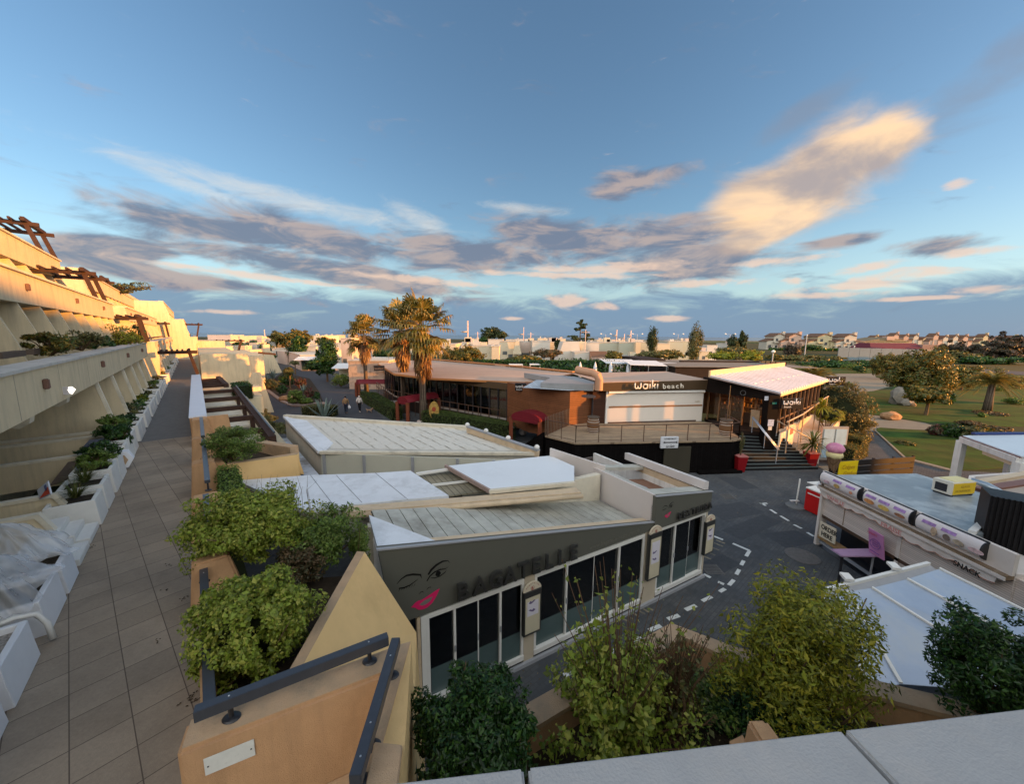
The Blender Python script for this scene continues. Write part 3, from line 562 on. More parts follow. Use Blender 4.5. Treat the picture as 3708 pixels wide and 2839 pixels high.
# fascia (raked panel) and its upper end
th = .16
mb = MB(); mb.slab([FR3(-.83,-.03,3.88), FR3(6.50,-.03,2.545), FR3(6.50,-.03,2.34), FR3(-.62,-.03,2.28)], (fn.x*th, fn.y*th, 0)); mb.build('fascia', olive, rest)
mb = MB(); mb.slab([FR3(6.50,-.06,3.32), FR3(9.08,-.06,2.93), FR3(9.08,-.06,2.30), FR3(6.50,-.06,2.33)], (fn.x*th, fn.y*th, 0)); mb.build('fascia', olive, rest)
mb = MB(); mb.beam(FR3(-.86,-.02,3.90), FR3(6.5,-.02,2.565), .07, .03); mb.build('drip_edge', greyp, rest)
mb = MB(); mb.beam(FR3(6.47,-.05,3.34), FR3(9.1,-.05,2.945), .07, .03); mb.build('drip_edge', greyp, rest)
# sliding window bays: (s0, s1, panes, ztop, zbottom)
def bay(s0, s1, n, zt, zb=.16, slope=0):
    fr = MB()
    fr.fbox(FR, s0, s1, 0, .12, zt-.11, zt); fr.fbox(FR, s0, s1, -.02, .14, zb, zb+.13)
    fr.fbox(FR, s0, s0+.07, 0, .12, zb+.13, zt-.11); fr.fbox(FR, s1-.07, s1, 0, .12, zb+.13, zt-.11)
    w_ = fr.build('window', alu, rest, bevel=.006); st = (s1-s0-.14)/n
    for k in range(n):
        a = s0+.07+k*st; b = a+st; qo = .03 if k%2 else .07
        m_ = MB()
        if k: m_.fbox(FR, a-.025, a+.025, qo-.02, qo+.03, zb+.13, zt-.11); m_.build('mullion', alu, w_)
        if k: MB().fbox(FR, a-.012, a+.012, qo-.05, qo-.02, zb+1.0, zb+1.14).build('handle', greyp, w_)
        MB().fbox(FR, a+.03, b-.01, qo+.005, qo+.011, zb+.75, zt-.112).build('pane', dglass, w_)
        MB().fbox(FR, a+.03, b-.01, qo+.004, qo+.012, zb+.132, zb+.75).build('frosted_band', frost, w_)
bay(0, 2.28, 4, 2.24); bay(2.56, 6.22, 4, 2.27); bay(6.78, 8.98, 3, 2.29)
MB().fbox(FR, -.10, 0, -.01, .13, 0, 2.24).build('door_post', alu, rest); MB().fbox(FR, -.17, -.11, .0, .12, 0, 2.24).build('door_post', beige, rest)
for a, b in ((2.28,2.56),(6.22,6.78),(8.98,9.06)): MB().fbox(FR, a, b, .0, .14, 0, 2.33).build('pillar', mat('beige pillar', (.52,.45,.34), .6, .06, 2, 0), rest)
MB().fbox(FR, -.1, 9.1, -.07, .0, 0, .10).build('sill_step', mat('grey step', (.34,.35,.37), .7, .1, 3, 0), rest)
MB().fbox(FR, -.55, -.2, .25, .3, 0, 2.3).build('dark_doorway', black, rest)
# raised letters
def fm(s, z, q=-.03): return frame(FR3(s, q, z), (fd.x, fd.y, 0))
for i, ch in enumerate('BAGATELLE'):
    sl = .60+i*.356; text(ch, .52, .07, fm(sl, 2.40, -.125), 'letter', olived, rest, off=.009, sx=.90)
for i, ch in enumerate('RESTAURA'):
    text(ch, .30, .05, fm(7.42+i*.205, 2.44-.0*i, -.115), 'letter', olived, rest, off=.0, sx=.85)
text('www.bagatelle-restaurant.fr', .16, .004, fm(4.15, 2.42, -.034)@Matrix.Rotation(math.radians(-.0),4,'Z'), 'web_address', mat('faint lettering', (.155,.152,.125), .5, 0, 1, 0), rest, sx=1.0)
# winking face emblem
def emblem(s0, z0, k, q):
    ink = mat('black vinyl', (.006,.006,.006), .5, 0, 1, 0); pink = mat('pink vinyl', (.62,.02,.12), .45, .03, 3, 0); n = 0
    def shp(pts, m_, dq=0.0):
        nonlocal n; n += 1
        mb = MB(); mb.slab([FR3(s0+x*k, q-dq-.0006*n, z0+y*k) for x, y in pts], (fn.x*.0004, fn.y*.0004, 0)); return mb
    def arc(pts, w0, w1):  # stroke with taper
        up = []; dn_ = []
        for i, (x, y) in enumerate(pts):
            u = i/(len(pts)-1); w_ = (w0*(1-u)+w1*u)*math.sin(math.pi*min(1,.12+u*.9))**.6
            a = pts[min(i+1,len(pts)-1)]; b = pts[max(i-1,0)]; dx, dy = a[0]-b[0], a[1]-b[1]; l = math.hypot(dx,dy) or 1
            up.append((x-dy/l*w_, y+dx/l*w_)); dn_.append((x+dy/l*w_, y-dx/l*w_))
        return up+dn_[::-1]
    # left brow, closed eye, right brow, open eye, nose, lips
    shp(arc([(-.50,.13),(-.42,.20),(-.33,.235),(-.22,.22),(-.08,.165),(-.06,.08)], .008, .030), 0).build('brow', ink, rest)
    shp(arc([(-.47,.035),(-.38,.015),(-.27,.03),(-.16,.08),(-.11,.11)], .018, .006), 0).build('closed_eye', ink, rest)
    mb = MB()
    for i in range(7):
        x = -.46+i*.045; mb.slab([FR3(s0+a*k, q-.001, z0+b*k) for a, b in ((x,.02),(x+.014,.02),(x-.02-.01*i*.2,-.035))], (fn.x*.0004,fn.y*.0004,0))
    mb.build('eyelash', ink, rest)
    shp(arc([(.06,.12),(.12,.20),(.22,.265),(.34,.30),(.44,.28),(.485,.21)], .032, .008), 0).build('brow', ink, rest)
    shp(arc([(.03,.0),(.09,.085),(.18,.135),(.29,.15),(.38,.13),(.45,.15)], .016, .012), 0).build('upper_lid', ink, rest)
    shp(arc([(.10,.045),(.18,.015),(.28,.02),(.37,.06),(.42,.11)], .008, .014), 0).build('lower_lid', ink, rest)
    shp([(.245+.052*math.cos(a*.524), .08+.052*math.sin(a*.524)) for a in range(12)], 0).build('iris', ink, rest)
    mb = MB()
    for i in range(6):
        x = .22+i*.04; mb.slab([FR3(s0+a*k, q-.001, z0+b*k) for a, b in ((x,.14),(x+.014,.145),(x+.05,.20-.006*i))], (fn.x*.0004,fn.y*.0004,0))
    mb.build('eyelash', ink, rest)
    shp(arc([(-.12,-.205),(-.09,-.175),(-.05,-.175),(-.03,-.21)], .006, .010), 0).build('nostril', ink, rest)
    shp(arc([(.02,-.165),(.05,-.14),(.09,-.135),(.11,-.165)], .006, .010), 0).build('nostril', ink, rest)
    shp([(-.27,-.41),(-.20,-.35),(-.13,-.325),(-.08,-.335),(-.02,-.32),(.08,-.285),(.19,-.245),(.27,-.225),(.24,-.29),(.19,-.38),(.12,-.47),(.03,-.525),(-.06,-.535),(-.14,-.51),(-.19,-.45)], 0).build('lips', pink, rest)
    shp([(-.12,-.415),(-.03,-.365),(.06,-.35),(.13,-.34),(.08,-.42),(.0,-.455),(-.07,-.455)], 0).build('mouth_gap', mat('grey lip gap', (.18,.165,.15), .5, 0, 1, 0), rest)
emblem(.0, 2.98, 1.06, -.032)
emblem(7.02, 2.86, .50, -.062)
# menu cases on the pillars
def menu(s, z0, z1, w, label, wb=.11):
    ob = thing('menu_case', label, 'menu case', FR3(s, -.12, z0), 'lit menu cases on the restaurant pillars')
    MB().fbox(FR, s, s+w, -.13, -.03, z0, z1).build('case', olived, ob, bevel=.008)
    MB().fbox(FR, s+.045, s+w-.045, -.134, -.128, z0+.06, z1-.14).build('backing', mat('cream menu backing', (.55,.50,.36), .6, .04, 3, 0), ob)
    MB().fbox(FR, s+.09, s+w-.09, -.138, -.133, z0+.50, z1-.24).build('menu_sheet', mat('menu paper', (.62,.60,.66), .7, .04, 6, 0), ob)
    pic = MB(); zc_ = z0+.50
    for dz, sg in ((.33,1),(.12,-1)):
        pts = [(0,0),(.05,.05),(.09,.02),(.14,.05),(.19,.04),(.12,-.01),(.06,-.03)]
        pic.slab([FR3(s+.12+(x if sg > 0 else .19-x), -.139, zc_+dz+y) for x, y in pts], (fn.x*.0004, fn.y*.0004, 0))
    pic.build('menu_sketch', mat('violet sketch ink', (.14,.11,.22), .7, .1, 9, 0), ob)
    bd = MB(); n = 14; bd.slab([FR3(s+w/2-w/2*math.cos(math.pi*i/n), -.11, z1+.01+.20*math.sin(math.pi*i/n)) for i in range(n+1)], (fn.x*.04, fn.y*.04, 0)); bd.build('arched_board', mat('cream board', (.62,.55,.42), .6, .04, 3, 0), ob)
    rd = mat('dark red print', (.30,.04,.03), .6, 0, 1, 0)
    t_ = 'BAGATELLE'
    for i, ch in enumerate(t_):
        a = math.pi*(.86-.72*i/8); r_ = w/2*.74; m_ = frame(FR3(s+w/2+r_*math.cos(a)-.012, -.114, z1+.02+.15*math.sin(a)), (fd.x,fd.y,0)); text(ch, .042, .002, m_, 'board_letter', rd, ob)
    text('B', .10, .002, frame(FR3(s+w/2-.035, -.114, z1+.03), (fd.x,fd.y,0)), 'board_initial', rd, ob, off=.002)
    mb = MB(); n = 18
    for i in range(n):
        a0, a1_ = 2*math.pi*i/n, 2*math.pi*(i+1)/n; r0, r1_ = .048, .053; c_ = (s+w/2, z1+.065)
        mb.slab([FR3(c_[0]+r*math.cos(a), -.113, c_[1]+r*math.sin(a)) for r, a in ((r0,a0),(r1_,a0),(r1_,a1_),(r0,a1_))], (fn.x*.001, fn.y*.001, 0))
    mb.build('board_ring', rd, ob)
menu(2.19, .87, 1.97, .48, 'menu case with arched BAGATELLE board between the four pane and the wide windows')
menu(6.27, .87, 2.27, .50, 'menu case on the middle pillar under the step of the fascia')
menu(8.84, .87, 1.98, .46, 'menu case on the far right corner pillar of the restaurant', .05)
# dining furniture seen through the glass
def table(s, q, w, d, m, label):
    ob = thing('dining_table', label, 'table', FR3(s+w/2, q+d/2, .16), 'tables inside the glazed dining room')
    MB().fbox(FR, s, s+w, q, q+d, .87, .90).build('table_top', m, ob, bevel=.006)
    for a in (.05, w-.08):
        for b in (.05, d-.08): MB().fbox(FR, s+a, s+a+.03, q+b, q+b+.03, .16, .87).build('leg', black, ob)
def chair(s, q, ang, label, m=None):
    m = m or mat('black chair', (.03,.028,.03), .5, .1, 4, 0); c0 = Vector(FR(s,q)); ca, sa = math.cos(ang), math.sin(ang)
    fr = lambda a, b: FR(s+a*ca-b*sa, q+a*sa+b*ca)
    ob = thing('dining_chair', label, 'chair', (*FR(s,q), .16), 'chairs inside the glazed dining room')
    MB().fbox(fr, -.2, .2, -.2, .2, .58, .62).build('seat', m, ob, bevel=.01)
    mb = MB(); mb.hexa([(*fr(a,b),.70) for a, b in ((-.2,.18),(.2,.18),(.2,.21),(-.2,.21))], [(*fr(a,b),1.06) for a, b in ((-.19,.25),(.19,.25),(.19,.27),(-.19,.27))]); mb.build('backrest', m, ob, bevel=.01)
    for a, b in ((-.18,-.18),(.15,-.18),(-.18,.17),(.15,.17)): MB().fbox(fr, a, a+.03, b, b+.03, .16, 1.0 if b > 0 and False else .58).build('leg', m, ob)
blue = mat('blue table top', (.04,.12,.25), .4, .05, 3, 0); dk = mat('dark table top', (.05,.05,.06), .4, .05, 3, 0); redm = mat('red sofa', (.38,.03,.02), .6, .08, 3, 0)
table(7.3, 1.5, 1.5, .8, blue, 'blue dining table behind the right hand window bay'); table(5.2, .9, 1.1, .8, dk, 'dark dining table nearest the middle pillar'); table(3.6, 1.0, 1.1, .8, blue, 'blue dining table at the centre of the long window bay'); table(.9, .9, 1.0, .8, blue, 'blue dining table behind the left window bay')
chair(7.5, 2.6, 0, 'black chair at the left side of the blue table in the right bay'); chair(8.3, 2.6, 0, 'black chair at the far side of the blue table in the right bay'); chair(5.95, 1.15, -1.5, 'black chair facing the dark table by the middle pillar'); chair(4.95, 1.3, 1.5, 'black chair left of the dark table'); chair(3.3, 1.4, 1.5, 'black chair left of the central blue table')
for s_, q_, w_, lb in ((5.6,2.4,1.4,'red upholstered bench behind the dark table'),(3.9,2.1,.9,'red upholstered bench behind the central table'),(2.9,.9,.7,'red upholstered seat beside the first pillar')):
    ob = thing('bench_seat', lb, 'bench', FR3(s_, q_, .16)); MB().fbox(FR, s_, s_+w_, q_, q_+.5, .16, .6).build('cushion', redm, ob, bevel=.04); MB().fbox(FR, s_, s_+w_, q_+.45, q_+.6, .6, 1.15).build('backrest', redm, ob, bevel=.04)
# roofs -----------------------------------------------------------------
zm = lambda s: 3.88-.182*(s+.83)
# recessed corrugated roof
rr = mat('retractable slats', (.46,.46,.41), .6, .1, 1.2, .1, 20, dirt=(.22,.21,.18), dsc=1.0, dth=(.42,.72))
mb = MB(); n = 22
for i in range(n):
    s0_, s1_ = -.6+i*7.0/n, -.6+(i+1)*7.0/n-.02
    mb.hexa([FR3(s0_,.28,zm(s0_)-.16), FR3(s1_,.28,zm(s1_)-.16), FR3(s1_,2.15,zm(s1_)-.22), FR3(s0_,2.15,zm(s0_)-.22)], [FR3(s0_,.28,zm(s0_)-.13), FR3(s1_,.28,zm(s1_)-.13), FR3(s1_,2.15,zm(s1_)-.19), FR3(s0_,2.15,zm(s0_)-.19)])
mb.build('slatted_roof', rr, rest)
mb = MB(); mb.poly([FR3(-.62,.27,zm(-.62)-.18), FR3(6.45,.27,zm(6.45)-.18), FR3(6.45,2.2,zm(6.45)-.24), FR3(-.62,2.2,zm(-.62)-.24)]); mb.build('roof_gap', mat('dark gap', (.10,.09,.07), .9, .1, 2), rest)
mb = MB(); mb.hexa([FR3(-.55,.05,zm(-.55)-.14), FR3(6.48,.05,zm(6.48)-.14), FR3(6.48,.30,zm(6.48)-.14), FR3(-.55,.28,zm(-.55)-.14)], [FR3(-.55,.05,zm(-.55)-.03), FR3(6.48,.05,zm(6.48)-.03), FR3(6.48,.36,zm(6.48)-.03), FR3(-.55,.30,zm(-.55)-.03)]); mb.build('front_gutter', beige, rest)
mb = MB(); mb.slab([FR3(-.82,.05,zm(-.82)-.01), FR3(.35,.05,zm(.35)-.01), FR3(-.75,1.5,zm(-.75)-.01)], (0,0,-.1)); mb.build('corner_sheet', wroof, rest)
# upper flat roof
zu = 3.42
def GF(p, z): return (*G(p, z), z)
bk0, bk1 = G(a2(-240,1080), zu), G(a2(2050,835), zu)
up = [G(a1(570,812), zu), G(a1(1290,760), zu), G(a1(2000,735), zu), G(a2(380,712), zu), G(a2(770,965), zu), G(a1(1250,1105), zu)]
mb = MB(); mb.prism(up, zu-.12, zu); mb.build('upper_roof', wroof, rest)
for A_1, B_1 in ((a1(1325,755),a1(1560,1060)),(a1(1590,760),a1(1850,1035)),(a1(1985,735),a2(355,1005))):
    mb = MB(); mb.beam(GF(A_1,zu+.006), GF(B_1,zu+.006), .014, .008); mb.build('roof_seam', greyp, rest)
zp = zu+.07
pa = [G(a2(735,665),zp), G(a2(1800,560),zp), G(a2(2042,668),zp), G(a2(2042,815),zp), G(a2(1185,918),zp)]
mb = MB(); mb.prism(pa, zp-.06, zp); mb.build('sliding_roof_panel', mat('bright roof panel', (.68,.72,.76), .35, .03, .8, 0, dirt=(.55,.58,.62), dsc=.5, dth=(.55,.9)), rest)
mb = MB(); mb.beam(GF(a2(735,668),zp-.03), GF(a2(1185,922),zp-.03), .06, .12); mb.build('panel_edge', mat('reddish edge', (.33,.25,.22), .6, .1, 3, 0), rest)
hp = [G(a2(470,762),zu-.16), G(a2(780,712),zu-.16), G(a2(1180,915),zu-.16), G(a2(770,968),zu-.16)]
hx = MB(); hx.prism(hp, zu-.20, zu-.16); hx.build('open_slats', mat('old slats', (.27,.24,.17), .8, .1, 3, 0, dirt=(.14,.13,.09), dsc=2, dth=(.4,.7), wave=(-math.atan2(fd.y,fd.x), .17, (.07,.065,.05), .12)), rest)
mb = MB(); mb.beam(GF(a2(600,862),zu-.1), GF(a2(960,820),zu-.1), .05, .06); mb.beam(GF(a2(440,748),zu-.02), GF(a2(770,700),zu-.02), .10, .07); mb.build('roof_rail', alu, rest)
# big beige gutter beam between the roofs
p_, q_ = G(a2(-260,1100),3.40), G(a2(2090,905),3.40)
mb = MB(); mb.beam((*p_,3.33), (*q_,3.33), .34, .12); mb.build('gutter_beam', beige, rest, bevel=.01)
mb = MB(); mb.beam((*G(a2(1180,925),3.46),3.46), (*G(a2(2045,840),3.46),3.46), .12, .1); mb.build('beam_cap', creamd, rest)
mb = MB(); mb.tube([(p_[0]+.07,p_[1]-.2,3.30),(q_[0]+.07,q_[1]-.2,3.30)], .07, 10); mb.build('awning_roller', beige, rest, smooth=True)
MB().fbox(FR, -.7, 6.4, 2.05, 2.25, 2.3, 3.28).build('clerestory', creamd, rest)
# box unit at right
mb = MB(); zb_ = lambda s: 3.32-.16*(s-6.52)
def q4(s0,s1,q0,q1,h,d=0): return [FR3(s0,q0,zb_(s0)+h), FR3(s1,q0,zb_(s1)+h), FR3(s1,q1,zb_(s1)+h), FR3(s0,q1,zb_(s0)+h)]
mb.hexa([(a,b,2.35) for a,b,_ in q4(6.5,6.6,.06,2.85,0)], q4(6.5,6.6,.06,2.85,.02)); mb.build('box_side', mat('pinkish white wall', (.58,.53,.50), .7, .03, 1.5, 0), rest)
mb = MB(); mb.hexa([(x,y,z-.1) for x,y,z in q4(6.6,9.05,.1,.48,0)], q4(6.6,9.05,.1,.48,.01)); mb.hexa([(x,y,z-.1) for x,y,z in q4(6.6,9.05,2.5,2.85,0)], q4(6.6,9.05,2.5,2.85,.01)); mb.hexa([(x,y,z-.1) for x,y,z in q4(6.6,6.85,.48,2.5,0)], q4(6.6,6.85,.48,2.5,.008)); mb.build('box_rim', rr, rest)
mb = MB(); mb.hexa([(x,y,2.35) for x,y,z in q4(8.95,9.05,.48,2.85,0)], q4(8.95,9.05,.48,2.85,.0)); mb.build('box_side', beige, rest)
mb = MB(); mb.hexa([(x,y,z-.02) for x,y,z in q4(8.9,9.12,.1,3.4,.06)], q4(8.9,9.12,.1,3.4,.30)); mb.build('end_upstand', mat('pale upstand', (.60,.56,.54), .6, .05, 2, 0), rest)
mb = MB(); mb.poly(q4(6.85,8.95,.48,2.5,-.45)); mb.build('box_floor', mat('brown floor', (.22,.12,.08), .8, .2, 3), rest)
mb = MB(); mb.beam(FR3(7.2,.95,2.98), FR3(7.0,2.4,3.0), .3, .12); mb.build('roof_blind', greyp, rest)
# white parapet behind the box
mb = MB(); a_, b_ = Vector(GF(a2(1805,482),3.78)), Vector(GF(a3(400,240),3.45)); mb.slab([tuple(a_), tuple(b_), (b_.x,b_.y,2.6), (a_.x,a_.y,2.9)], (-.04,-.08,0)); mb.build('rear_upstand', mat('pinkish white wall', (.58,.53,.50)), rest)
# ---------------- second white flat building behind ----------------
zc_ = 3.45
c1, c2, c3, c4, c5 = [Vector(G(p, zc_)) for p in (a1(1430,530), a1(1070,172), a2(960,290), a2(1680,545), a2(1350,600))]
b2 = thing('flat_roofed_annex', 'pale annex with sloping sheeted roof and grey posts behind the restaurant', 'building', (c1.x, c1.y, 0))
MB().prism([tuple(c1), tuple(c2), tuple(c2+Vector((.05,.03))), tuple(c1+Vector((.05,.03)))], .0, zc_-.02).build('side_wall', mat('stained plaster', (.50,.45,.36), .9, .06, 1.5, .3, 40, dirt=(.36,.31,.24), dsc=.9, dth=(.5,.85)), b2)
MB().prism([tuple(c1), tuple(c5), tuple(c5+Vector((0,.05))), tuple(c1+Vector((0,.05)))], .0, zc_-.02).build('front_wall', panelg, b2)
dv = (c5-c1).normalized(); nv = Vector((dv.y,-dv.x))
for k in (.012, .235, .50, .74, .93):
    p = c1.lerp(c5, k); MB().prism([tuple(p+nv*.05), tuple(p+dv*.10+nv*.05), tuple(p+dv*.10-nv*.0), tuple(p)], 0, zc_-.03).build('post', greyp, b2)
def ring(ps, w, z0, z1, m, name):
    mb = MB()
    for i in range(len(ps)-1): 
        a, b = ps[i], ps[i+1]; mb.beam((a.x,a.y,(z0+z1)/2), (b.x,b.y,(z0+z1)/2), w, z1-z0)
    return mb.build(name, m, b2)
ring([c1, c2], .18, zc_-.02, zc_+.08, wroof, 'roof_edge'); ring([c1, c4], .16, zc_-.04, zc_+.06, creamd, 'gutter'); ring([c2, c3], .22, zc_-.02, zc_+.14, creamd, 'gutter')
MB().prism([tuple(c1+Vector((.1,.1))), tuple(Vector(G(a1(1560,440),zc_))), tuple(Vector(G(a1(1290,210),zc_))), tuple(c2+Vector((.1,-.05)))], zc_-.05, zc_+.03).build('corner_sheet', wroof, b2)
MB().prism([tuple(c1), tuple(c4), tuple(c3), tuple(c2)], zc_-.25, zc_-.02).build('sheeted_roof', mat('curled roof sheets', (.56,.54,.48), .7, .08, 2, .3, 12, dirt=(.34,.32,.26), dsc=1.4, dth=(.48,.75), wave=(-math.atan2((c4-c1).y,(c4-c1).x)+math.pi/2, .31, (.40,.37,.30), .06)), b2)
# curled sheet edges as real ripples
mb = MB(); u_ = (c4-c1).normalized(); v_ = (c2-c1)
for i in range(9):
    a = c1.lerp(c2, .10+i*.095)+u_*(.5); b = c4.lerp(c3, .12+i*.095)-u_*.6; k = 12; random.seed(i)
    for j in range(k):
        p, q = a.lerp(b, j/k+random.uniform(.0,.012)), a.lerp(b, (j+1)/k-.001); h = .006+random.random()*.016; o_ = v_*.088
        mb.poly([(p.x,p.y,zc_-.015),(q.x,q.y,zc_-.015),(q.x+o_.x,q.y+o_.y,zc_+h),(p.x+o_.x,p.y+o_.y,zc_+h)])
mb.build('lifted_sheets', mat('curled sheet edge', (.60,.58,.52), .7, .08, 3, 0, dirt=(.40,.37,.30), dsc=3, dth=(.5,.8)), b2)
mb = MB(); a, b = GF(a2(960,300),3.6), GF(a2(1680,545),3.5); mb.beam(a, b, .10, .24); mb.build('blind_box', beige, b2)
mb = MB(); mb.beam((a[0],a[1],a[2]+.16), (b[0],b[1],b[2]+.14), .16, .06); mb.build('blind_cap', greyp, b2)
for k in (.0, .3, .62, .98):
    c_ = Vector(a).lerp(Vector(b), k); mb = MB(); mb.lathe([(.02,0),(.09,.03),(.10,.10),(.05,.16)], (c_.x,c_.y,c_.z+.16), 10); mb.build('vent_cap', white, b2, smooth=True)
# low metal roof between planter and annex
lr = [G(a1(780,395),2.7), G(a1(1090,380),2.7), G(a1(1190,490),2.7), G(a1(1420,760),2.7), G(a1(1260,760),2.7), G(a1(1150,520),2.7), G(a1(830,470),2.7)]
ob = thing('lean_to_roof', 'small pale metal roof between the planter and the annex wall', 'roof', (*lr[0], 0)); MB().prism(lr, 2.2, 2.7).build('roof_sheet', mat('dirty metal roof', (.50,.54,.60), .5, .1, 1, 0, dirt=(.22,.21,.20), dsc=.9, dth=(.5,.65)), ob)
MB().prism(lr, 0, 2.2).build('wall', creamd, ob)
# ---------------- stepped apartment building on the left ----------------
apt = thing('apartment_building', 'long cream terraced apartment building stepping back storey by storey along the left side', 'building', (*TWP(0,-6), 0))
def tb(mb, t0, t1, w0, w1, z0, z1): return mb.fbox(TWP, t0, t1, w0, w1, z0, z1)
def finp(mb, t, prof, th=.14): return mb.slab([TWP(t, w, z) for w, z in prof], (td[0]*th, td[1]*th, 0))
glz = mat('terrace window', (.035,.045,.05), .15, .2, 1, 0, spec=.7)
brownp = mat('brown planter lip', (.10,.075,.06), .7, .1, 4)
def level(t0, t1, dw, dz=0, fins=True, k0=20.2):
    P = lambda name, mb, m, **k: mb.build(name, m, apt, **k)
    # ground storey and slab
    P('facade', tb(MB(), t0, t1, -9+dw, -6.5+dw, 0, 5.9+dz), cream)
    P('terrace_slab', tb(MB(), t0, t1, -12+dw, -3.15+dw, 5.88+dz, 6.1+dz), cream)
    P('parapet', tb(MB(), t0, t1, -3.15+dw, -2.8+dw, 5.88+dz, 6.86+dz), cream)
    P('parapet_coping', tb(MB(), t0-.02, t1+.02, -3.35+dw, -2.74+dw, 6.862+dz, 6.93+dz), mat('terrace coping', (.46,.46,.44), .7, .1, 3, .3, 50, dirt=(.30,.29,.27), dsc=2, dth=(.5,.8)))
    P('facade', tb(MB(), t0, t1, -12+dw, -6.9+dw, 6.1+dz, 8.64+dz), cream)
    P('terrace_slab', tb(MB(), t0, t1, -12+dw, -4.65+dw, 8.64+dz, 8.85+dz), cream)
    P('parapet', tb(MB(), t0, t1, -4.65+dw, -4.3+dw, 8.64+dz, 9.66+dz), cream)
    P('parapet_coping', tb(MB(), t0-.02, t1+.02, -4.8+dw, -4.2+dw, 9.66+dz, 9.74+dz), creamd)
    P('facade', tb(MB(), t0, t1, -14+dw, -8.8+dw, 8.85+dz, 11.25+dz), cream)
    P('terrace_slab', tb(MB(), t0, t1, -14+dw, -6.85+dw, 11.25+dz, 11.45+dz), cream)
    P('parapet', tb(MB(), t0, t1, -6.85+dw, -6.5+dw, 11.25+dz, 12.42+dz), cream)
    P('parapet_coping', tb(MB(), t0-.02, t1+.02, -7.0+dw, -6.4+dw, 12.42+dz, 12.5+dz), creamd)
    P('facade', tb(MB(), t0, t1, -16+dw, -10.4+dw, 11.45+dz, 13.5+dz), cream)
    for t in np.arange(k0-13.4, t1-.5, 3.35):
        if t < t0+.1: continue
        if fins and t >= 20:
            P('partition_wall', finp(MB(), t, [(-6.5+dw,3.39),(-2.62+dw,3.39),(-2.58+dw,4.15),(-2.92+dw,5.88+dz),(-6.5+dw,5.88+dz)]), cream)
            P('partition_cap', finp(MB(), t-.012, [(-2.60+dw,4.15),(-2.50+dw,4.15),(-2.84+dw,5.875+dz),(-2.94+dw,5.875+dz)], .165), creamd)
        else:
            P('bracket', finp(MB(), t, [(-3.9+dw,5.88),(-3.9+dw,5.72),(-3.2+dw,5.5),(-3.05+dw,5.60),(-3.0+dw,5.88)], .35), creamd)
        P('window', tb(MB(), t+.5, t+2.9, -6.52+dw, -6.46+dw, 3.5, 5.5), glz)
        P('window', tb(MB(), t+.5, t+2.9, -6.92+dw, -6.86+dw, 6.2+dz, 8.3+dz), glz)
        P('window', tb(MB(), t+.5, t+2.9, -8.82+dw, -8.76+dw, 9.0+dz, 10.9+dz), glz)
    for t in np.arange(k0-12.25, t1-.4, 2.45):
        if t < t0: continue
        P('partition_wall', finp(MB(), t, [(-6.9+dw,6.1+dz),(-3.7+dw,6.1+dz),(-3.95+dw,7.35+dz),(-4.36+dw,8.64+dz),(-6.9+dw,8.64+dz)]), cream)
        P('partition_wall', finp(MB(), t+.6, [(-8.8+dw,8.85+dz),(-5.7+dw,8.85+dz),(-6.0+dw,10.0+dz),(-6.6+dw,11.25+dz),(-8.8+dw,11.25+dz)]), cream)
        P('planter_lip', tb(MB(), t+.15, t+1.9, -3.85+dw, -3.7+dw, 7.0+dz, 7.16+dz), brownp)
    for t in np.arange(t0+3.3, t1, 7.4):   # wall lamps on the parapets
        for w, z in ((-2.8,6.45),(-4.3,9.2)):
            mb = MB(); mb.fbox(TWP, t, t+.16, w+dw, w+.10+dw, z-.1+dz, z+.14+dz); P('wall_lamp', mb, mat('rusty lamp', (.16,.09,.07), .6, .1, 5), bevel=.02)
level(3.0, 40.2, 0)
level(44.0, 79.5, .25, .02, True, 47)
level(81.5, 128, 3.3, .1, True, 84)
# joints down the near parapet
jm = mat('dark joint', (.36,.32,.26), .9, .1, 5)
for t in (12.0, 15.2, 18.7, 25.8): tb(MB(), t, t+.03, -2.79, -2.793+.0, 5.9, 6.85); MB().fbox(TWP, t, t+.025, -2.80, -2.796, 5.9, 6.86).build('joint', jm, apt)
# end walls facing us (sunlit jogs)
for t0, prof in ((43.9, [(-9,3.4),(-2.5,3.4),(-2.35,5.7),(-2.6,6.9),(-3.6,6.9),(-4.05,9.7),(-5.6,9.7),(-6.3,12.5),(-9,12.5)]), (81.3, [(-9,3.4),(-.1,3.4),(.35,6.0),(.5,7.0),(-.4,7.0),(-.95,9.8),(-2.4,9.8),(-3.1,12.5),(-9,12.5)]), (40.2, [(-9,3.4),(-6.0,3.4),(-5.0,6.0),(-5.2,9.0),(-9,11.0)])):
    finp(MB(), t0, prof, .25).build('end_wall', cream, apt)
# low dividing walls between the ground terraces
for i, t in enumerate((11.1, 12.3, 15.9, 18.55, 19.4, 22.5, 25.9, 29.3, 32.7)):
    finp(MB(), t, [(-6.5,3.39),(-2.35,3.39),(-2.55,3.9),(-2.66,4.12),(-6.5,4.12)], .12).build('low_divider', cream, apt, bevel=.0)
    finp(MB(), t-.02, [(-6.5,4.12),(-2.66,4.12),(-2.33,3.39),(-2.27,3.43),(-2.60,4.19),(-6.5,4.19)], .16).build('divider_cap', creamd, apt)
tb(MB(), 20.45, 20.75, -5.2, -4.6, 4.9, 5.5).build('bracket', creamd, apt)
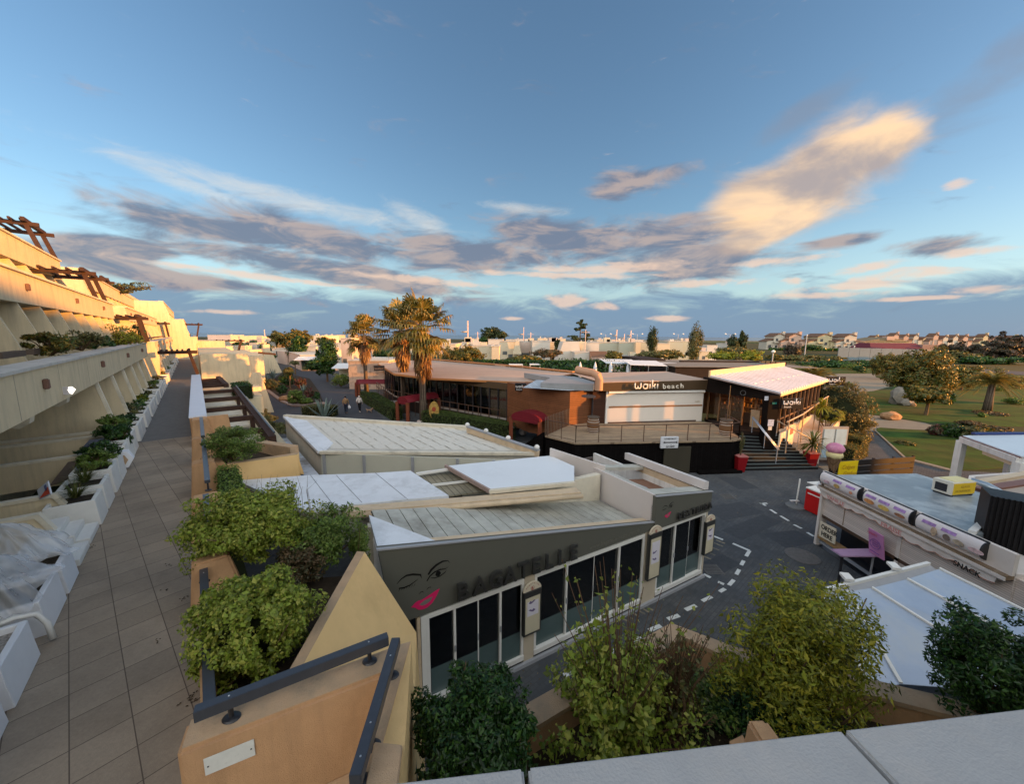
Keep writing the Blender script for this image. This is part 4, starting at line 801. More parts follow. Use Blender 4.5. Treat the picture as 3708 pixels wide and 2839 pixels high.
# spotlight under the second parapet: a lit wall lamp
ob = thing('wall_lamp', 'lit white wall lamp low on the near cream parapet', 'lamp', TWP(15.35,-2.75,6.0))
MB().fbox(TWP, 15.3, 15.42, -2.8, -2.70, 6.02, 6.22).build('housing', mat('lamp housing', (.45,.43,.45), .5, .05, 2), ob)
mb = MB(); mb.lathe([(.012,-.10),(.05,-.04),(.085,.02),(.03,.10)], TWP(15.36,-2.66,6.12), 14); mb.build('shade', mat('glowing shade', (.8,.8,.75), .5, 0, 1, emit=((1,.92,.8), .7)), ob)
# ---------------- pergolas ----------------
wood = mat('dark stained wood', (.048,.026,.019), .75, .25, 3, .3, 20)
def pergola(label, t0, t1, wf, zf, wt_, zt, inner, n=7):
    ob = thing('pergola', label, 'pergola', TWP(t0, wf, zf), 'dark wooden pergolas on the terraces')
    for t in (t0, t1):
        MB().beam(TWP(t,wf,zf), TWP(t,wt_,zt), .2, .24, (td[0],td[1],0)).build('post', wood, ob)
        MB().beam(TWP(t,wt_+.5,zt+.05), TWP(t,inner,zt+.05), .16, .22).build('rafter', wood, ob)
    sl = MB()
    for i in range(n):
        w = inner+.2+(wt_-inner-.3)*i/(n-1); sl.beam(TWP(t0-.5,w,zt+.2), TWP(t1+.5,w,zt+.2), .09, .14)
    sl.build('slats', wood, ob)
    MB().beam(TWP(t0-.6,wt_,zt+.22), TWP(t1+.6,wt_,zt+.22), .16, .22).build('front_beam', wood, ob)
    return ob
pergola('largest wooden pergola at the top left edge of the cream building', 36.4, 39.6, -6.55, 12.5, -6.95, 13.95, -9.8)
pergola('wooden pergola on the third terrace below the topmost one', 35.0, 38.3, -4.4, 9.74, -4.75, 11.2, -8.2)
pergola('wooden pergola on the second terrace with a dark round shrub at its foot', 41.6, 43.6, -2.9, 6.93, -3.2, 8.75, -6.4)
pergola('small wooden pergola spanning the walkway near its end', 39.3, 40.3, .0, 4.4, -.35, 6.1, -2.2, 6)
pergola('thin wooden pergola on the far jog of the second terrace', 82.3, 86, .5, 7.0, .9, 9.0, -3.2, 6)
pergola('thin wooden pergola standing left of the far jog', 79.0, 80.5, -2.9, 7.0, -3.1, 9.0, -6.2, 5)
pergola('low far pergola above the end of the cream terraces', 93.5, 96, 6.8, 4.0, 7.4, 6.1, 3.3, 5)
pergola('far pergola leaning on the skyline of the top terrace', 60, 64, -6.6, 12.5, -6.9, 13.3, -8.5, 5)
pergola('second far pergola on the skyline of the top terrace', 70, 77, -6.6, 12.5, -6.9, 13.2, -8.5, 5)
# ---------------- white planters along the walkway ----------------
whp = mat('white planter', (.66,.66,.64), .75, .06, 3, .3, 60, dirt=(.36,.35,.30), dsc=2.2, dth=(.56,.78))
whc = mat('clean white planter', (.70,.72,.76), .6, .04, 3, 0)
pebble = mat('pebbles', (.30,.28,.26), .9, .6, 30, 1, 25)
def wplanter(t0, t1, z, label, m, fill=soil, h=0):
    ob = thing('white_planter', label, 'planter', TWP(t0,-2.0,3.4), 'white planter boxes along the walkway')
    mb = MB(); wi = -2.75
    A_ = [TWP(t0,-1.95,3.401),TWP(t1,-1.95,3.401),TWP(t1,wi,3.401),TWP(t0,wi,3.401)]; Bm = [TWP(t0,-1.98,3.7),TWP(t1,-1.98,3.7),TWP(t1,wi,3.7),TWP(t0,wi,3.7)]
    Tt = [TWP(t0,-2.0,z),TWP(t1,-2.0,z),TWP(t1,wi,z),TWP(t0,wi,z)]; Ti = [TWP(t0+.06,-2.07,z),TWP(t1-.06,-2.07,z),TWP(t1-.06,wi+.06,z),TWP(t0+.06,wi+.06,z)]; Tl = [(a,b,z-.09) for a,b,_ in Ti]
    v = A_+Bm+Tt+Ti+Tl; f = [(3,2,1,0)]
    for b in (0,4,8,12): f += [(b+i, b+(i+1)%4, b+4+(i+1)%4, b+4+i) for i in range(4)]
    mb.add(v, f); mb.build('box', m, ob, bevel=.008); MB().prism([p[:2] for p in Tl], z-.16, z-.085).build('fill', fill, ob)
    return ob
wplanter(5.05, 6.30, 3.95, 'clean white planter with a spiky thin grass, nearest at the bottom left', whc)
wplanter(6.5, 7.45, 3.95, 'clean white planter with grey pebbles and a curled pipe at its front', whc, pebble)
wplanter(7.9, 8.85, 3.93, 'white planter under the nearer plastic sheet cover', whc)
wplanter(9.0, 9.7, 3.93, 'smaller white planter under the farther plastic sheet cover', whc)
wplanter(11.95, 12.8, 4.0, 'weathered white planter with long arching grass next to the white steps', whp)
wplanter(12.95, 13.85, 4.05, 'weathered white planter with orange rooted grass and a pipe loop', whp)
wplanter(14.2, 15.2, 4.08, 'white planter with feathery light green plant', whp)
wplanter(15.3, 16.2, 4.08, 'white planter with dark trailing leaves beside the feathery plant', whp)
wplanter(16.9, 17.6, 4.1, 'small white planter beside the hexagonal white vent box', whp)
wplanter(17.7, 18.6, 4.1, 'white planter overgrown by a dark creeping shrub', whp)
wplanter(18.7, 19.6, 4.12, 'white planter overgrown by the taller dark shrub', whp)
rest_t = [20.5,21.6,23.4,24.5,26.3,27.4,28.6,30.4,31.5,33.4,34.6,36.2,37.6,39.5,41.5,44.5,47.5,50.5,54,58,62,67,72]
ordw = ['first','second','third','fourth','fifth','sixth','seventh','eighth','ninth','tenth','eleventh','twelfth','thirteenth','fourteenth','fifteenth','sixteenth','seventeenth','eighteenth','nineteenth','twentieth','twenty first','twenty second','twenty third']
for i, t in enumerate(rest_t): wplanter(t, t+1.0+(t>40)*.8, 4.05, f'far white planter, {ordw[i]} beyond the asphalt strip on the walkway', whp)
# steps between planters
for t0, t1, lb in ((10.0,10.85,'pale white steps just beyond the plastic covered planters'),(10.95,11.85,'pale white steps next to the arching grass planter')):
    ob = thing('doorstep', lb, 'steps', TWP(t0,-2.0,3.4)); mb = MB()
    for i in range(3): tb(mb, t0, t1, -2.75, -1.98-.20*i, 3.401+.13*i, 3.401+.13*(i+1))
    mb.build('steps', whp, ob, bevel=.01)
ob = thing('vent_box', 'hexagonal white vent box with a rusty mouth among the planters', 'vent', TWP(16.4,-2.1,3.4)); mb = MB()
mb.slab([TWP(16.3,-2.0+a,3.75+b) for a,b in ((-.30,0),(-.15,.26),(.10,.26),(.22,0),(.08,-.26),(-.15,-.26))], (td[0]*.35, td[1]*.35, 0)); mb.build('box', whc, ob, bevel=.01)
MB().slab([TWP(16.29,-2.03+a*.6,3.75+b*.6) for a,b in ((-.30,0),(-.15,.26),(.10,.26),(.22,0),(.08,-.26),(-.15,-.26))], (-td[0]*.003, -td[1]*.003, 0)).build('mouth', tantop, ob)
ob = thing('drain_pipe', 'curled white pipe end between the pebble planter and the next planter', 'pipe', TWP(7.65,-2.0,3.9)); MB().tube([TWP(7.62,-2.5,3.86),TWP(7.64,-2.15,3.93),TWP(7.66,-1.98,3.88),TWP(7.67,-1.90,3.7),TWP(7.66,-1.88,3.45)], .035, 10).build('pipe', whp, ob, smooth=True)
# plastic sheets over two planters
pla = bpy.data.materials.new('clear plastic sheet'); pla.use_nodes = True; t_ = pla.node_tree; b_ = t_.nodes['Principled BSDF']; b_.inputs['Base Color'].default_value = (.55,.58,.62,1); b_.inputs['Roughness'].default_value = .12
tr_ = t_.nodes.new('ShaderNodeBsdfTransparent'); mx_ = t_.nodes.new('ShaderNodeMixShader'); mx_.inputs[0].default_value = .42; t_.links.new(tr_.outputs[0], mx_.inputs[1]); t_.links.new(b_.outputs[0], mx_.inputs[2]); t_.links.new(mx_.outputs[0], t_.nodes['Material Output'].inputs[0])
def sheetcover(t0, t1, h, label, seed):
    ob = thing('plastic_cover', label, 'plastic sheet', TWP(t0,-2.4,4.0)); g = np.random.default_rng(seed); nu, nv = 96, 34; mb = MB(); vs = []
    for j in range(nv+1):
        v = j/nv
        for i in range(nu):
            a = 2*math.pi*i/nu; fold = 1+.16*math.sin(a*5+seed+v)*(.3+v)+.12*abs(math.sin(a*8+seed*2+v*2))*(.3+v)+.06*math.sin(a*19+v*6)
            rr_ = (.10+.95*v**.75)*fold; tt = (t0+t1)/2+math.cos(a)*rr_*(t1-t0)*.52; ww = -2.42-.25*(1-v)+math.sin(a)*rr_*.42; zz = 4.0+h*(1-v**1.2)+.05*math.sin(a*3+v*9+seed)*v+.03*math.sin(a*9-v*13)
            vs.append(TWP(tt, ww, max(zz, 3.94)))
    mb.add(vs, [(j*nu+i, j*nu+(i+1)%nu, (j+1)*nu+(i+1)%nu, (j+1)*nu+i) for j in range(nv) for i in range(nu)]+[tuple(range(nu))])
    mb.build('sheet', pla, ob, smooth=True)
sheetcover(7.75, 9.0, .62, 'crumpled clear plastic sheet over the nearer white planter', 1); sheetcover(9.0, 10.0, .62, 'crumpled clear plastic sheet over the farther small planter', 4)
# tilted dark covers, sign panel
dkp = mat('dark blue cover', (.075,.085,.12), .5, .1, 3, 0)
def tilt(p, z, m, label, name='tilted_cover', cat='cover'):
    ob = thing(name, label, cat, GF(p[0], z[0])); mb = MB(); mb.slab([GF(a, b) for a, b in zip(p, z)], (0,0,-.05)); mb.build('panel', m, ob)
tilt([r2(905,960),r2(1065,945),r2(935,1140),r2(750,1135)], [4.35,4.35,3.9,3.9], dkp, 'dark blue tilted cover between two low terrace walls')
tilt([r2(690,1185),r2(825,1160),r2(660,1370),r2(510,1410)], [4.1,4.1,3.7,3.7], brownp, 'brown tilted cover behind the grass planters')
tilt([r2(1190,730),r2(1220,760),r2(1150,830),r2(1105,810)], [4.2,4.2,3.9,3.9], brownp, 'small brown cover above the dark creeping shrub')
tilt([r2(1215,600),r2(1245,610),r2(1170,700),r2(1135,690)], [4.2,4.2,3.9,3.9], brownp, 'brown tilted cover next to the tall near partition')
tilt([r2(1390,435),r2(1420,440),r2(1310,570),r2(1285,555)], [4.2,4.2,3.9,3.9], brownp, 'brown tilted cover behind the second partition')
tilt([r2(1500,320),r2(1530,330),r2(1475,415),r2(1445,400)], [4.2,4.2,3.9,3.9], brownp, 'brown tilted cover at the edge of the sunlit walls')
ob = thing('sale_sign', 'small blue white and red sign standing on a low terrace wall', 'sign', TWP(12.5,-3.4,4.2))
q = [Vector(YP(p, G(r2(440,1500),4.3)[1])) for p in (r2(375,1470),r2(480,1380),r2(515,1510),r2(400,1565))]
MB().slab([tuple(a) for a in q], (.01,.02,0)).build('panel', mat('pale blue sign', (.50,.56,.68), .5, .03, 4), ob)
rd_ = mat('sign red', (.62,.10,.06), .5, .03, 4); e = Vector((-.006,-.012,0))
MB().slab([tuple(q[3].lerp(q[0],.05)+e+(q[2]-q[3])*.15), tuple(q[3].lerp(q[0],.12)+e+(q[2]-q[3])*.15), tuple(q[2].lerp(q[1],.60)+e), tuple(q[2].lerp(q[1],.05)+e)], (0,.001,0)).build('red_flash', rd_, ob)
MB().slab([tuple(q[0].lerp(q[1],.7)+e+(q[2]-q[1])*.15), tuple(q[0].lerp(q[1],.9)+e+(q[2]-q[1])*.15), tuple(q[0].lerp(q[1],.9)+e+(q[2]-q[1])*.6), tuple(q[0].lerp(q[1],.7)+e+(q[2]-q[1])*.6)], (0,.001,0)).build('blue_mark', mat('sign blue', (.12,.16,.38), .5, .03, 4), ob)
# ---------------- structures right of the walkway ----------------
pw = thing('terrace_parapet', 'white topped parapet running along the far right side of the walkway', 'parapet', TWP(19,-.1,3.2))
mb = MB(); mb.prism([TWP(18.9,-.40), TWP(38,-.35), TWP(38,.12), TWP(18.9,.10)], 3.2, 4.40); mb.build('wall', tan, pw)
mb = MB(); mb.prism([TWP(18.9,-.42), TWP(38,-.37), TWP(38,.16), TWP(18.9,.13)], 4.40, 4.46); mb.build('coping', mat('bluish coping', (.58,.62,.70), .5, .05, 2, dirt=(.45,.46,.5), dsc=1, dth=(.55,.8)), pw)
ob = thing('tan_flank', 'tan angular flank wall where the white topped parapet begins', 'wall', TWP(18.9,.3,2.6)); finp(MB(), 18.85, [(.10,2.6),(.95,2.6),(.80,4.40),(.10,4.40)], .15).build('flank', tan, ob, bevel=.01)
lt = thing('lower_terrace', 'cream lower terrace with dark cross beams right of the walkway', 'terrace building', TWP(26,1,0))
MB().fbox(TWP, 17.0, 43, .05, 2.35, 0, 2.75).build('deck', cream, lt)
MB().fbox(TWP, 17.0, 43, 2.35, 2.6, 0, 3.1).build('outer_wall', cream, lt)
for i, t in enumerate((18.2,21.3,24.6,28.4,32.2)):
    MB().beam(TWP(t,.12,3.72), TWP(t,2.1,3.72), .22, .22).build('cross_beam', wood, lt)
    tb(MB(), t+.9, t+2.6, .15, 1.75, 3.1, 3.18).build('roof_panel', creamd, lt)
MB().beam(TWP(16.3,1.95,3.72), TWP(33.4,1.95,3.72), .24, .26).build('long_beam', wood, lt)
MB().beam(TWP(16.3,2.02,3.98), TWP(33.0,2.02,3.98), .06, .05).build('long_rail', railm, lt)
for t in (19,23,27,31): MB().fbox(TWP, t, t+.2, 1.85, 2.05, 0, 3.6).build('post', wood, lt)
for t in (34.2,35.4,36.6,37.8,39): MB().beam(TWP(t,.12,3.9), TWP(t,1.6,3.9), .2, .2).build('cross_beam', wood, lt)
MB().beam(TWP(33.5,1.5,3.95), TWP(40,1.3,3.95), .3, .26).build('long_beam', wood, lt)
MB().fbox(TWP, 33.4, 43.5, .1, 3.6, 0, 3.0).build('deck', cream, lt)
finp(MB(), 42.6, [(2.6,0),(5.42,0),(4.6,3.98),(3.97,4.0),(3.5,3.0),(2.73,2.8)], .3).build('battered_fin', cream, lt)
finp(MB(), 44.0, [(.15,0),(4.05,0),(3.98,4.3),(3.85,5.72),(.32,5.8)], .3).build('battered_fin', cream, lt)
MB().fbox(TWP, 44.3, 72, .3, 3.6, 0, 5.5).build('block', cream, lt)
MB().fbox(TWP, 36.5, 37.8, 3.3, 3.9, 3.0, 3.35).build('chimney', cream, lt)
lt2 = thing('lower_terrace', 'sunlit cream block with a stepped chimney at the end of the lower terraces', 'terrace building', TWP(85,9,0))
finp(MB(), 85.4, [(6,0),(12.8,0),(11.3,4.3),(10.3,4.3),(10.0,3.0),(7,3.6),(6,3.6)], .4).build('battered_fin', cream, lt2)
MB().fbox(TWP, 85.8, 120, 5, 11, 0, 3.4).build('block', cream, lt2)
MB().fbox(TWP, 86, 88, 10.1, 11.2, 3.4, 5.6).build('chimney', cream, lt2)
MB().fbox(TWP, 62, 84, 3.7, 7.2, 0, 4.6).build('block', cream, lt2)
MB().fbox(TWP, 90, 105, -2, 4.5, 0, 6.2).build('block', cream, lt2)
MB().beam(TWP(70,7.5,4.7), TWP(70,9.8,4.4), .3, .3).build('dark_beam', wood, lt2)
# ---------------- Waiki restaurant and shops ----------------
slatw = mat('reddish timber slats', (.17,.068,.030), .6, .12, 2, 0, wave=(None, .12, (.035,.015,.008), .10), dirt=(.10,.035,.015), dsc=1.2, dth=(.5,.8))
darkw = mat('dark timber', (.022,.013,.010), .7, .2, 3, 0)
blackc = mat('black cladding', (.007,.006,.006), .9, .3, 8, 0, wave=(.15, .14, (.003,.003,.003), .12), spec=.02)
pinkroof = mat('pinkish roof', (.44,.32,.25), .8, .05, .8, .3, 60, dirt=(.36,.27,.22), dsc=.5, dth=(.5,.85))
rust = mat('brown fascia', (.075,.048,.026), .6, .05, 1, 0)
orange = mat('copper trim', (.40,.17,.06), .45, .08, 2, 0)
wgl = glassmat('shop window glass', (.80,.76,.70), .03)
wallw = mat('white smooth wall', (.66,.62,.56), .7, .03, .7, .15, 20)
w0 = Vector((6.35,24.42)); wd_ = Vector((6.82,.99)).normalized(); wn = Vector((-wd_.y, wd_.x))
def WF(s, q): p = w0+wd_*s+wn*q; return (p.x, p.y)
wk = thing('beach_restaurant', 'raised timber and white walled restaurant with waiki beach lettering and a terrace deck', 'restaurant', (*w0, 0))
MB().fbox(WF, .0, 6.95, 0, .3, 1.9, 4.15).build('white_wall', wallw, wk)
MB().fbox(WF, .12, 6.9, -.03, .0, 2.98, 3.08).build('wall_stripe', mat('brown stripe', (.30,.15,.07), .6, .05, 1), wk)
MB().fbox(WF, .1, 6.5, -.05, .0, 1.9, 2.0).build('wall_base', mat('dark plinth', (.10,.07,.06), .7, .1, 2), wk)
MB().fbox(WF, -.10, .0, -.04, .32, 1.9, 4.15).build('corner_post', alu, wk)
for s in (0.02, 6.85): MB().fbox(WF, s, s+.08, -.12, 0, 3.9, 4.12).build('blind_bracket', beige, wk)
MB().fbox(WF, .02, 6.93, -.16, .0, 3.98, 4.10).build('blind_box', alu, wk)
mb = MB(); mb.hexa([(*WF(-.55,-.18),4.13),(*WF(7.05,-.18),4.15),(*WF(7.05,2),4.15),(*WF(-.55,2),4.13)], [(*WF(-.62,-.22),4.68),(*WF(7.15,-.22),4.80),(*WF(7.1,2.2),4.80),(*WF(-.55,2.2),4.68)]); mb.build('sign_fascia', rust, wk)
mb = MB(); mb.hexa([(*WF(-.6,-.2),4.685),(*WF(7.1,-.2),4.805),(*WF(7.0,5.0),4.86),(*WF(-.9,5.2),4.74)], [(*WF(-.6,-.2),4.72),(*WF(7.1,-.2),4.84),(*WF(7.0,5.0),4.90),(*WF(-.9,5.2),4.78)]); mb.build('roof', pinkroof, wk)
MB().fbox(WF, -.6, 7.1, .3, 5.5, 1.9, 4.12).build('core_walls', darkw, wk)
lit_l = mat('cream raised letter', (.80,.72,.60), .4, .02, 1, 0)
wfm = lambda s, z, q=-.40: frame((*WF(s,q), z), (wd_.x, wd_.y, 0.016))
# rounded stroke lettering for 'waiki'
def strokes(word, s0, z0, h, r, q, parent, m, plane, adv):
    x = 0
    def arc(cx, cy, rad, a0, a1, n=9): return [(cx+rad*math.cos(a0+(a1-a0)*i/n), cy+rad*math.sin(a0+(a1-a0)*i/n)) for i in range(n+1)]
    pi = math.pi
    for ch in word:
        if ch == 'w': S_ = [[(0,.95)]+arc(.25,.3,.25,pi,1.5*pi)+arc(.25,.3,.25,1.5*pi,2*pi)[1:]+[(.5,.6)]+arc(.75,.3,.25,pi,2*pi)+[(1.0,.95)]]; wdt = 1.0
        elif ch == 'a': S_ = [arc(.38,.38,.38,0,2*pi,16), [(.76,.8),(.76,0)]]; wdt = .76
        elif ch == 'i': S_ = [[(0,.78),(0,0)], [(0,1.15),(.01,1.2)]]; wdt = 0
        elif ch == 'k': S_ = [[(0,1.45),(0,0)], [(.0,.35),(.25,.4),(.5,.78)], [(.25,.4),(.42,.28),(.5,0)]]; wdt = .5
        for st in S_:
            mb = MB(); mb.tube([plane(s0+(x+px_)*h, z0+py*h, q) for px_, py in st], r, 8); mb.build('letter', m, parent, smooth=True)
        x += wdt+adv
    return s0+x*h
pw_ = lambda s, z, q: (*WF(s,q), z)
strokes('waiki', 1.66, 4.30, .40, .042, -.45, wk, lit_l, pw_, .42)
for i, ch in enumerate('beach'): text(ch, .46, .07, wfm(3.62+i*.315, 4.285+i*.006, -.42), 'letter', lit_l, wk, off=-.003, sx=1.12)
text('indie', .20, .005, wfm(6.30, 3.25, -.035), 'faint_lettering', mat('faint wall lettering', (.50,.42,.32), .7, 0, 1), wk)
# timber wing, left of the white wall
t0 = Vector((3.77,23.92)); tl = Vector((.2,26.9))
MB().prism([tuple(t0), tuple(w0+Vector((-.9,.3))), tuple(w0+Vector((-.6,.5))), tuple(w0+Vector((-1,3))), (3.2,26.5)], 1.3, 4.16).build('timber_wing', slatw, wk)
MB().prism([(w0.x-1.0,w0.y-.02), (w0.x-.12,w0.y+.06), (w0.x-.12,w0.y+.5), (w0.x-1.0,w0.y+.5)], 1.9, 4.2).build('timber_return', mat('dark slats', (.06,.025,.015), .7, .1, 2, 0, wave=(None, .12, (.02,.01,.006), .12)), wk)
MB().prism([tuple(t0+Vector((-.0,.02))), (1.2,25.75), (-.36,28.4), (3.5,28.5)], .9, 4.14).build('timber_wing', slatw, wk)
zt = 4.2
mb = MB(); mb.add([(*G(r5(1800,990),4.3),4.3),(*G(r6(310,880),4.2),4.2),(*G(r6(600,865),4.25),4.25),(*G(r6(590,830),4.4),4.5),(*G(r5(1940,925),4.4),4.5)], [(0,1,2,3,4)]); mb.build('metal_canopy', mat('wavy metal sheet', (.42,.47,.52), .4, .1, 2, .0, dirt=(.25,.27,.30), dsc=1.5, dth=(.5,.7), wave=(-.2, .18, (.30,.33,.37), .3)), wk)
MB().prism([G(r5(2080,900),4.55), G(r6(20,880-60),4.5), G(r6(560,830),4.55), (6.2,27.5), (1,31)], 4.2, 4.62).build('canopy_back', mat('grey fascia', (.25,.26,.27), .6, .1, 2), wk)
# duct
d0 = Vector((*G(r6(610,860),4.4), 4.3)); mb = MB(); mb.tube([tuple(d0), (d0.x,d0.y,4.95), (d0.x-.08,d0.y+.05,5.22), (d0.x-.35,d0.y+.25,5.36), (d0.x-1.3,d0.y+.9,5.5)], .26, 16); mb.build('roof_duct', mat('terracotta duct', (.42,.24,.15), .6, .06, 2), wk, smooth='auto')
# left wing with shop windows
lw = [Vector(p) for p in ((-.38,28.6),(-6.2,33.0),(-12.6,39.4),(-15.5,44.7))]
wing = thing('shop_wing', 'long glazed wing with dark frames under a broad pinkish roof', 'shop building', (*lw[0], 0))
rf = [G(r5(1825,935),4.08), G(r5(860,892),4.08), G(r5(500,850),4.08), G(r5(340,752),4.08)]
rb = [G(r5(1000,740),4.9), G(r5(1420,790),4.85), G(r5(2090,862),4.8), (4.2,31.5)]
top = [(*p,4.42) for p in rf]+[(-12,50,4.8),(-6.2,44,4.85),(.5,38,4.85),(5.5,33,4.8),(1.6,27.4,4.6)]
mb = MB(); mb.add(top, [tuple(range(len(top)))]); mb.add([(a,b,c-.1) for a,b,c in top], [tuple(range(len(top)))[::-1]]); mb.build('roof', pinkroof, wing)
mb = MB()
for i in range(3): mb.beam((*rf[i],4.36), (*rf[i+1],4.36), .1, .16)
mb.beam((*rf[0],4.40), (2.0,27.6,4.62), .1, .12); mb.build('roof_edge', mat('copper trim', (.40,.17,.06)), wing)
mb = MB(); mb.beam((-12,50,4.9),(-6.2,44,4.95),.5,.1); mb.beam((-6.2,44,4.95),(.5,38,4.95),.5,.1); mb.beam((.5,38,4.95),(5.5,33,4.9),.5,.1); mb.build('rear_edge', orange, wing)
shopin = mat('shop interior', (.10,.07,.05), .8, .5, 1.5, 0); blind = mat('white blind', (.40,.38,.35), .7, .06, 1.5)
for i, (a, b, n) in enumerate(((lw[0],lw[1],8),(lw[1],lw[2],9),(lw[2],lw[3],6))):
    d = (b-a).normalized(); nv_ = Vector((d.y,-d.x)); L_ = (b-a).length
    if nv_.y < 0: nv_ = -nv_
    f_ = lambda s, q, a=a, d=d, nv_=nv_: (a.x+d.x*s+nv_.x*q, a.y+d.y*s+nv_.y*q)
    MB().fbox(f_, 0, L_, .0, .14, 0, 1.45).build('base_wall', darkw, wing)
    MB().fbox(f_, 0, L_, .0, .2, 3.85, 4.36).build('lintel', rust, wing)
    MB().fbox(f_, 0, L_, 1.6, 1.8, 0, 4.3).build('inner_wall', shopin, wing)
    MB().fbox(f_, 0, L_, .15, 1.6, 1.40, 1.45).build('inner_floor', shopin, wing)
    for k in range(n):
        s0_ = L_*k/n; s1_ = L_*(k+1)/n
        if i == 0 and k in (0,1,2):
            MB().fbox(f_, s0_+.05, s1_-.05, .12, .14, 1.5, 3.7).build('window_blind', blind, wing)
            for j, (sz, zz_) in enumerate(((.34,2.95),)):
                m_ = frame((*f_(s1_-.06,.115), zz_), (-d.x,-d.y,0)); pl_ = lambda s, z, q, m_=m_: tuple(m_ @ Vector((s, z, q)))
                strokes('waiki', 0, 0, .21, .022, 0, wing, mat('red brush letter', (.45,.07,.05), .6, 0, 1), pl_, .2)
        MB().fbox(f_, s0_, s1_, .05, .056, 1.45, 3.85).build('window_pane', wgl, wing)
        MB().fbox(f_, s0_-.05, s0_+.05, -.02, .10, 1.45, 3.9).build('window_frame', black, wing)
        if i == 0 and 3 <= k < 7:
            mb = MB(); random.seed(k)
            for z_ in (2.0,2.5,3.0): mb.fbox(f_, s0_+.1, s1_-.1, .8, 1.1, z_, z_+.03)
            for _ in range(16): x_ = random.uniform(s0_+.12,s1_-.25); z_ = random.choice((2.03,2.53,1.45)); mb.fbox(f_, x_, x_+.13, .8, 1.05, z_, z_+random.uniform(.12,.36))
            mb.build('shelf_goods', mat('shelf goods', (.25,.16,.10), .6, .5, 3, 0, rnd=.6), wing)
    mb = MB()   # balustrade
    for z_ in (1.75,2.25): mb.beam((*f_(0,-.9),z_+.15), (*f_(L_,-.9),z_+.15), .05, .05)
    for k in range(int(L_/1.1)+1): mb.beam((*f_(k*1.1,-.9),.4), (*f_(k*1.1,-.9),2.4), .05, .05, (1,0,0))
    mb.build('balustrade', mat('bronze rail', (.09,.05,.035), .5, .1, 3), wing)
    MB().fbox(f_, -.2, L_, .5 if False else -.0, .14, 1.452, 1.6).build('gallery', mat('gallery edge', (.30,.27,.24), .7, .1, 2), wing)
wing.location.z = -.35
# waiki hanging sign boxes
def wsign(p, d, w, h, label, n_='blade_sign'):
    ob = thing(n_, label, 'sign', p); d = Vector(d).normalized(); nv_ = Vector((d.y,-d.x,0)); 
    pts = [Vector(p)+d*a+Vector((0,0,b)) for a,b in ((0,0),(w,0),(w,h),(0,h))]
    MB().slab([tuple(x) for x in pts], tuple(-nv_*.12)).build('box', mat('black sign face', (.012,.012,.014), .4, 0, 1), ob)
    wm = mat('white sign letter', (.75,.72,.70), .5, 0, 1)
    m_ = frame(Vector(p)+d*w*.09+Vector((0,0,h*.42))+nv_*.012, d); pl_ = lambda s, z, q: tuple(m_ @ Vector((s, z, q)))
    strokes('waiki', 0, 0, w*.185, w*.019, 0, ob, wm, pl_, .42)
    text('beach', h*.24, .004, frame(Vector(p)+d*w*.12+Vector((0,0,h*.12))+nv_*.006, d), 'small_letters', wm, ob, sx=1.3)
wsign((*G(r5(1722,1022),3.75), 3.75), (.93,-.2,0), .80, .55, 'black waiki sign hanging at the right end of the shop wing')
wsign((15.98,21.75,3.52), (1,.05,0), 1.35, .62, 'black waiki sign box beside the dark corner pillar')
wsign((*G(r7(1240,690),3.95), 3.95), (.9,.0,0), 1.45, .72, 'black waiki sign box at the far end of the white lean to roof')
ob = thing('name_board', 'small black board with pale letters at the far left end of the shop wing', 'sign', (*G(r5(290,815),4.0), 4.0)); c_ = Vector((*G(r5(290,815),4.0), 4.0))
MB().box(c_.x, c_.x+1.1, c_.y, c_.y+.1, 3.95, 4.5).build('board', black, ob); text('boutique', .25, .01, frame((c_.x+.08,c_.y-.01,4.12),(1,0,0)), 'letters', mat('dull letters', (.25,.2,.18), .6), ob)
# entrance and right hand glazed wing
er = Vector((15.9,22.1)); ed = Vector((24.75-15.94, 29.34-22.09)).normalized(); en = Vector((-ed.y, ed.x))
def EF(s, q): p = er+ed*s+en*q; return (p.x, p.y)
gw = thing('glazed_wing', 'sunlit glazed restaurant wing with white ribbed lean to roof and wide dark entrance', 'restaurant', (*er, 0))
Lg = 11.3
MB().fbox(EF, 0, Lg, .0, .16, .0, 1.9).build('base_wall', mat('sunny base wall', (.56,.45,.34), .85, .08, 1, .3, 30), gw)
MB().fbox(EF, 0, Lg, .0, .18, 4.12, 4.40).build('eaves', mat('eaves board', (.55,.45,.33), .6, .05, 1), gw)
MB().fbox(EF, -.05, Lg+.4, -.22, -.04, 4.30, 4.42).build('gutter', mat('cream gutter', (.68,.58,.42), .5, .05, 1), gw)
MB().fbox(EF, 6.0, Lg, 3.2, 3.4, 1.9, 4.3).build('inner_wall', shopin, gw); MB().fbox(EF, .0, Lg, .16, 3.3, 1.86, 1.92).build('floor', darkw, gw)
nb = 11
for k in range(nb):
    s0_, s1_ = Lg*k/nb, Lg*(k+1)/nb
    MB().fbox(EF, s0_, s1_, .07, .08, 1.9, 4.12).build('window_pane', wgl, gw)
    MB().fbox(EF, s0_-.03, s0_+.03, -.03, .13, 1.9, 4.12).build('window_post', mat('brown window post', (.16,.09,.055), .5, .1, 2), gw)
MB().fbox(EF, 0, Lg, .02, .12, 2.62, 2.70).build('transom', mat('brown window post', (.16,.09,.055)), gw)
random.seed(8); mb = MB()
for i in range(9): s_ = .7+i*1.15; mb.fbox(EF, s_, s_+.5, 1.0, 1.5, 1.95, 2.7); mb.fbox(EF, s_, s_+.06, 1.0, 1.5, 2.7, 3.1)
mb.build('seating', mat('tan seating', (.38,.26,.16), .7, .2, 3), gw)
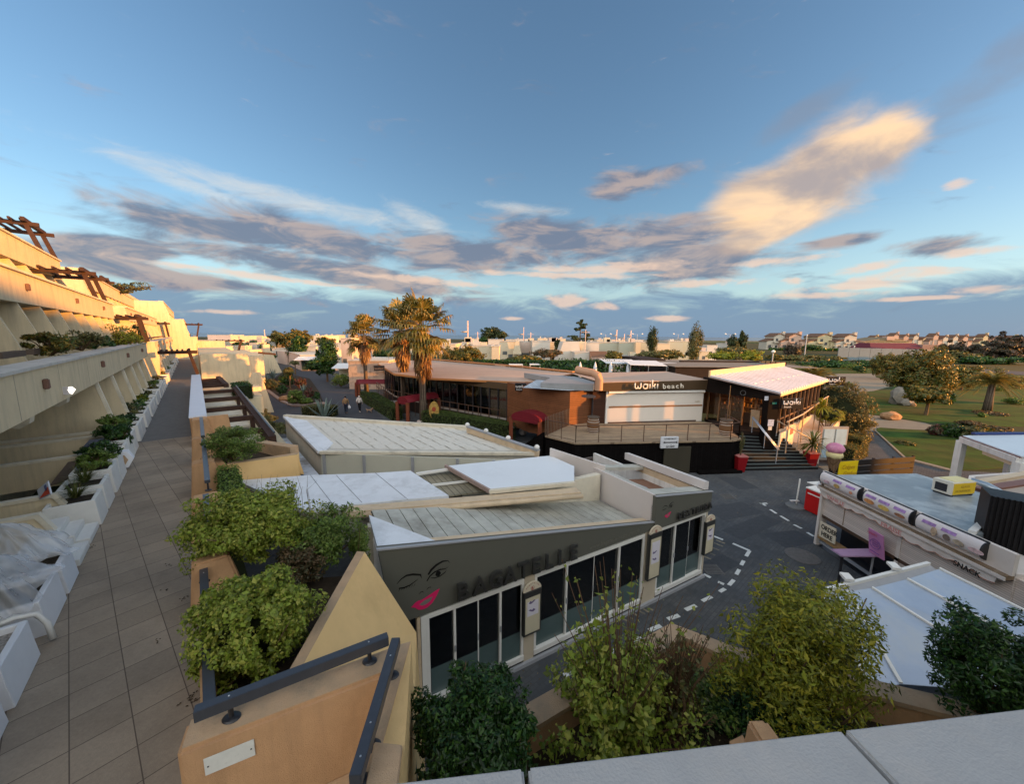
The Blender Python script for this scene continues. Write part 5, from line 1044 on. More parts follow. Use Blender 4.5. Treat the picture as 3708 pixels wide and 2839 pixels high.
# ramp rail outside
mb = MB(); mb.tube([(*EF(.2,-.6),2.72),(*EF(3.2,-.7),2.85),(*EF(8.8,-.7),3.35),(*EF(9.6,-.7),3.38)], .045, 8)
for s_ in (.2,3.3,6.2,9.3): mb.tube([(*EF(s_,-.7),.0),(*EF(s_,-.7),2.8+s_*.06)], .035, 8)
mb.build('ramp_rail', mat('warm steel', (.42,.33,.24), .4, .1, 3, metal=.3), gw)
mb = MB(); mb.hexa([(*EF(3.2,-1.5),0),(*EF(10,-1.5),0),(*EF(10,0),0),(*EF(3.2,0),0)], [(*EF(3.2,-1.5),.9),(*EF(10,-1.5),1.85),(*EF(10,0),1.85),(*EF(3.2,0),.9)]); mb.build('ramp', mat('sunny base wall', (.56,.45,.34)), gw)
# posters under it
cols = [(.10,.32,.55),(.62,.12,.08),(.55,.50,.42),(.60,.15,.10)]
pst = MB(); pn = thing('poster_panel', 'cream hoarding with blue and red posters beside the steps', 'poster', (*EF(.3,-.36), .2))
MB().fbox(EF, .10, 3.1, -.36, -.30, .65, 1.95).build('hoarding', mat('cream hoarding', (.66,.58,.46), .7, .05, 1), pn)
for (a, b, z0_, z1_, c_) in ((.5,1.6,.65,1.3,(.12,.35,.55)),(2.5,3.3,1.45,1.85,(.62,.10,.08)),(2.7,3.4,.6,1.2,(.62,.50,.38)),(.6,1.2,1.35,1.5,(.55,.30,.22)),(1.8,2.3,.6,1.1,(.60,.56,.5))):
    MB().fbox(EF, a*.85, b*.85, -.372, -.362, z0_+.1, z1_+.08).build('poster', mat(f'poster {c_[0]:.2f}{c_[2]:.2f}', c_, .5, .15, 5), pn)
# white ribbed roof
R0, R1_, R2_, R3_ = Vector((*EF(-.1,-.2),4.42)), Vector((*EF(Lg+.5,-.2),4.42)), Vector((*EF(Lg+1.8,3.2),5.15)), Vector((*EF(-.9,3.6),5.15))
mb = MB(); n = 22
for i in range(n):
    a, b = R0.lerp(R1_, i/n), R0.lerp(R1_, (i+.62)/n); c__, d__ = R3_.lerp(R2_, (i+.62)/n), R3_.lerp(R2_, i/n)
    mb.slab([tuple(a),tuple(b),tuple(c__),tuple(d__)], (0,0,.10))
mb.build('ribbed_roof', mat('ribbed pale roof', (.66,.63,.66), .45, .04, 1, 0, dirt=(.50,.42,.38), dsc=.6, dth=(.5,.8)), gw)
MB().slab([tuple(v-Vector((0,0,.02))) for v in (R0,R1_,R2_,R3_)], (0,0,-.06)).build('roof_deck', mat('roof deck', (.30,.22,.20), .7, .05, 1), gw)
MB().beam(tuple(R3_+Vector((0,0,.18))), tuple(R2_+Vector((0,0,.18))), .12, .42).build('ridge_flashing', mat('bright flashing', (.70,.50,.30), .4, .05, 1), gw)
mb = MB()
for i in range(10):
    a = R0.lerp(R1_, .05+i*.085).lerp(R3_.lerp(R2_, .05+i*.085), .42); mb.beam(tuple(a+Vector((0,0,.09))), tuple(a+(R1_-R0).normalized()*.5+Vector((0,0,.09))), .1, .04)
mb.build('snow_guard', mat('white clip', (.75,.72,.66), .4, 0, 1), gw)
# black fascia and pillar of the entrance
wr = Vector(WF(6.95,.05))
fdv = (er-wr).normalized(); MB().slab([(wr.x-.1,wr.y,4.0),(er.x+.05,er.y-.15,3.95),(er.x+.05,er.y-.15,4.48),(wr.x-.1,wr.y,5.0)], (.15,.12,0)).build('entrance_fascia', mat('black brown fascia', (.010,.007,.006), .6, .1, 1, spec=.06), gw)
MB().prism([(er.x-.62,er.y-.25),(er.x,er.y-.25),(er.x+.02,er.y+.3),(er.x-.6,er.y+.3)], .3, 4.3).build('corner_pillar', mat('black brown fascia', (.022,.015,.012)), gw)
MB().prism([tuple(wr+Vector((.2,1.0))), tuple(er+Vector((.5,1.5))), tuple(er+Vector((1.2,4.2))), tuple(wr+Vector((.4,4.2)))], 4.25, 4.4).build('entrance_ceiling', darkw, gw)
MB().prism([tuple(wr+Vector((-.1,3.6))), tuple(er+Vector((1.4,4.6))), tuple(er+Vector((1.2,4.9))), tuple(wr+Vector((.1,4.2)))], 1.9, 4.3).build('bar_back_wall', mat('warm bar wall', (.35,.20,.09), .6, .3, 3, 0), gw)
nv_ = Vector((-fdv.y, fdv.x)); nv_ = nv_ if nv_.y > 0 else -nv_
def HF(s, q): p = wr+fdv*s+nv_*q; return (p.x,p.y)
Lh = (er-wr).length-.6
for k in range(5):
    s0_, s1_ = Lh*k/5, Lh*(k+1)/5
    if k != 3: MB().fbox(HF, s0_, s1_, .9, .91, 1.9, 4.2).build('entrance_pane', wgl, gw)
    MB().fbox(HF, s0_-.04, s0_+.04, .84, .95, 1.9, 4.2).build('entrance_post', mat('bronze post', (.22,.12,.06), .4, .1, 2), gw)
random.seed(4); mb = MB()
for i in range(60): s_ = random.uniform(.2,Lh); z_ = random.choice((2.1,2.5,2.9,3.3)); mb.fbox(HF, s_, s_+.08, 2.6, 2.75, z_, z_+random.uniform(.1,.3))
mb.build('bottles', mat('bar bottles', (.45,.28,.10), .3, .5, 4, 0, rnd=.7), gw)
for z_ in (2.08,2.48,2.88,3.28): MB().fbox(HF, .1, Lh, 2.55, 2.8, z_-.04, z_).build('bar_shelf', mat('amber shelf', (.42,.24,.10), .5, .1, 2), gw)
MB().fbox(HF, .4, Lh-.5, 1.8, 2.1, 1.9, 2.6).build('bar_counter', mat('dark counter', (.08,.05,.035), .4, .1, 2), gw)
mb = MB()
for i in range(5):
    a = 2*math.pi*i/5
mb = MB(); cc_ = Vector((er.x-1.75, er.y+.15))
ob = thing('round_badge', 'faint round logo badge on the black entrance fascia', 'emblem', (*HF(Lh-.9,-.03), 4.2))
mb = MB(); n = 20
for i in range(n):
    a0, a1_ = 2*math.pi*i/n, 2*math.pi*(i+1)/n; mb.slab([(*HF(Lh-1.2+r*math.cos(a),-.14), 4.22+r*math.sin(a)) for r, a in ((.14,a0),(.165,a0),(.165,a1_),(.14,a1_))], (0,-.01,0))
mb.build('ring', mat('grey ink', (.12,.12,.12), .5, 0, 1), ob)
ob = thing('no_smoking_sign', 'small square pale sign on the black entrance fascia', 'sign', (er.x-.75,er.y-.2,4.0)); MB().box(er.x-.85,er.x-.62,er.y-.19,er.y-.17,4.0,4.25).build('plate', mat('pale plate', (.55,.55,.6), .5, .1, 9), ob)
ob = thing('exit_sign', 'small dark green sign on the corner pillar', 'sign', (er.x-.4,er.y-.3,3.8)); MB().box(er.x-.42,er.x-.16,er.y-.28,er.y-.255,3.78,3.9).build('plate', mat('dark green', (.01,.12,.10), .5, .0, 9), ob)
ob = thing('notice_sheets', 'blue and white notices taped to the corner pillar', 'notice', (er.x-.5,er.y-.3,2.6)); MB().box(er.x-.55,er.x-.2,er.y-.28,er.y-.262,2.45,2.85).build('notice', mat('notice paper', (.45,.50,.62), .6, .2, 9), ob); MB().box(er.x-.5,er.x-.28,er.y-.28,er.y-.262,2.2,2.42).build('notice', mat('notice paper 2', (.6,.56,.5), .6, .1, 9), ob)
# ---------------- deck ----------------
dk_ = [(1.95,21.2),(3.5,19.72),(12.6,20.55),(13.36,20.95),(13.9,24.9),(9,27),(3.9,24.1)]
deckw = mat('weathered decking', (.33,.245,.16), .75, .1, 2, .2, 30, dirt=(.22,.16,.11), dsc=1.5, dth=(.45,.75), wave=(-.15+math.pi/2, .14, (.13,.095,.065), .09))
dk = thing('deck', 'raised timber deck on a black clad base in front of the white wall', 'deck', (8,20,0))
MB().prism(dk_, 1.82, 1.9).build('boards', deckw, dk)
MB().prism([(2.0,21.25),(3.52,19.8),(12.58,20.62),(13.3,21.0),(13.8,24.9),(9,26.9),(3.9,24.0)], 0, 1.82).build('black_base', blackc, dk)
MB().prism([(8.55,20.11),(10.1,20.25),(10.1,20.35),(8.55,20.21)], 0, 1.6).build('base_door', mat('dark olive door', (.045,.04,.028), .7, .05, 1), dk)
MB().prism([(10.6,20.1),(13.2,20.38),(13.2,20.75),(10.6,20.5)], 0, .16).build('kerb_step', mat('black cladding', (.012,.011,.011)), dk)
bal = mat('bronze rail'); 
def balus(pts, name, label, step=1.28, h=.95):
    ob = thing(name, label, 'railing', (*pts[0], 1.9)); mb = MB()
    for i in range(len(pts)-1):
        a, b = Vector(pts[i]), Vector(pts[i+1]); mb.beam((*a,1.9+h), (*b,1.9+h), .06, .04); mb.beam((*a,2.02), (*b,2.02), .015, .015); k = max(1, round((b-a).length/step))
        for j in range(k+1): c_ = a.lerp(b, j/k); mb.beam((*c_,1.9), (*c_,1.9+h), .035, .035, (1,0,0))
    mb.build('rails', mat('bronze rail', (.09,.05,.035)), ob)
balus([(2.1,21.15),(3.52,19.85),(12.5,20.68),(13.2,21.05),(13.7,23.4)], 'deck_railing', 'thin bronze railing round the edge of the timber deck')
ob = thing('slatted_screen', 'slatted dark metal screen fence at the left end of the deck', 'fence', (1.95,21.2,1.9)); a, b = Vector((1.97,21.25)), Vector((3.75,23.9))
sl = MB()
for j in range(17): c_ = a.lerp(b, j/16); sl.beam((*c_,1.85), (*c_,3.0), .09, .03, (1,0,0))
sl.build('slats', mat('screen slats', (.17,.12,.085), .6, .15, 3), ob)
# barrels with lamp / parasol foot
woodb = mat('barrel oak', (.17,.085,.04), .6, .15, 4, 0); hoop = mat('pale hoop', (.50,.46,.42), .4, .1, 3, metal=.4)
def barrel(p, label, lamp=True):
    ob = thing('wine_barrel', label, 'barrel', (*p, 1.9), 'wooden barrels on the deck')
    pr = [(.27,.0),(.32,.15),(.355,.35),(.365,.47),(.355,.6),(.32,.8),(.27,.94)]
    MB().lathe(pr, (*p,1.9), 24).build('staves', woodb, ob, smooth='auto')
    for z_, r_ in ((.03,.285),(.14,.325),(.27,.352),(.66,.352),(.80,.328),(.90,.29)): MB().lathe([(r_-.01,0),(r_+.006,0),(r_+.008,.045),(r_-.01,.045)], (*p,1.9+z_), 24).build('hoop', hoop, ob, smooth='auto')
    MB().lathe([(.36,0),(.37,.02),(.36,.05)], (*p,2.84), 24).build('table_top', mat('barrel top', (.09,.07,.055), .6, .1, 3), ob)
barrel((4.95,22.1), 'oak barrel table on the left part of the deck with a heater post behind'); barrel((12.75,21.65), 'oak barrel table at the right end of the deck by the steps')
ob = thing('patio_heater', 'slim dark post with a flat round head above the left barrel', 'heater', (4.95,22.55,1.9)); mb = MB(); mb.tube([(4.95,22.55,1.9),(4.95,22.55,4.0)], .05, 8); mb.build('post', black, ob); mb = MB(); mb.lathe([(.1,0),(.45,.04),(.40,.12),(.12,.16)], (4.7,22.55,3.98), 18); mb.build('head', mat('dark bronze', (.08,.05,.04), .5, .1, 3), ob)
ob = thing('parasol_pole', 'thin dark pole rising from the right barrel', 'pole', (12.75,21.65,2.9)); MB().tube([(12.75,21.65,2.89),(12.78,21.65,4.9)], .03, 8).build('pole', black, ob)
# bistro sign on the deck rail
ob = thing('bistro_sign', 'white bistro sign with black arrow hung on the deck edge', 'sign', (8.5,20.05,1.6)); MB().prism([(8.28,20.02),(9.3,20.11),(9.29,20.2),(8.27,20.12)], 1.55, 2.22).build('panel', mat('white sign panel', (.60,.62,.66), .5, .03, 4), ob, bevel=.02)
bk = mat('sign black', (.01,.01,.012), .5, 0, 1); sf = lambda s, z: frame((8.29+s*.996,20.005+s*.088,z), (.996,.088,0))
text('LE BISTROT', .135, .004, sf(.17,2.06), 'sign_letters', bk, ob); text('La Gale', .20, .004, sf(.28,1.62), 'script_letters', bk, ob, shear=.5, sx=.8)
mb = MB(); mb.slab([(8.29+s*.996,20.0+s*.088,z) for s, z in ((.10,1.90),(.22,1.96),(.22,1.925),(.84,1.925),(.90,1.96),(.96,1.96),(.90,1.90),(.96,1.84),(.90,1.84),(.84,1.875),(.22,1.875),(.22,1.84))], (0,.004,0)); mb.build('arrow', bk, ob)
# ---------------- steps ----------------
st = thing('staircase', 'wide black staircase with pale nosings up to the restaurant entrance', 'stairs', (15.5,21,0))
L0, L1_ = Vector((13.35,20.8)), Vector((14.45,23.1)); Rr0, Rr1 = Vector((18.15,21.15)), Vector((16.45,22.4)); ns = 12
stepm = mat('black step', (.010,.010,.011), .6, .2, 5); nos = mat('grey step nosing', (.085,.10,.10), .7, .1, 6)
for i in range(ns):
    u = i/(ns-1); a, b = L0.lerp(L1_, u), Rr0.lerp(Rr1, u); d = Vector((-.02,1)).normalized(); z_ = 1.9*(i+1)/ns
    MB().prism([tuple(a), tuple(b), tuple(b+Vector((0,2.4-u*1.2))), tuple(a+Vector((0,2.4-u*1.2)))], 0 if i == 0 else 1.9*i/ns-.001, z_-.02).build('step', stepm, st)
    MB().prism([tuple(a+Vector((0,-.015))), tuple(b+Vector((0,-.015))), tuple(b+Vector((0,.16))), tuple(a+Vector((0,.16)))], z_-.02, z_+.004).build('nosing', nos, st)
MB().prism([(13.3,23.0),(16.5,22.35),(18.5,25.5),(14,26.5)], 1.7, 1.915).build('landing', darkw, st)
ss = mat('stainless handrail', (.55,.60,.68), .25, .05, 3, 0, metal=.6)
def hrail(p0, p1, z0, z1, label, wide=True):
    ob = thing('stair_handrail', label, 'handrail', (*p0, z0)); h = .95
    if wide:
        d_ = (Vector(p1)-Vector(p0)).normalized(); s_ = Vector((d_.y,-d_.x))*.07
        for k, nm in ((-1,'rail'),(1,'rail')): MB().tube([(p0[0]+s_.x*k,p0[1]+s_.y*k,z0+h),(p1[0]+s_.x*k,p1[1]+s_.y*k,z1+h)], .032, 8).build(nm, ss, ob, smooth=True)
    else: MB().tube([(*p0,z0+h),(*p1,z1+h)], .03, 8).build('rail', mat('warm steel', (.42,.33,.24)), ob, smooth=True)
    for k in (.04,.5,.98):
        c_ = Vector(p0).lerp(Vector(p1), k); zz = z0+(z1-z0)*k; MB().tube([(*c_,zz),(*c_,zz+h)], .025, 8).build('post', ss, ob)
q0, q1 = G(r7(735,1500),.25), G(r7(475,1160),1.9); hrail(q0, q1, .25, 1.9, 'double steel handrail running down the middle of the black steps')
hrail(G(r7(1160,1430),.3), G(r7(720,1190),1.85), .25, 1.8, 'slim handrail on the right edge of the black steps', False)
# red barrel vault awnings with posts
redv = mat('dark red vinyl', (.145,.014,.022), .45, .06, 2, 0); postm = mat('red brown post', (.16,.045,.022), .6, .1, 2)
def vault(f0_, f1_, depth, zb, label, r_h=.55, posts=True, back=None):
    f0_, f1_ = Vector(f0_), Vector(f1_); d = (f1_-f0_); wdt = d.length; d.normalize(); b = Vector(back).normalized() if back else Vector((-d.y,d.x)); n = 14
    ob = thing('vault_awning', label, 'awning', (*f0_, 0), 'dark red vaulted entrance awnings'); vs = []; fs = []
    arc = [(wdt/2-wdt/2*math.cos(math.pi*i/n), r_h*math.sin(math.pi*i/n)) for i in range(n+1)]
    for x, z_ in arc:
        p = f0_+d*x; vs += [(p.x,p.y,zb+z_),(p.x+b.x*depth,p.y+b.y*depth,zb+z_)]
    for i in range(n): fs.append((2*i,2*i+2,2*i+3,2*i+1))
    mb = MB(); mb.add(vs, fs); mb.poly([vs[2*i] for i in range(n+1)]); mb.poly([vs[2*i+1] for i in range(n+1)][::-1]); mb.build('vault', redv, ob)
    for k in (0,1):
        p = f0_ if k == 0 else f1_; MB().prism([(p.x-.13,p.y-.13),(p.x+.13,p.y-.13),(p.x+.13,p.y+.13),(p.x-.13,p.y+.13)], 0, zb).build('post', postm, ob)
        q_ = p+b*depth; MB().prism([(q_.x-.12,q_.y-.12),(q_.x+.12,q_.y-.12),(q_.x+.12,q_.y+.12),(q_.x-.12,q_.y+.12)], 0, zb).build('post', postm, ob)
    mb = MB(); mb.beam((*f0_,zb-.08),(*f1_,zb-.08),.12,.16); mb.build('lintel', redv, ob)
    return ob
v1 = vault((-9.83,31.45), (-8.75,30.75), 3.4, 2.02, 'dark red vault awning between the two tall palms', .5, back=(.62,.78))
v2 = vault((-.05,25.5), (1.85,24.0), 3.4, 2.05, 'dark red vault awning beside the slatted screen of the deck', .55, back=(.62,.78))
v3 = vault((-19.26,45.6), (-18.4,44.4), 4.0, 1.75, 'farthest dark red vault awning at the left end of the shop wing', .5, back=(.97,.1))
ob = thing('stage_prop', 'painted round yellow figure panel under the red awning between the palms', 'panel', (-6.2,30.2,.6)); mb = MB(); mb.slab([(-6.4+.42*math.cos(i*.3927),30.05,1.55+.75*math.sin(i*.3927)) for i in range(16)], (0,.08,0)); mb.build('oval', mat('yellow painted oval', (.35,.22,.06), .6, .5, 5), ob); mb = MB(); mb.slab([(-6.4+.17*math.cos(i*.3927),30.03,1.65+.2*math.sin(i*.3927)) for i in range(16)], (0,.01,0)); mb.build('face', mat('painted face', (.3,.06,.03), .6, .2, 5), ob)
# ramps/stairs dark sides below awning 2
ob = thing('dark_steps', 'dark stair flank rising under the red awning next to the deck', 'stairs', (1.5,23,0)); mb = MB(); mb.slab([(.2,24.3,0),(1.9,22.0,0),(1.9,22.0,1.9)], (.25,.18,0)); mb.build('flank', mat('black cladding', (.012,.011,.011)), ob)
# ---------------- snack kiosk ----------------
kw = mat('kiosk white', (.62,.57,.53), .6, .05, 1.5, 0, dirt=(.44,.38,.33), dsc=2, dth=(.52,.8)); shut = mat('roller shutter', (.60,.53,.48), .5, .03, 1, 0, wave=(None, .055, (.36,.31,.28), .25))
kgrey = mat('grey flat roof', (.20,.235,.26), .35, .15, .8, .1, 20, dirt=(.34,.38,.40), dsc=.9, dth=(.50,.60), spec=.5); brownr = mat('brown channel', (.20,.14,.09), .7, .15, 4, 0, dirt=(.33,.27,.2), dsc=5)
ks = thing('snack_kiosk', 'long white snack kiosk with curved menu light boxes, roller shutters and a grey flat roof', 'kiosk', (11.5,10.5,0))
KX = 11.45
def kb(mb, y0, y1, x0, x1, z0, z1): return mb.box(KX+x0, KX+x1, y0, y1, z0, z1)
kb(MB(), 7.8, 13.1, .12, .3, 1.2, 2.25).build('shutter_wall', shut, ks)
kb(MB(), 6.0, 10.35, .14, .3, 0, 1.2).build('lower_wall', shut, ks)
kb(MB(), 5.6, 7.85, .14, .3, 0, 2.3).build('lower_wall', shut, ks)
kb(MB(), 10.35, 13.0, .9, 1.0, 0, 1.2).build('counter_back', black, ks); kb(MB(), 10.35, 13.0, .05, 1.0, 0, .02).build('counter_floor', black, ks)
kb(MB(), 9.9, 13.1, .10, .34, 1.12, 1.22).build('counter_edge', mat('dark counter', (.08,.05,.035)), ks)
kb(MB(), 13.02, 13.12, .02, .3, 0, 2.4).build('end_post', kw, ks); kb(MB(), 9.4, 9.5, .1, .3, 0, 1.2).build('end_post', black, ks)
kb(MB(), 10.4, 13.05, .12, .2, .12, .2).build('kick_rail', greyp, ks); kb(MB(), 12.0, 13.05, .05, .35, .3, .42).build('wood_ledge', mat('wood ledge', (.30,.19,.09), .7, .15, 5), ks)
kb(MB(), 12.15, 12.19, .118, .125, 1.25, 2.1).build('shutter_joint', brownr, ks); kb(MB(), 10.25, 10.36, .10, .13, 0, 2.1).build('shutter_joint', kw, ks)
kb(MB(), 7.82, 13.15, .02, .12, 2.34, 2.88).build('fascia', kw, ks)
kb(MB(), 7.82, 13.12, -.10, .10, 2.24, 2.34).build('channel', brownr, ks); kb(MB(), 7.82, 13.12, -.13, -.09, 2.22, 2.30).build('channel_lip', kw, ks)
kb(MB(), 8.0, 13.08, -.06, .14, 2.12, 2.22).build('awning_box', kw, ks)
# scalloped valance with print
mb = MB(); n = 60; vx = KX-.075
pts = [(vx,13.0-i*5.0/n, 2.05-.06*abs(math.sin(i*math.pi/5))-.04*math.sin(i*.21)) for i in range(n+1)]
mb.slab([(vx,13.0,2.14)]+pts+[(vx,8.0,2.14)], (.006,0,0)); mb.build('valance', kw, ks)
mb = MB()
for i in range(n): mb.beam(pts[i], pts[i+1], .012, .012)
mb.build('valance_piping', mat('orange piping', (.45,.20,.14), .6), ks)
kt = lambda y, z, x=KX-.10: frame((x,y,z), (0,-1,0))
pinkp = mat('faded pink print', (.55,.25,.24), .6, .05, 3)
for w, y, sz, m in (('VANILLE',12.72,.17,pinkp),('FRAISE',10.74,.19,pinkp)): text(w, sz, .003, kt(y, 2.02, KX-.083), 'valance_word', m, ks, off=.004, sx=1.1)
text('SNACK', .19, .01, kt(8.82, 1.98, KX-.083), 'valance_word', mat('black print', (.02,.02,.02), .5), ks, off=.002, sx=.9)
# curved light boxes
lbw = mat('menu print white', (.66,.62,.62), .3, .03, 2); 
def lbox(y0, y1, label, items):
    ob = thing('menu_light_box', label, 'menu box', (KX,(y0+y1)/2,2.45), 'curved menu boxes along the kiosk fascia'); n = 10; f = []
    prof = [(KX+.02-.17*math.sin(math.pi*i/n)**.8, 2.44+.44*(1-math.cos(math.pi*i/n))/2) for i in range(n+1)]
    mb = MB()
    for i in range(n): mb.poly([(prof[i][0],y0,prof[i][1]),(prof[i][0],y1,prof[i][1]),(prof[i+1][0],y1,prof[i+1][1]),(prof[i+1][0],y0,prof[i+1][1])])
    mb.build('curved_front', lbw, ob, smooth=True)
    for y in (y0, y1): MB().slab([(x,y,z) for x,z in [(KX+.03,2.42)]+[(x-.012,z) for x,z in prof]+[(KX+.03,2.90)]], (0,.03 if y==y0 else -.03,0)).build('end_cap', black, ob)
    mb = MB(); mb.box(KX-.02,KX+.04,y1,y0,2.87,2.90); mb.build('top_trim', black, ob)
    for u, dz, kind, c_ in items:
        y = y0+(y1-y0)*u; s = 1 if y1 > y0 else -1; x = KX-.155
        mb = MB()
        if kind == 'bar': mb.slab([(KX-.150,y,2.735),(KX-.150,y-.33,2.735),(KX-.108,y-.33,2.81),(KX-.108,y,2.81)], (-.008,0,.0))
        else:
            r0, r1 = dz
            for k in range(1 if kind == 'food' else 3):
                mb.lathe([(.01,0),(1,.25),(.9,.6),(.01,.9)], (0,0,0), 12)
            mb = MB(); mb.slab([(KX-.165,y-.16+r0*math.cos(a*.449)*1.0,2.62+r1*math.sin(a*.449)) for a in range(14)], (-.008,0,0))
        mb.build('price_bar' if kind == 'bar' else 'food_picture', mat(f'print {c_[0]:.2f} {c_[1]:.2f} {c_[2]:.2f}', c_, .4, .45, 9), ob)
vi = (.33,.20,.42)
lbox(13.04, 11.55, 'first curved menu box nearest the ice cream cone, mostly lilac with a burger', [(.36,0,'bar',vi),(.70,0,'bar',vi),(.38,(.11,.07),'food',(.42,.28,.10)),(.75,(.06,.05),'food',(.55,.25,.15)),(.10,(.12,.05),'food',(.58,.40,.45))])
lbox(11.35, 9.95, 'middle curved menu box with orange hot dog, chips and sausage pictures', [(.05,0,'bar',vi),(.35,0,'bar',vi),(.68,0,'bar',vi),(.05,(.17,.07),'food',(.55,.26,.10)),(.38,(.17,.07),'food',(.60,.42,.12)),(.72,(.15,.05),'food',(.33,.16,.09))])
lbox(9.77, 8.32, 'last curved menu box next to the black shed with waffle and sundae pictures', [(.1,0,'bar',vi),(.42,0,'bar',vi),(.22,(.07,.12),'food',(.45,.34,.24)),(.42,(.08,.08),'food',(.18,.14,.12)),(.60,(.12,.07),'food',(.40,.33,.25)),(.85,(.16,.06),'food',(.62,.45,.46))])
# roof
MB().prism([(KX+.1,13.1),(15.15,13.35),(15.45,11.3),(13.3,9.3),(11.95,8.95),(KX+.1,7.9)], 2.3, 2.72).build('flat_roof', kgrey, ks)
MB().prism([(KX+.1,7.82),(KX+.15,7.82),(15,6.6),(16.5,10.5),(13.2,9.1)], 0, 2.4).build('right_annex', kw, ks)
mb = MB(); mb.beam((11.95,9.02,2.76),(13.2,9.72,2.76),.14,.08); mb.build('kerb_trim', alu, ks)
# air unit
ac = thing('rooftop_unit', 'white and yellow box unit on the grey kiosk roof', 'box unit', (14.4,11.4,2.72)); a0 = Vector((13.93,11.66)); ad = Vector((14.9,11.5))-Vector((13.95,11.27)); 
AF = lambda s, q: tuple(Vector((13.98,11.24))+Vector((.985,.17))*s+Vector((-.17,.985))*q)
MB().fbox(AF, 0, .95, 0, .5, 2.78, 3.2).build('case', mat('cream case', (.62,.60,.52), .5, .05, 3), ac, bevel=.01)
ye = mat('sign yellow', (.62,.42,.02), .5, .04, 4); MB().fbox(AF, .05, .93, -.012, 0, 2.80, 3.16).build('yellow_panel', ye, ac); MB().fbox(AF, .15, .9, .05, .45, 3.2, 3.215).build('top_panel', mat('pale yellow', (.65,.58,.30), .5, .04, 4), ac)
MB().fbox(AF, -.012, 0, .12, .42, 2.85, 3.1).build('grille', black, ac)
text('GLACES', .10, .002, frame((*AF(.33,-.015), 3.02), (.985,.17,0)), 'panel_words', mat('dull gold print', (.30,.20,.03), .5), ac); text('ARTISANALES', .10, .002, frame((*AF(.12,-.015), 2.88), (.985,.17,0)), 'panel_words', mat('dull gold print', (.30,.20,.03)), ac)
for s in (.05,.85): MB().fbox(AF, s, s+.08, .02, .48, 2.72, 2.78).build('foot', black, ac)
du = thing('silver_duct', 'long bent silver duct lying on the kiosk roof', 'duct', (15.4,11.6,2.8)); MB().tube([GF(a4(1700,355),3.05),GF(a4(1850,400),3.0),GF(a4(1980,470),2.95),GF(a4(2030,520),2.8)], .09, 12).build('duct', mat('silver foil', (.55,.60,.62), .3, .1, 4, metal=.7), du, smooth=True)
bs = thing('corrugated_shed', 'black corrugated screen box at the right edge of the kiosk roof', 'screen', (12.6,9.2,2.4)); bw = mat('black corrugated', (.014,.013,.014), .5, .2, 5)
mb = MB(); n = 26; base = [(12.28,9.05),(13.1,8.25)]
for i in range(n):
    u0, u1 = i/n, (i+1)/n; A_ = Vector(base[0]).lerp(Vector(base[1]), u0); B_ = Vector(base[0]).lerp(Vector(base[1]), u1); o_ = .03 if i%2 else 0
    mb.prism([(A_.x-o_,A_.y-o_),(B_.x-o_,B_.y-o_),(B_.x+.5,B_.y+.6),(A_.x+.5,A_.y+.6)], 2.3, 3.75)
mb.build('screen', bw, bs)
# order here board
ob = thing('order_board', 'cream ORDER HERE board standing in the dark kiosk opening', 'sign', (KX-.05,12.6,.45)); MB().slab([(KX-.02,12.9,.44),(KX-.02,12.22,.50),(KX-.02,12.24,1.06),(KX-.02,12.92,1.02)], (.03,0,0)).build('board', mat('cream sign', (.62,.55,.42), .6, .04, 4), ob)
for w, z in (('ORDER',.79),('HERE',.54)): text(w, .23, .003, frame((KX-.026,12.84 if w=='ORDER' else 12.80,z), (0,-1,.02)), 'board_word', mat('black print', (.02,.02,.02)), ob, off=.007, sx=.88)
# purple counter and poster
pu = mat('lilac counter', (.42,.27,.42), .5, .06, 2); pc = thing('lilac_counter', 'lilac serving table sticking out of the kiosk on a black leg', 'table', (10.9,10.9,0))
MB().prism([(10.30,11.10),(10.32,10.72),(11.55,10.72),(11.6,11.15)], .96, 1.0).build('table_top', pu, pc); MB().box(10.45,10.50,10.85,10.9,0,.96).build('leg', black, pc); MB().box(11.38,11.42,10.8,10.84,0,.96).build('leg', greyp, pc)
ob = thing('pink_poster', 'pink and lilac dessert poster board standing on the lilac counter', 'poster', (11.3,10.9,1.0)); 
MB().slab([(KX-.05,10.98,1.0),(KX-.10,10.45,1.02),(KX-.28,10.42,1.82),(KX-.22,10.95,1.82)], (.03,0,.01)).build('board', mat('pink poster', (.52,.22,.42), .5, .1, 3), ob)
text('DESSERT', .095, .002, frame((KX-.245,10.93,1.68), (0,-1,.02), (-.2,0,1)), 'poster_word', mat('red print', (.55,.05,.08), .5), ob, sx=.85)
mb = MB(); n = 20
for i in range(n):
    a0, a1_ = 2*math.pi*i/n, 2*math.pi*(i+1)/n; mb.slab([(KX-.20+.0*z_,10.69-r*math.cos(a),1.42+r*.9*math.sin(a)) for r, a, z_ in ((.15,a0,0),(.17,a0,0),(.17,a1_,0),(.15,a1_,0))], (-.008,0,0))
for z_ in (1.48,1.42,1.36): mb.box(KX-.206,KX-.19,10.60,10.78,z_,z_+.02)
mb.box(KX-.18,KX-.16,10.55,10.85,1.14,1.16); mb.build('poster_stamp', mat('violet print', (.22,.10,.30), .5), ob)
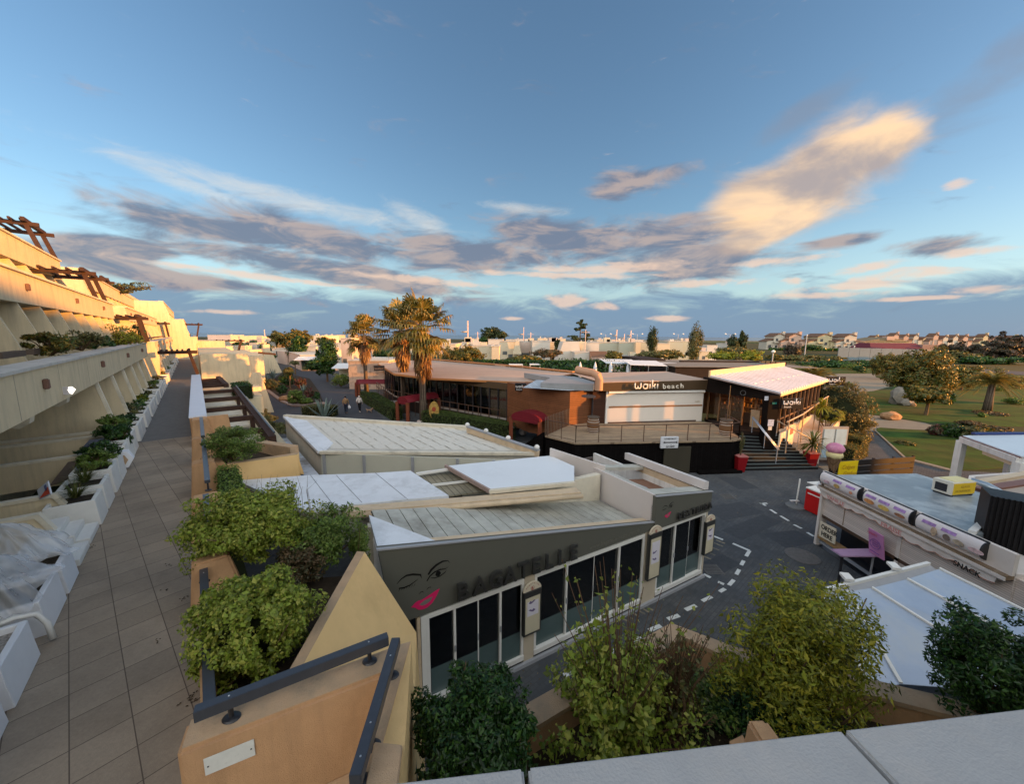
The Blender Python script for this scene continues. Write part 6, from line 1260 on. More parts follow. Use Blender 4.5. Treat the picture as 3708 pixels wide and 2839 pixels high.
# red freezer, pole base
rf_ = thing('red_freezer', 'bright red freezer chest with a white lid at the kiosk corner', 'freezer', (13.4,15.6,0)); fq = [G(a4(150,632),0), G(a4(272,690),0)]; f0_ = Vector(fq[0]); fd_ = (Vector(fq[1])-f0_).normalized(); fb_ = Vector((.95,.3))
MB().prism([tuple(f0_), tuple(f0_+fd_*.68), tuple(f0_+fd_*.68+fb_), tuple(f0_+fb_)], 0.05, 1.05).build('body', mat('freezer red', (.48,.015,.015), .35, .05, 2), rf_, bevel=.02)
MB().prism([tuple(f0_-fd_*.01-fb_*.01), tuple(f0_+fd_*.69-fb_*.01), tuple(f0_+fd_*.68+fb_), tuple(f0_+fb_)], 1.05, 1.10).build('lid', alu, rf_)
MB().prism([tuple(f0_+fd_*.1-fb_*.008), tuple(f0_+fd_*.66-fb_*.008), tuple(f0_+fd_*.66+fb_*.002), tuple(f0_+fd_*.1+fb_*.002)], .84, .89).build('white_stripe', alu, rf_)
wb = thing('awning_leaf', 'pale hinged board over the red freezer at the kiosk end', 'board', (11.8,13.4,1.9)); MB().slab([GF(a4(185,372),2.0), GF(a4(300,365),2.1), GF(a4(325,420),2.2), GF(a4(270,400),2.0)], (0,0,-.03)).build('leaf', alu, wb)
ps = thing('parasol_stand', 'round grey parasol base with a short white pole on the plaza', 'parasol stand', (*G(a4(80,600),0), .012)); x, y = G(a4(80,603),0)
MB().lathe([(.40,0),(.40,.05),(.34,.08),(.06,.10),(.05,.16)], (x,y,.012), 26).build('base', mat('grey concrete base', (.16,.17,.17), .8, .1, 6), ps, smooth='auto'); MB().tube([(x,y,.1),(x+.03,y,1.35)], .03, 10).build('pole', white, ps); MB().box(x-.28,x+.1,y-.05,y+.05,.28,.32).build('clip', white, ps)
# ice cream cone figure
cn = thing('ice_cream_cone', 'giant ice cream cone figure with a pink scoop on a vanilla scoop', 'cone figure', (17.52,19.5,0)); c_ = (17.52,19.5)
MB().lathe([(.05,0),(.12,.3),(.24,.8),(.33,1.16),(.345,1.2),(.3,1.2)], (*c_,.15), 28).build('wafer_cone', mat('wafer brown', (.17,.105,.06), .75, .2, 9, 1, 12, tiles=(.8,.12,.12,(.10,.06,.03),.01,0)), cn, smooth='auto')
def scoop(z, r, h, name, m, s):
    mb = MB(); g = np.random.default_rng(s); n, k = 28, 14; vs = []
    for j in range(k+1):
        a = math.pi*j/k
        for i in range(n): b = 2*math.pi*i/n; rr_ = r*math.sin(a)*(1+.03*math.sin(3*b+s)+.03*math.sin(7*b+a*5)); vs.append((c_[0]+rr_*math.cos(b), c_[1]+rr_*math.sin(b), z-h*math.cos(a)))
    mb.add(vs, [(j*n+i, j*n+(i+1)%n, (j+1)*n+(i+1)%n, (j+1)*n+i) for j in range(k) for i in range(n)]); mb.build(name, m, cn, smooth=True)
scoop(1.44, .38, .27, 'vanilla_scoop', mat('vanilla', (.60,.53,.27), .6, .1, 7, .8, 14), 2); scoop(1.80, .40, .31, 'pink_scoop', mat('strawberry pink', (.52,.20,.32), .6, .12, 6, .8, 14, dirt=(.60,.34,.42), dsc=6), 5)
MB().lathe([(.3,0),(.3,.15)], (*c_,0), 20).build('base', black, cn)
# dark plank fence with yellow sign
fk = thing('plank_fence', 'low dark plank fence behind the kiosk roof', 'fence', (20,19.8,0)); A_, B_ = Vector((17.4,19.4)), Vector((22.9,20.4))
for z in (.12,.46,.80): mb = MB(); mb.beam((*A_,z+.14),(*B_,z+.14),.05,.30); mb.build('plank', mat('black stained plank', (.012,.011,.011), .4, .3, 3, spec=.4), fk)
for k in (0,.25,.5,.75,1): c__ = A_.lerp(B_,k); MB().prism([(c__.x-.05,c__.y+.03),(c__.x+.05,c__.y+.03),(c__.x+.05,c__.y+.12),(c__.x-.05,c__.y+.12)], 0, 1.12).build('post', darkw, fk)
ysn = thing('yellow_sign', 'square yellow board with faded script on the dark plank fence', 'sign', (18,19.4,.2)); d_ = (B_-A_).normalized(); s_ = A_+d_*.38+Vector((0,-.06)); MB().prism([tuple(s_), tuple(s_+d_*1.25), tuple(s_+d_*1.25+Vector((0,.03))), tuple(s_+Vector((0,.03)))], .1, 1.08).build('board', mat('strong yellow', (.72,.52,.01), .5, .04, 3), ysn)
for w, z in (('Crêpes',.66),('Gaufres',.30)): text(w, .34, .004, frame((s_.x+.16+(.1 if z<.5 else 0), s_.y-.006, z), (d_.x,d_.y,0)), 'script_word', mat('brown gold script', (.42,.25,.02), .5), ysn, shear=.35, sx=.85)
# ---------------- polycarbonate canopy in the lower right ----------------
cy = thing('glass_canopy', 'large pale blue translucent canopy with white glazing bars at the lower right', 'canopy', (8.5,6.5,0))
pc_ = mat('translucent canopy sheet', (.37,.44,.55), .2, .10, .7, .0, dirt=(.46,.50,.52), dsc=.8, dth=(.46,.72), spec=.6)
C0, C1_, C2_, C3_ = GF(a4(560,1375),2.42), GF(a4(1410,1172),2.42), GF(DD(2330,1360),2.05), GF(DD(2030,1475),2.0)
mb = MB(); TLs = [GF(a4(560,1385),2.42), GF(a4(785,1352),2.43), GF(a4(1112,1270),2.44), GF(a4(1410,1175),2.45)]
BLs = [GF(DD(1890,1460),2.05), GF(DD(2035,1465),2.05), GF(DD(2190,1400),2.05), GF(DD(2340,1380),2.05)]
TLs = [(6.95,7.20,2.42),(7.82,7.42,2.43),(8.80,7.68,2.44),(9.9,7.95,2.45)]; BLs = [(7.0,4.7,2.05),(7.95,4.75,2.05),(9.35,4.9,2.05),(10.9,5.1,2.05)]
def pxfit():  # glazing bars measured from the photograph
    tops = [a4(560,1385), a4(785,1352), a4(1112,1270), a4(1410,1175)]; bots = [a4(560+160,1662), a4(1275,1662), a4(1830,1662), a4(2230,1580)]
    o = []
    for a, b in zip(tops, bots):
        A1_, B1_ = Vector(GF(a,2.42)), Vector(GF(b,2.2)); o.append((A1_, B1_+(B1_-A1_)*1.7))
    return o
bars = pxfit()
left_extra = (Vector(GF(a4(330,1420),2.42)), Vector(GF(a4(330,1420),2.42))+(bars[0][1]-bars[0][0]))
allb = [left_extra]+bars
for i in range(len(allb)-1):
    a, b, c__, d__ = allb[i][0], allb[i+1][0], allb[i+1][1], allb[i][1]; mb = MB(); mb.slab([tuple(a+Vector((0,0,-.01))),tuple(b+Vector((0,0,-.01))),tuple(c__+Vector((0,0,-.01))),tuple(d__+Vector((0,0,-.01)))], (0,0,-.012)); mb.build('roof_pane', pc_, cy)
    mm = MB(); p_, q_ = a.lerp(d__,.32), b.lerp(c__,.32); mm.beam(tuple(p_-Vector((0,0,.05))), tuple(q_-Vector((0,0,.05))), .06, .05); mm.build('purlin', white, cy)
for a, b in allb: mb = MB(); mb.beam(tuple(a+Vector((0,0,.01))), tuple(b+Vector((0,0,.01))), .055, .035); mb.build('glazing_bar', alu, cy)
mb = MB(); p_, q_ = Vector(GF(a4(480,1345),2.46)), Vector(GF(a4(1310,1130),2.46)); p_ = p_-(q_-p_)*.15; mb.beam(tuple(p_), tuple(q_), .07, .09); mb.build('back_rail', alu, cy)
mb = MB(); mb.slab([tuple(p_), tuple(q_), tuple(q_+Vector((.1,-.2,-.12))), tuple(p_+Vector((.1,-.2,-.12)))], (0,0,-.02)); mb.build('back_gutter', greyp, cy)
for p in (a4(555,1300), a4(990,1195)):
    x, y, z = GF(p, 2.5); ob = thing('flood_lamp', 'white flood lamp on the back rail of the canopy, '+('nearer the yellow green tree' if p == a4(555,1300) else 'nearer the kiosk wall'), 'lamp', (x,y,z)); MB().hexa([(x-.1,y-.06,z+.06),(x+.1,y-.06,z+.04),(x+.1,y+.10,z+.10),(x-.1,y+.10,z+.12)], [(x-.1,y-.06,z+.12),(x+.1,y-.06,z+.10),(x+.1,y+.10,z+.15),(x-.1,y+.10,z+.17)]).build('head', alu, ob); MB().tube([(x,y+.05,z-.1),(x,y+.02,z+.08)], .025, 8).build('arm', alu, ob)
ob = thing('glass_table', 'grey blue glass sheet leaning against the kiosk wall above the canopy', 'glass sheet', (11.2,9.3,1)); MB().slab([(KX+.1,9.55,1.35),(KX-.05,8.75,1.35),(KX-.35,8.7,1.05),(KX-.2,9.5,1.05)], (0,0,.02)).build('sheet', mat('dark glass sheet', (.12,.17,.20), .2, .05, 2), ob)
for x, y in ((7.0,7.3),(9.8,8.0),(9.5,4.4),(7.0,4.2)): MB().box(x-.05,x+.05,y-.05,y+.05,0,2.1 if y<5 else 2.38).build('post', alu, cy)
# ---------------- white frame pergola at the right ----------------
wp = thing('white_pavilion', 'white steel framed pavilion with pale roof at the right edge', 'pavilion', (24,17,0)); 
pp = [Vector(GF(r8(1345,1250),2.6)), Vector(GF(r8(1945,1475),2.6))]
def wpost(p, w_=.16, z=2.6): MB().prism([(p[0]-w_/2,p[1]-w_/2),(p[0]+w_/2,p[1]-w_/2),(p[0]+w_/2,p[1]+w_/2),(p[0]-w_/2,p[1]+w_/2)], 0, z).build('post', white, wp)
f0_ = Vector((22.9,18.4)); f1_ = Vector((21.4,15.1)); bk_ = Vector((4.5,-.5))
wpost(f0_, .28); wpost(f1_, .28); wpost(f0_+bk_, .22); wpost(f1_+bk_, .22); wpost(f0_.lerp(f1_,.0)+bk_*.5, .18)
for a, b in ((f0_,f1_),(f0_,f0_+bk_),(f1_,f1_+bk_)): MB().beam((*a,2.66),(*b,2.66),.24,.26).build('beam', white, wp)
MB().slab([(*f0_,2.82),(*f1_,2.82),(*(f1_+bk_),3.1),(*(f0_+bk_),3.1)], (0,0,.05)).build('roof_sheet', mat('pale blue roof', (.55,.62,.68), .4, .05, 1), wp); MB().beam((*(f0_+Vector((.5,0))),2.98),(*(f0_+bk_),3.16),.2,.1).build('roof_trim', mat('navy trim', (.03,.05,.16), .5), wp); MB().beam((*f0_,2.80),(*f1_,2.80),.10,.05).build('trim', mat('brown trim', (.18,.08,.06), .5), wp)
MB().beam((*f0_.lerp(f1_,.45),2.45),(*f1_,2.45),.16,.16).build('blind_roll', beige, wp)
tr_ = thing('flat_roof_building', 'low roof with beige and brown trim bands behind the kiosk at the right edge', 'building', (19,13,0)); MB().prism([(15.9,12.4),(15.7,11.2),(20,10),(22,14.2),(17.2,13.4)], 0, 2.65).build('walls', kw, tr_); MB().beam((15.7,11.9,2.7),(22,13.6,2.7),.3,.1).build('brown_band', mat('brown trim', (.18,.08,.06)), tr_); MB().beam((15.8,12.3,2.72),(22,14.2,2.72),.25,.12).build('beige_band', beige, tr_); MB().prism([(16.0,12.25),(15.9,11.4),(20,10.2),(21.8,14.0),(17.2,13.2)], 2.65, 2.68).build('roof_top', mat('taupe roof', (.36,.30,.25), .7, .1, 2), tr_)
# red plant pots
def tpot(p, label, z0=0.012): 
    ob = thing('red_planter_pot', label, 'plant pot', (*p, z0), 'tall red square pots at the steps'); x, y = p
    sq = lambda r, z: [(x-r,y-r,z),(x+r,y-r,z),(x+r,y+r,z),(x-r,y+r,z)]
    MB().hexa(sq(.20,z0), sq(.29,z0+.92)).build('pot', mat('pot red', (.22,.008,.012), .4, .05, 3), ob, bevel=.01); MB().hexa(sq(.30,z0+.92), sq(.30,z0+.97)).build('pot_rim', mat('pot rim', (.42,.16,.15), .4, .05, 3), ob); return ob
tpot(G(r7(352,1560),0), 'tall red pot with a thin cypress twig at the left foot of the steps'); tpot(G(r7(1065,1522),0), 'tall red pot with a spiky dracaena at the right foot of the steps')
# glazed info panel and white blocks right of steps
ig = thing('info_showcase', 'upright glazed showcase with pale blue sheets right of the steps', 'showcase', (19.2,21.8,0)); p0_ = Vector(G(r7(1040,1290),.5)); MB().box(19.0,20.6,22.2,22.3,.25,2.35).build('frame', mat('aluminium frame', (.45,.42,.38), .35, .05, 2, metal=.4), ig); MB().box(19.12,19.75,22.18,22.2,.4,2.2).build('sheet', mat('pale blue sheet', (.35,.50,.60), .4, .1, 3), ig); MB().box(19.85,20.5,22.18,22.2,.4,2.2).build('sheet', mat('pale blue sheet', (.35,.50,.60)), ig)
ob = thing('covered_object', 'white sheeted mound beside the steps below the posters', 'covered pile', (17.9,21.9,0)); P, _n = None, None
mb = MB(); mb.lathe([(.75,0),(.72,.35),(.55,.62),(.25,.80),(.02,.84)], (18.1,22.3,0), 22, 1.2, .8); mb.build('cover', mat('dusty white cover', (.58,.50,.44), .8, .08, 2, .4, 10), ob, smooth=True)
MB().prism([(18.3,20.6),(19.9,20.9),(20.8,22.0),(18.5,21.6)], 0, .05).build('pale_slab', paveg, ob)
# white hoarding between hedges
ob = thing('notice_board', 'white notice board between the round hedge and the tall clipped bush', 'notice board', (*G(r7(1400,1200),.3), 0)); x, y = G(r7(1400,1190),.2); MB().box(x-.9,x+.7,y,y+.06,1.1,2.5).build('board', mat('pale board', (.55,.48,.46), .6, .06, 2), ob); MB().box(x-.85,x-.77,y,y+.06,0,1.1).build('leg', greyp, ob); MB().box(x+.57,x+.65,y,y+.06,0,1.1).build('leg', greyp, ob)
# white round pots at the awnings, benches
for p, lb in ((r5(765,1375),'white round pot beneath the tall palm by the first awning'),(r5(505,1310),'white round pot at the end of the left hedge'),(r5(1800,1470),'white round pot inside the second red awning')):
    x, y = G(p,0); ob = thing('round_pot', lb, 'plant pot', (x,y,.01)); MB().lathe([(.18,0),(.30,.12),(.33,.3),(.26,.45),(.22,.45)], (x,y,.012), 18).build('pot', mat('white ceramic', (.55,.50,.48), .4, .04, 3), ob, smooth='auto')
for p, lb in ((r5(440,1130),'pale slab bench near the left hedge'),(r5(1640,1380),'pale slab table behind the front hedge'),(r5(1040,1280),'pale slab near the middle of the shop wing')):
    x, y = G(p,.8); ob = thing('garden_table', lb, 'table', (x,y,0)); MB().box(x-1,x+1,y-.5,y+.5,.75,.82).build('table_top', mat('pale grey slab', (.28,.25,.24), .7, .08, 2), ob); MB().box(x-.1,x+.1,y-.1,y+.1,0,.75).build('leg', greyp, ob)
# ---------------- foliage materials ----------------
lg = leafmat('fresh green leaf', (.19,.25,.028), .4, ((.33,.34,.06), .3)); lm = leafmat('mid green leaf', (.10,.165,.026), .45, ((.18,.24,.05), .3)); ldk = leafmat('dark glossy leaf', (.022,.060,.012), .5, ((.06,.13,.022), .25), .3)
lyel = leafmat('yellow green leaf', (.19,.21,.018), .5, ((.38,.34,.03), .28)); lol = leafmat('olive leaf', (.10,.11,.035), .35, ((.17,.14,.05), .3)); lbr = leafmat('dry brown twig leaf', (.13,.085,.04), .35, ((.07,.07,.03), .4)); lhedge = leafmat('hedge leaf', (.050,.085,.018), .4, ((.09,.12,.025), .3)); lau = leafmat('autumn gold leaf', (.19,.135,.022), .45, ((.075,.095,.02), .45)); lred = leafmat('reddish shrub leaf', (.14,.045,.04), .4, ((.06,.07,.03), .4))
lpine = leafmat('pine needle', (.035,.055,.018), .4, ((.08,.09,.025), .3))
def pb(cpx, rx, ry, z, dz=None):
    """centre and radii of a bush from its photo centre, half sizes (photo px) and centre height"""
    x, y = G(cpx, z); dep = (y*math.cos(TH)+(H-z)*math.sin(TH)); return (x, y, z), (rx*dep/F, rx*dep/F*.85, ry*dep/F)
def lbush(label, cpx, rx, ry, z, n, size, m, seed, cat='shrub', name='shrub', **k):
    c_, r_ = pb(cpx, rx, ry, z); return bush(name, label, cat, c_, r_, n, size, m, seed=seed, **k)
# foreground shrubs below the parapet
lbush('dark glossy rounded bush at the bottom centre just beyond the stone coping', a8(290,440), 235, 200, 3.75, 19000, .050, ldk, 11, k=120, cs=.22, hollow=.5, aspect=.45, zcut=-.2)
lbush('tall yellow green evergreen tree like shrub in front of the pale blue canopy', a8(1395,190), 285, 330, 3.9, 21000, .060, lyel, 12, k=110, cs=.26, hollow=.25, aspect=.34, zcut=-.5, name='evergreen_shrub')
lbush('dark dense bush cut off by the right edge above the coping', a8(2110,210), 215, 220, 4.1, 17000, .052, ldk, 13, k=110, cs=.22, hollow=.5, aspect=.42)
lbush('low dark ground shrub beneath the tall yellow green one', a8(1330,400), 260, 120, 3.2, 9000, .045, ldk, 14, k=80, cs=.3, hollow=.3)
lbush('low dark creeping shrub between the pointed rim and the pale coping', a8(1080,330), 150, 120, 3.2, 3200, .045, lm, 19, k=70, cs=.25, hollow=.3)
# airy light green shrub with long bare stems
def airy(label, cpx, rx, ry, z, n, size, m, seed, stems, hgt):
    c_, r_ = pb(cpx, rx, ry, z); bz = c_[2]-r_[2]; o = thing('airy_shrub', label, 'shrub', (c_[0],c_[1],bz)); g = np.random.default_rng(seed); random.seed(seed); P = []; Nn = []; mb = MB()
    for i in range(70):
        a = g.uniform(0,2*math.pi); e = g.uniform(.15,1.0); tip = np.array([c_[0]+math.cos(a)*r_[0]*e*1.05, c_[1]+math.sin(a)*r_[1]*e, bz+r_[2]*2*(1.02-.55*e**2)*g.uniform(.6,1.05)]); b0 = np.array([c_[0]+g.normal(0,.05),c_[1]+g.normal(0,.05),bz])
        mid = (b0+tip)/2+np.array([math.cos(a)*.12,math.sin(a)*.12,.12]); mb.tube([tuple(b0),tuple(mid),tuple(tip)], [.012,.008,.003], 5, False)
        k = n//70
        for j in range(k):
            u = g.uniform(.25,1.05); p = (1-u)**2*b0+2*u*(1-u)*mid+u*u*tip+g.normal(0,.055,3); P.append(p); Nn.append([math.cos(a)*.5,math.sin(a)*.5,.8])
    for i in range(stems):
        a = g.uniform(0,2*math.pi); e = g.uniform(.1,.9); b0 = (c_[0],c_[1],bz+.1); t1 = (c_[0]+math.cos(a)*r_[0]*e*1.3, c_[1]+math.sin(a)*r_[1]*e*1.2, bz+r_[2]*2+g.uniform(.2,hgt)); mb.tube([b0,tuple((np.array(b0)+np.array(t1))/2+[0,0,.15]),t1], [.008,.006,.003], 4, False)
        for j in range(5): u = g.uniform(.55,1); P.append(np.array(b0)*(1-u)+np.array(t1)*u+g.normal(0,.02,3)+[0,0,.05]); Nn.append([0,0,1])
    leafmesh(np.array(P), np.array(Nn,float), size, 'foliage', m, o, .62, seed=seed, jit=.8); mb.build('stems', mat('reddish stem', (.12,.07,.04), .8, .2, 9), o); return o
airy('loose light green shrub with long bare brown stems in the middle of the bed', a8(800,320), 290, 250, 3.75, 9500, .060, lg, 21, 46, .75)
airy('sparse grassy stemmed shrub leaning right of the light green one', a8(990,330), 130, 150, 3.6, 900, .05, lol, 22, 60, .45)
# walkway planter shrubs
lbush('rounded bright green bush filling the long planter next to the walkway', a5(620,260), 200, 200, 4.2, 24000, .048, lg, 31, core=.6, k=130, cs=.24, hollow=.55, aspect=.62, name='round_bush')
lbush('sprawling leafy green bush overhanging the walkway', a1(700,1230), 215, 120, 4.5, 24000, .050, lg, 32, k=130, cs=.24, hollow=.45, aspect=.6, name='leafy_bush')
lbush('dark fine leaved shrub trailing over the white roof corner', a1(1430,1400), 150, 110, 4.1, 9000, .05, lm, 33, k=80, cs=.25, hollow=.4, name='trailing_shrub')
lbush('hanging shrub tip beside the grey fascia end', a1(1830,1480), 45, 105, 3.9, 2600, .04, lm, 34, k=30, cs=.3, hollow=.3, name='trailing_shrub')
lbush('dry brown twiggy shrub between the two green bushes', a1(1230,1640), 95, 70, 4.0, 3600, .05, lbr, 35, k=50, cs=.3, hollow=.2, name='dry_shrub')
lbush('sparse young shrub with narrow leaves against the white roof', a1(1640,1140), 70, 60, 4.3, 420, .075, lm, 36, k=16, cs=.22, hollow=.3, aspect=.3, name='young_shrub')
lbush('fluffy fine leaved green bush behind the walkway rail', a1(520,440), 98, 68, 4.5, 12000, .045, lm, 37, k=80, cs=.25, hollow=.5, name='fluffy_bush')
# bare upright stems
ob = thing('bare_stems', 'thin upright bare stems rising over the leafy bush against the white roof', 'stems', (*G(a1(1050,1100),4.2),4.0)); mb = MB(); random.seed(9)
for i in range(26): x, y = G(a1(650+random.random()*780,1090+random.random()*40),4.3); mb.tube([(x,y,4.0),(x+random.gauss(0,.04),y+random.gauss(0,.04),4.5+random.random()*.25),(x+random.gauss(0,.09),y+random.gauss(0,.05),4.75+random.random()*.25)], [.006,.004,.002], 4, False)
mb.build('stems', mat('grey stem', (.22,.17,.15), .8, .2, 9), ob)
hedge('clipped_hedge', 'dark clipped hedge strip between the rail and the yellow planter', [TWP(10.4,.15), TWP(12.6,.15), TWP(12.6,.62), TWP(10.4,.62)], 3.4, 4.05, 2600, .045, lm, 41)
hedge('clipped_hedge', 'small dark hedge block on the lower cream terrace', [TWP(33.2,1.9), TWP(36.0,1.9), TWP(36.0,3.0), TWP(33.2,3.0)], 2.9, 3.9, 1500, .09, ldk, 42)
for cpx, rx, ry, z, lb, s in ((r4(870,1160),42,30,1.2,'olive shrub at the foot of the lower terraces, nearer the annex',43),(r4(960,1270),45,28,1.0,'green shrub between the terraces and the annex wall',44)): lbush(lb, cpx, rx, ry, z, 2600, .12, lol, s, k=50)
# grasses in planters
def grass(label, t, w, z, n, L_, m, seed, droop=.7, wid=.010, name='arching_grass'):
    o = thing(name, label, 'plant', TWP(t,w,z)); g = np.random.default_rng(seed); mb = MB(); cx_, cy_ = TWP(t,w)
    for i in range(n):
        a = g.uniform(0,2*math.pi); l = L_*g.uniform(.6,1.1); e = g.uniform(.2,1.0); pts = []
        for j in range(5):
            u = j/4; r_ = l*e*u*(.6+.4*u); pts.append((cx_+math.cos(a)*(.05+r_), cy_+math.sin(a)*(.05+r_), z+l*(u*(1.1-e*.3)-droop*e*u*u)))
        s = (-math.sin(a)*wid, math.cos(a)*wid)
        for j in range(4):
            w0_, w1_ = (1-j/4.2), (1-(j+1)/4.2); p, q = pts[j], pts[j+1]; mb.poly([(p[0]-s[0]*w0_,p[1]-s[1]*w0_,p[2]),(p[0]+s[0]*w0_,p[1]+s[1]*w0_,p[2]),(q[0]+s[0]*w1_,q[1]+s[1]*w1_,q[2]),(q[0]-s[0]*w1_,q[1]-s[1]*w1_,q[2])])
    mb.build('blades', m, o); return o
lgr = leafmat('grass blade', (.075,.10,.022), .3, ((.17,.16,.05), .25))
grass('tuft of arching green grass in the weathered planter nearest the white steps', 12.4, -2.35, 4.0, 150, .55, lgr, 1); grass('larger tuft of arching grass in the second weathered planter', 13.4, -2.35, 4.05, 170, .62, lgr, 2)
grass('thin spiky grass at the bottom left corner', 5.5, -2.35, 4.0, 60, .6, leafmat('grey green blade', (.06,.075,.045), .3), 3, .5); grass('spiky agave on the second terrace coping', 20.9, -3.6, 7.0, 40, .85, ldk, 4, .3, .05, 'agave'); 
def tbush(label, t, w, z, rx, ry, rz, n, size, m, seed, name='shrub', **k): return bush(name, label, 'shrub', TWP(t,w,z), (rx,ry,rz), n, size, m, seed=seed, k=30, **k)
tbush('feathery pale green plant in a white planter', 14.7, -2.35, 4.3, .42,.42,.3, 2200, .06, lm, 51); tbush('dark leafy plant in the planter after the feathery one', 15.75, -2.35, 4.3, .48,.42,.28, 2000, .07, ldk, 52)
tbush('dark creeping shrub spilling over the white planters', 18.2, -2.3, 4.25, .6,.45,.38, 3800, .07, ldk, 53); tbush('second dark creeping shrub against the low wall', 19.3, -2.5, 4.4, .5,.42,.36, 2800, .07, lm, 54)
seeds = [(20.9,.3,lm),(22.0,.4,ldk),(24.0,.5,lol),(25.0,.55,ldk),(26.8,.35,lm),(28.0,.4,lyel),(29.0,.3,ldk),(31.0,.35,lol),(33.9,.4,lau),(36.6,.4,lm),(39.9,.45,lau),(45,.5,lau),(51,.5,lm),(58.5,.6,lol)]
for i, (t, r_, m) in enumerate(seeds): tbush(f'small terrace shrub, {ordw[i]} along the far white planters', t, -2.45, 4.12, r_*.95, r_*.7, r_*.6, 500, .10, m, 60+i, stem=False)
l2 = [(18.8,.55,lau,'golden bushy plant on the second terrace at the left edge'),(23.6,.6,lol,'long low olive shrub on the second terrace coping'),(25.2,.45,ldk,'dark sprawling plant beside the long olive shrub'),(29.0,.4,ldk,'dark low shrub on the terrace under the third pergola'),(33.2,.95,lyel,'sunlit yellow green agave like bush on the second terrace'),(36.5,.5,lau,'small golden plant right of the sunlit bush'),(40.2,.55,lyel,'yellow shrub at the foot of the second terrace pergola')]
for i, (t, r_, m, lb) in enumerate(l2): tbush(lb, t, -3.6, 7.0+r_*.55, r_*1.5, r_*.7, r_*.7, 1500, .10, m, 80+i)
bush('round_shrub', 'dark round clipped shrub at the foot of the second terrace pergola', 'shrub', TWP(42.3,-3.4,7.6), (.6,.6,.75), 1800, .10, ldk, seed=90, k=40)
bush('far_vegetation', 'dark trailing plants along the skyline of the top terrace', 'shrub', TWP(66,-6.8,12.9), (5.5,1,.7), 2600, .22, lol, seed=91, k=40)
# ---------------- palms ----------------
lp_g = leafmat('palm frond green', (.14,.125,.025), .4, ((.27,.19,.045), .4)); lp_d = leafmat('dead palm frond', (.27,.16,.06), .35, ((.15,.07,.03), .4)); ptr = mat('palm trunk', (.13,.10,.075), .95, .3, 5, 1, 18, tiles=(0,.25,.12,(.05,.035,.025),.02,.5))
def fan(mb, g, o, dirv, pet, fr, segs=15, wid=.06, droop=.8):
    """fan frond: petiole then pleated segments with hanging tips"""
    d = np.array(dirv, float); d /= np.linalg.norm(d); up = np.array([0,0,1.]); s = np.cross(d, up); s /= max(np.linalg.norm(s), 1e-3); n_ = np.cross(s, d); hub = o+d*pet
    mb.beam(tuple(o), tuple(hub), .035, .02)
    for i in range(segs):
        a = (i/(segs-1)-.5)*2.6; dd = d*math.cos(a)+s*math.sin(a); l = fr*(1-.25*abs(a)/1.3)*g.uniform(.85,1.1); p1 = hub+dd*l*.5+n_*.04; p2 = p1+dd*l*.32+up*(-.18*droop*l); p3 = p2+dd*l*.06+up*(-.42*droop*l); q = np.cross(dd, n_); w_ = wid
        mb.add([tuple(hub-q*w_*.3), tuple(hub+q*w_*.3), tuple(p1+q*w_), tuple(p1-q*w_), tuple(p2+q*w_*.7), tuple(p2-q*w_*.7), tuple(p3)], [(0,1,2,3),(3,2,4,5),(5,4,6)])
def fanpalm(label, xy, ht, cr, seed, skirt=1.0, lean=0, tr=.24, nf=58):
    o = thing('fan_palm', label, 'palm tree', (*xy, 0), 'tall shaggy fan palms by the shop wing'); g = np.random.default_rng(seed); x, y = xy; top = np.array([x+lean, y, ht])
    mb = MB(); mb.tube([(x,y,0),(x+lean*.3,y,ht*.3),(x+lean*.7,y,ht*.7),(x+lean,y,ht)], [tr*1.35,tr,tr*.95,tr*.85], 14); mb.build('trunk', ptr, o, smooth=True)
    mb = MB()
    for i in range(nf):
        e = g.uniform(-.75,1.4); a = g.uniform(0,2*math.pi); fan(mb, g, top+np.array([0,0,g.uniform(-.5,.3)]), (math.cos(a)*math.cos(e), math.sin(a)*math.cos(e), math.sin(e)), cr*g.uniform(.34,.66), cr*g.uniform(.42,.56), 13, .032*cr, .62)
    mb.build('crown', lp_g, o)
    mb = MB()
    for i in range(int(52*skirt)):
        u = g.uniform(0,1); e = -.95-.45*u+g.normal(0,.08); a = g.uniform(0,2*math.pi); fan(mb, g, top+np.array([0,0,-.35-u*(ht-5.6)]), (math.cos(a)*math.cos(e), math.sin(a)*math.cos(e), math.sin(e)), cr*.16, cr*g.uniform(.28,.40), 9, .05*cr/2, .9)
    mb.build('dead_skirt', lp_d, o); return o
fanpalm('shorter fan palm at the left, separate from the taller pair', (-18.6,47.1), 7.5, 2.9, 1, .8, nf=54)
fanpalm('tall fan palm behind and left of the fullest crown', (-10.7,36.3), 8.1, 3.1, 2, .9, nf=54)
fanpalm('fullest fan palm with the largest crown right in front of the shop wing', (-7.6,31.3), 8.2, 3.2, 3, 1.0, .1, .27, 60)
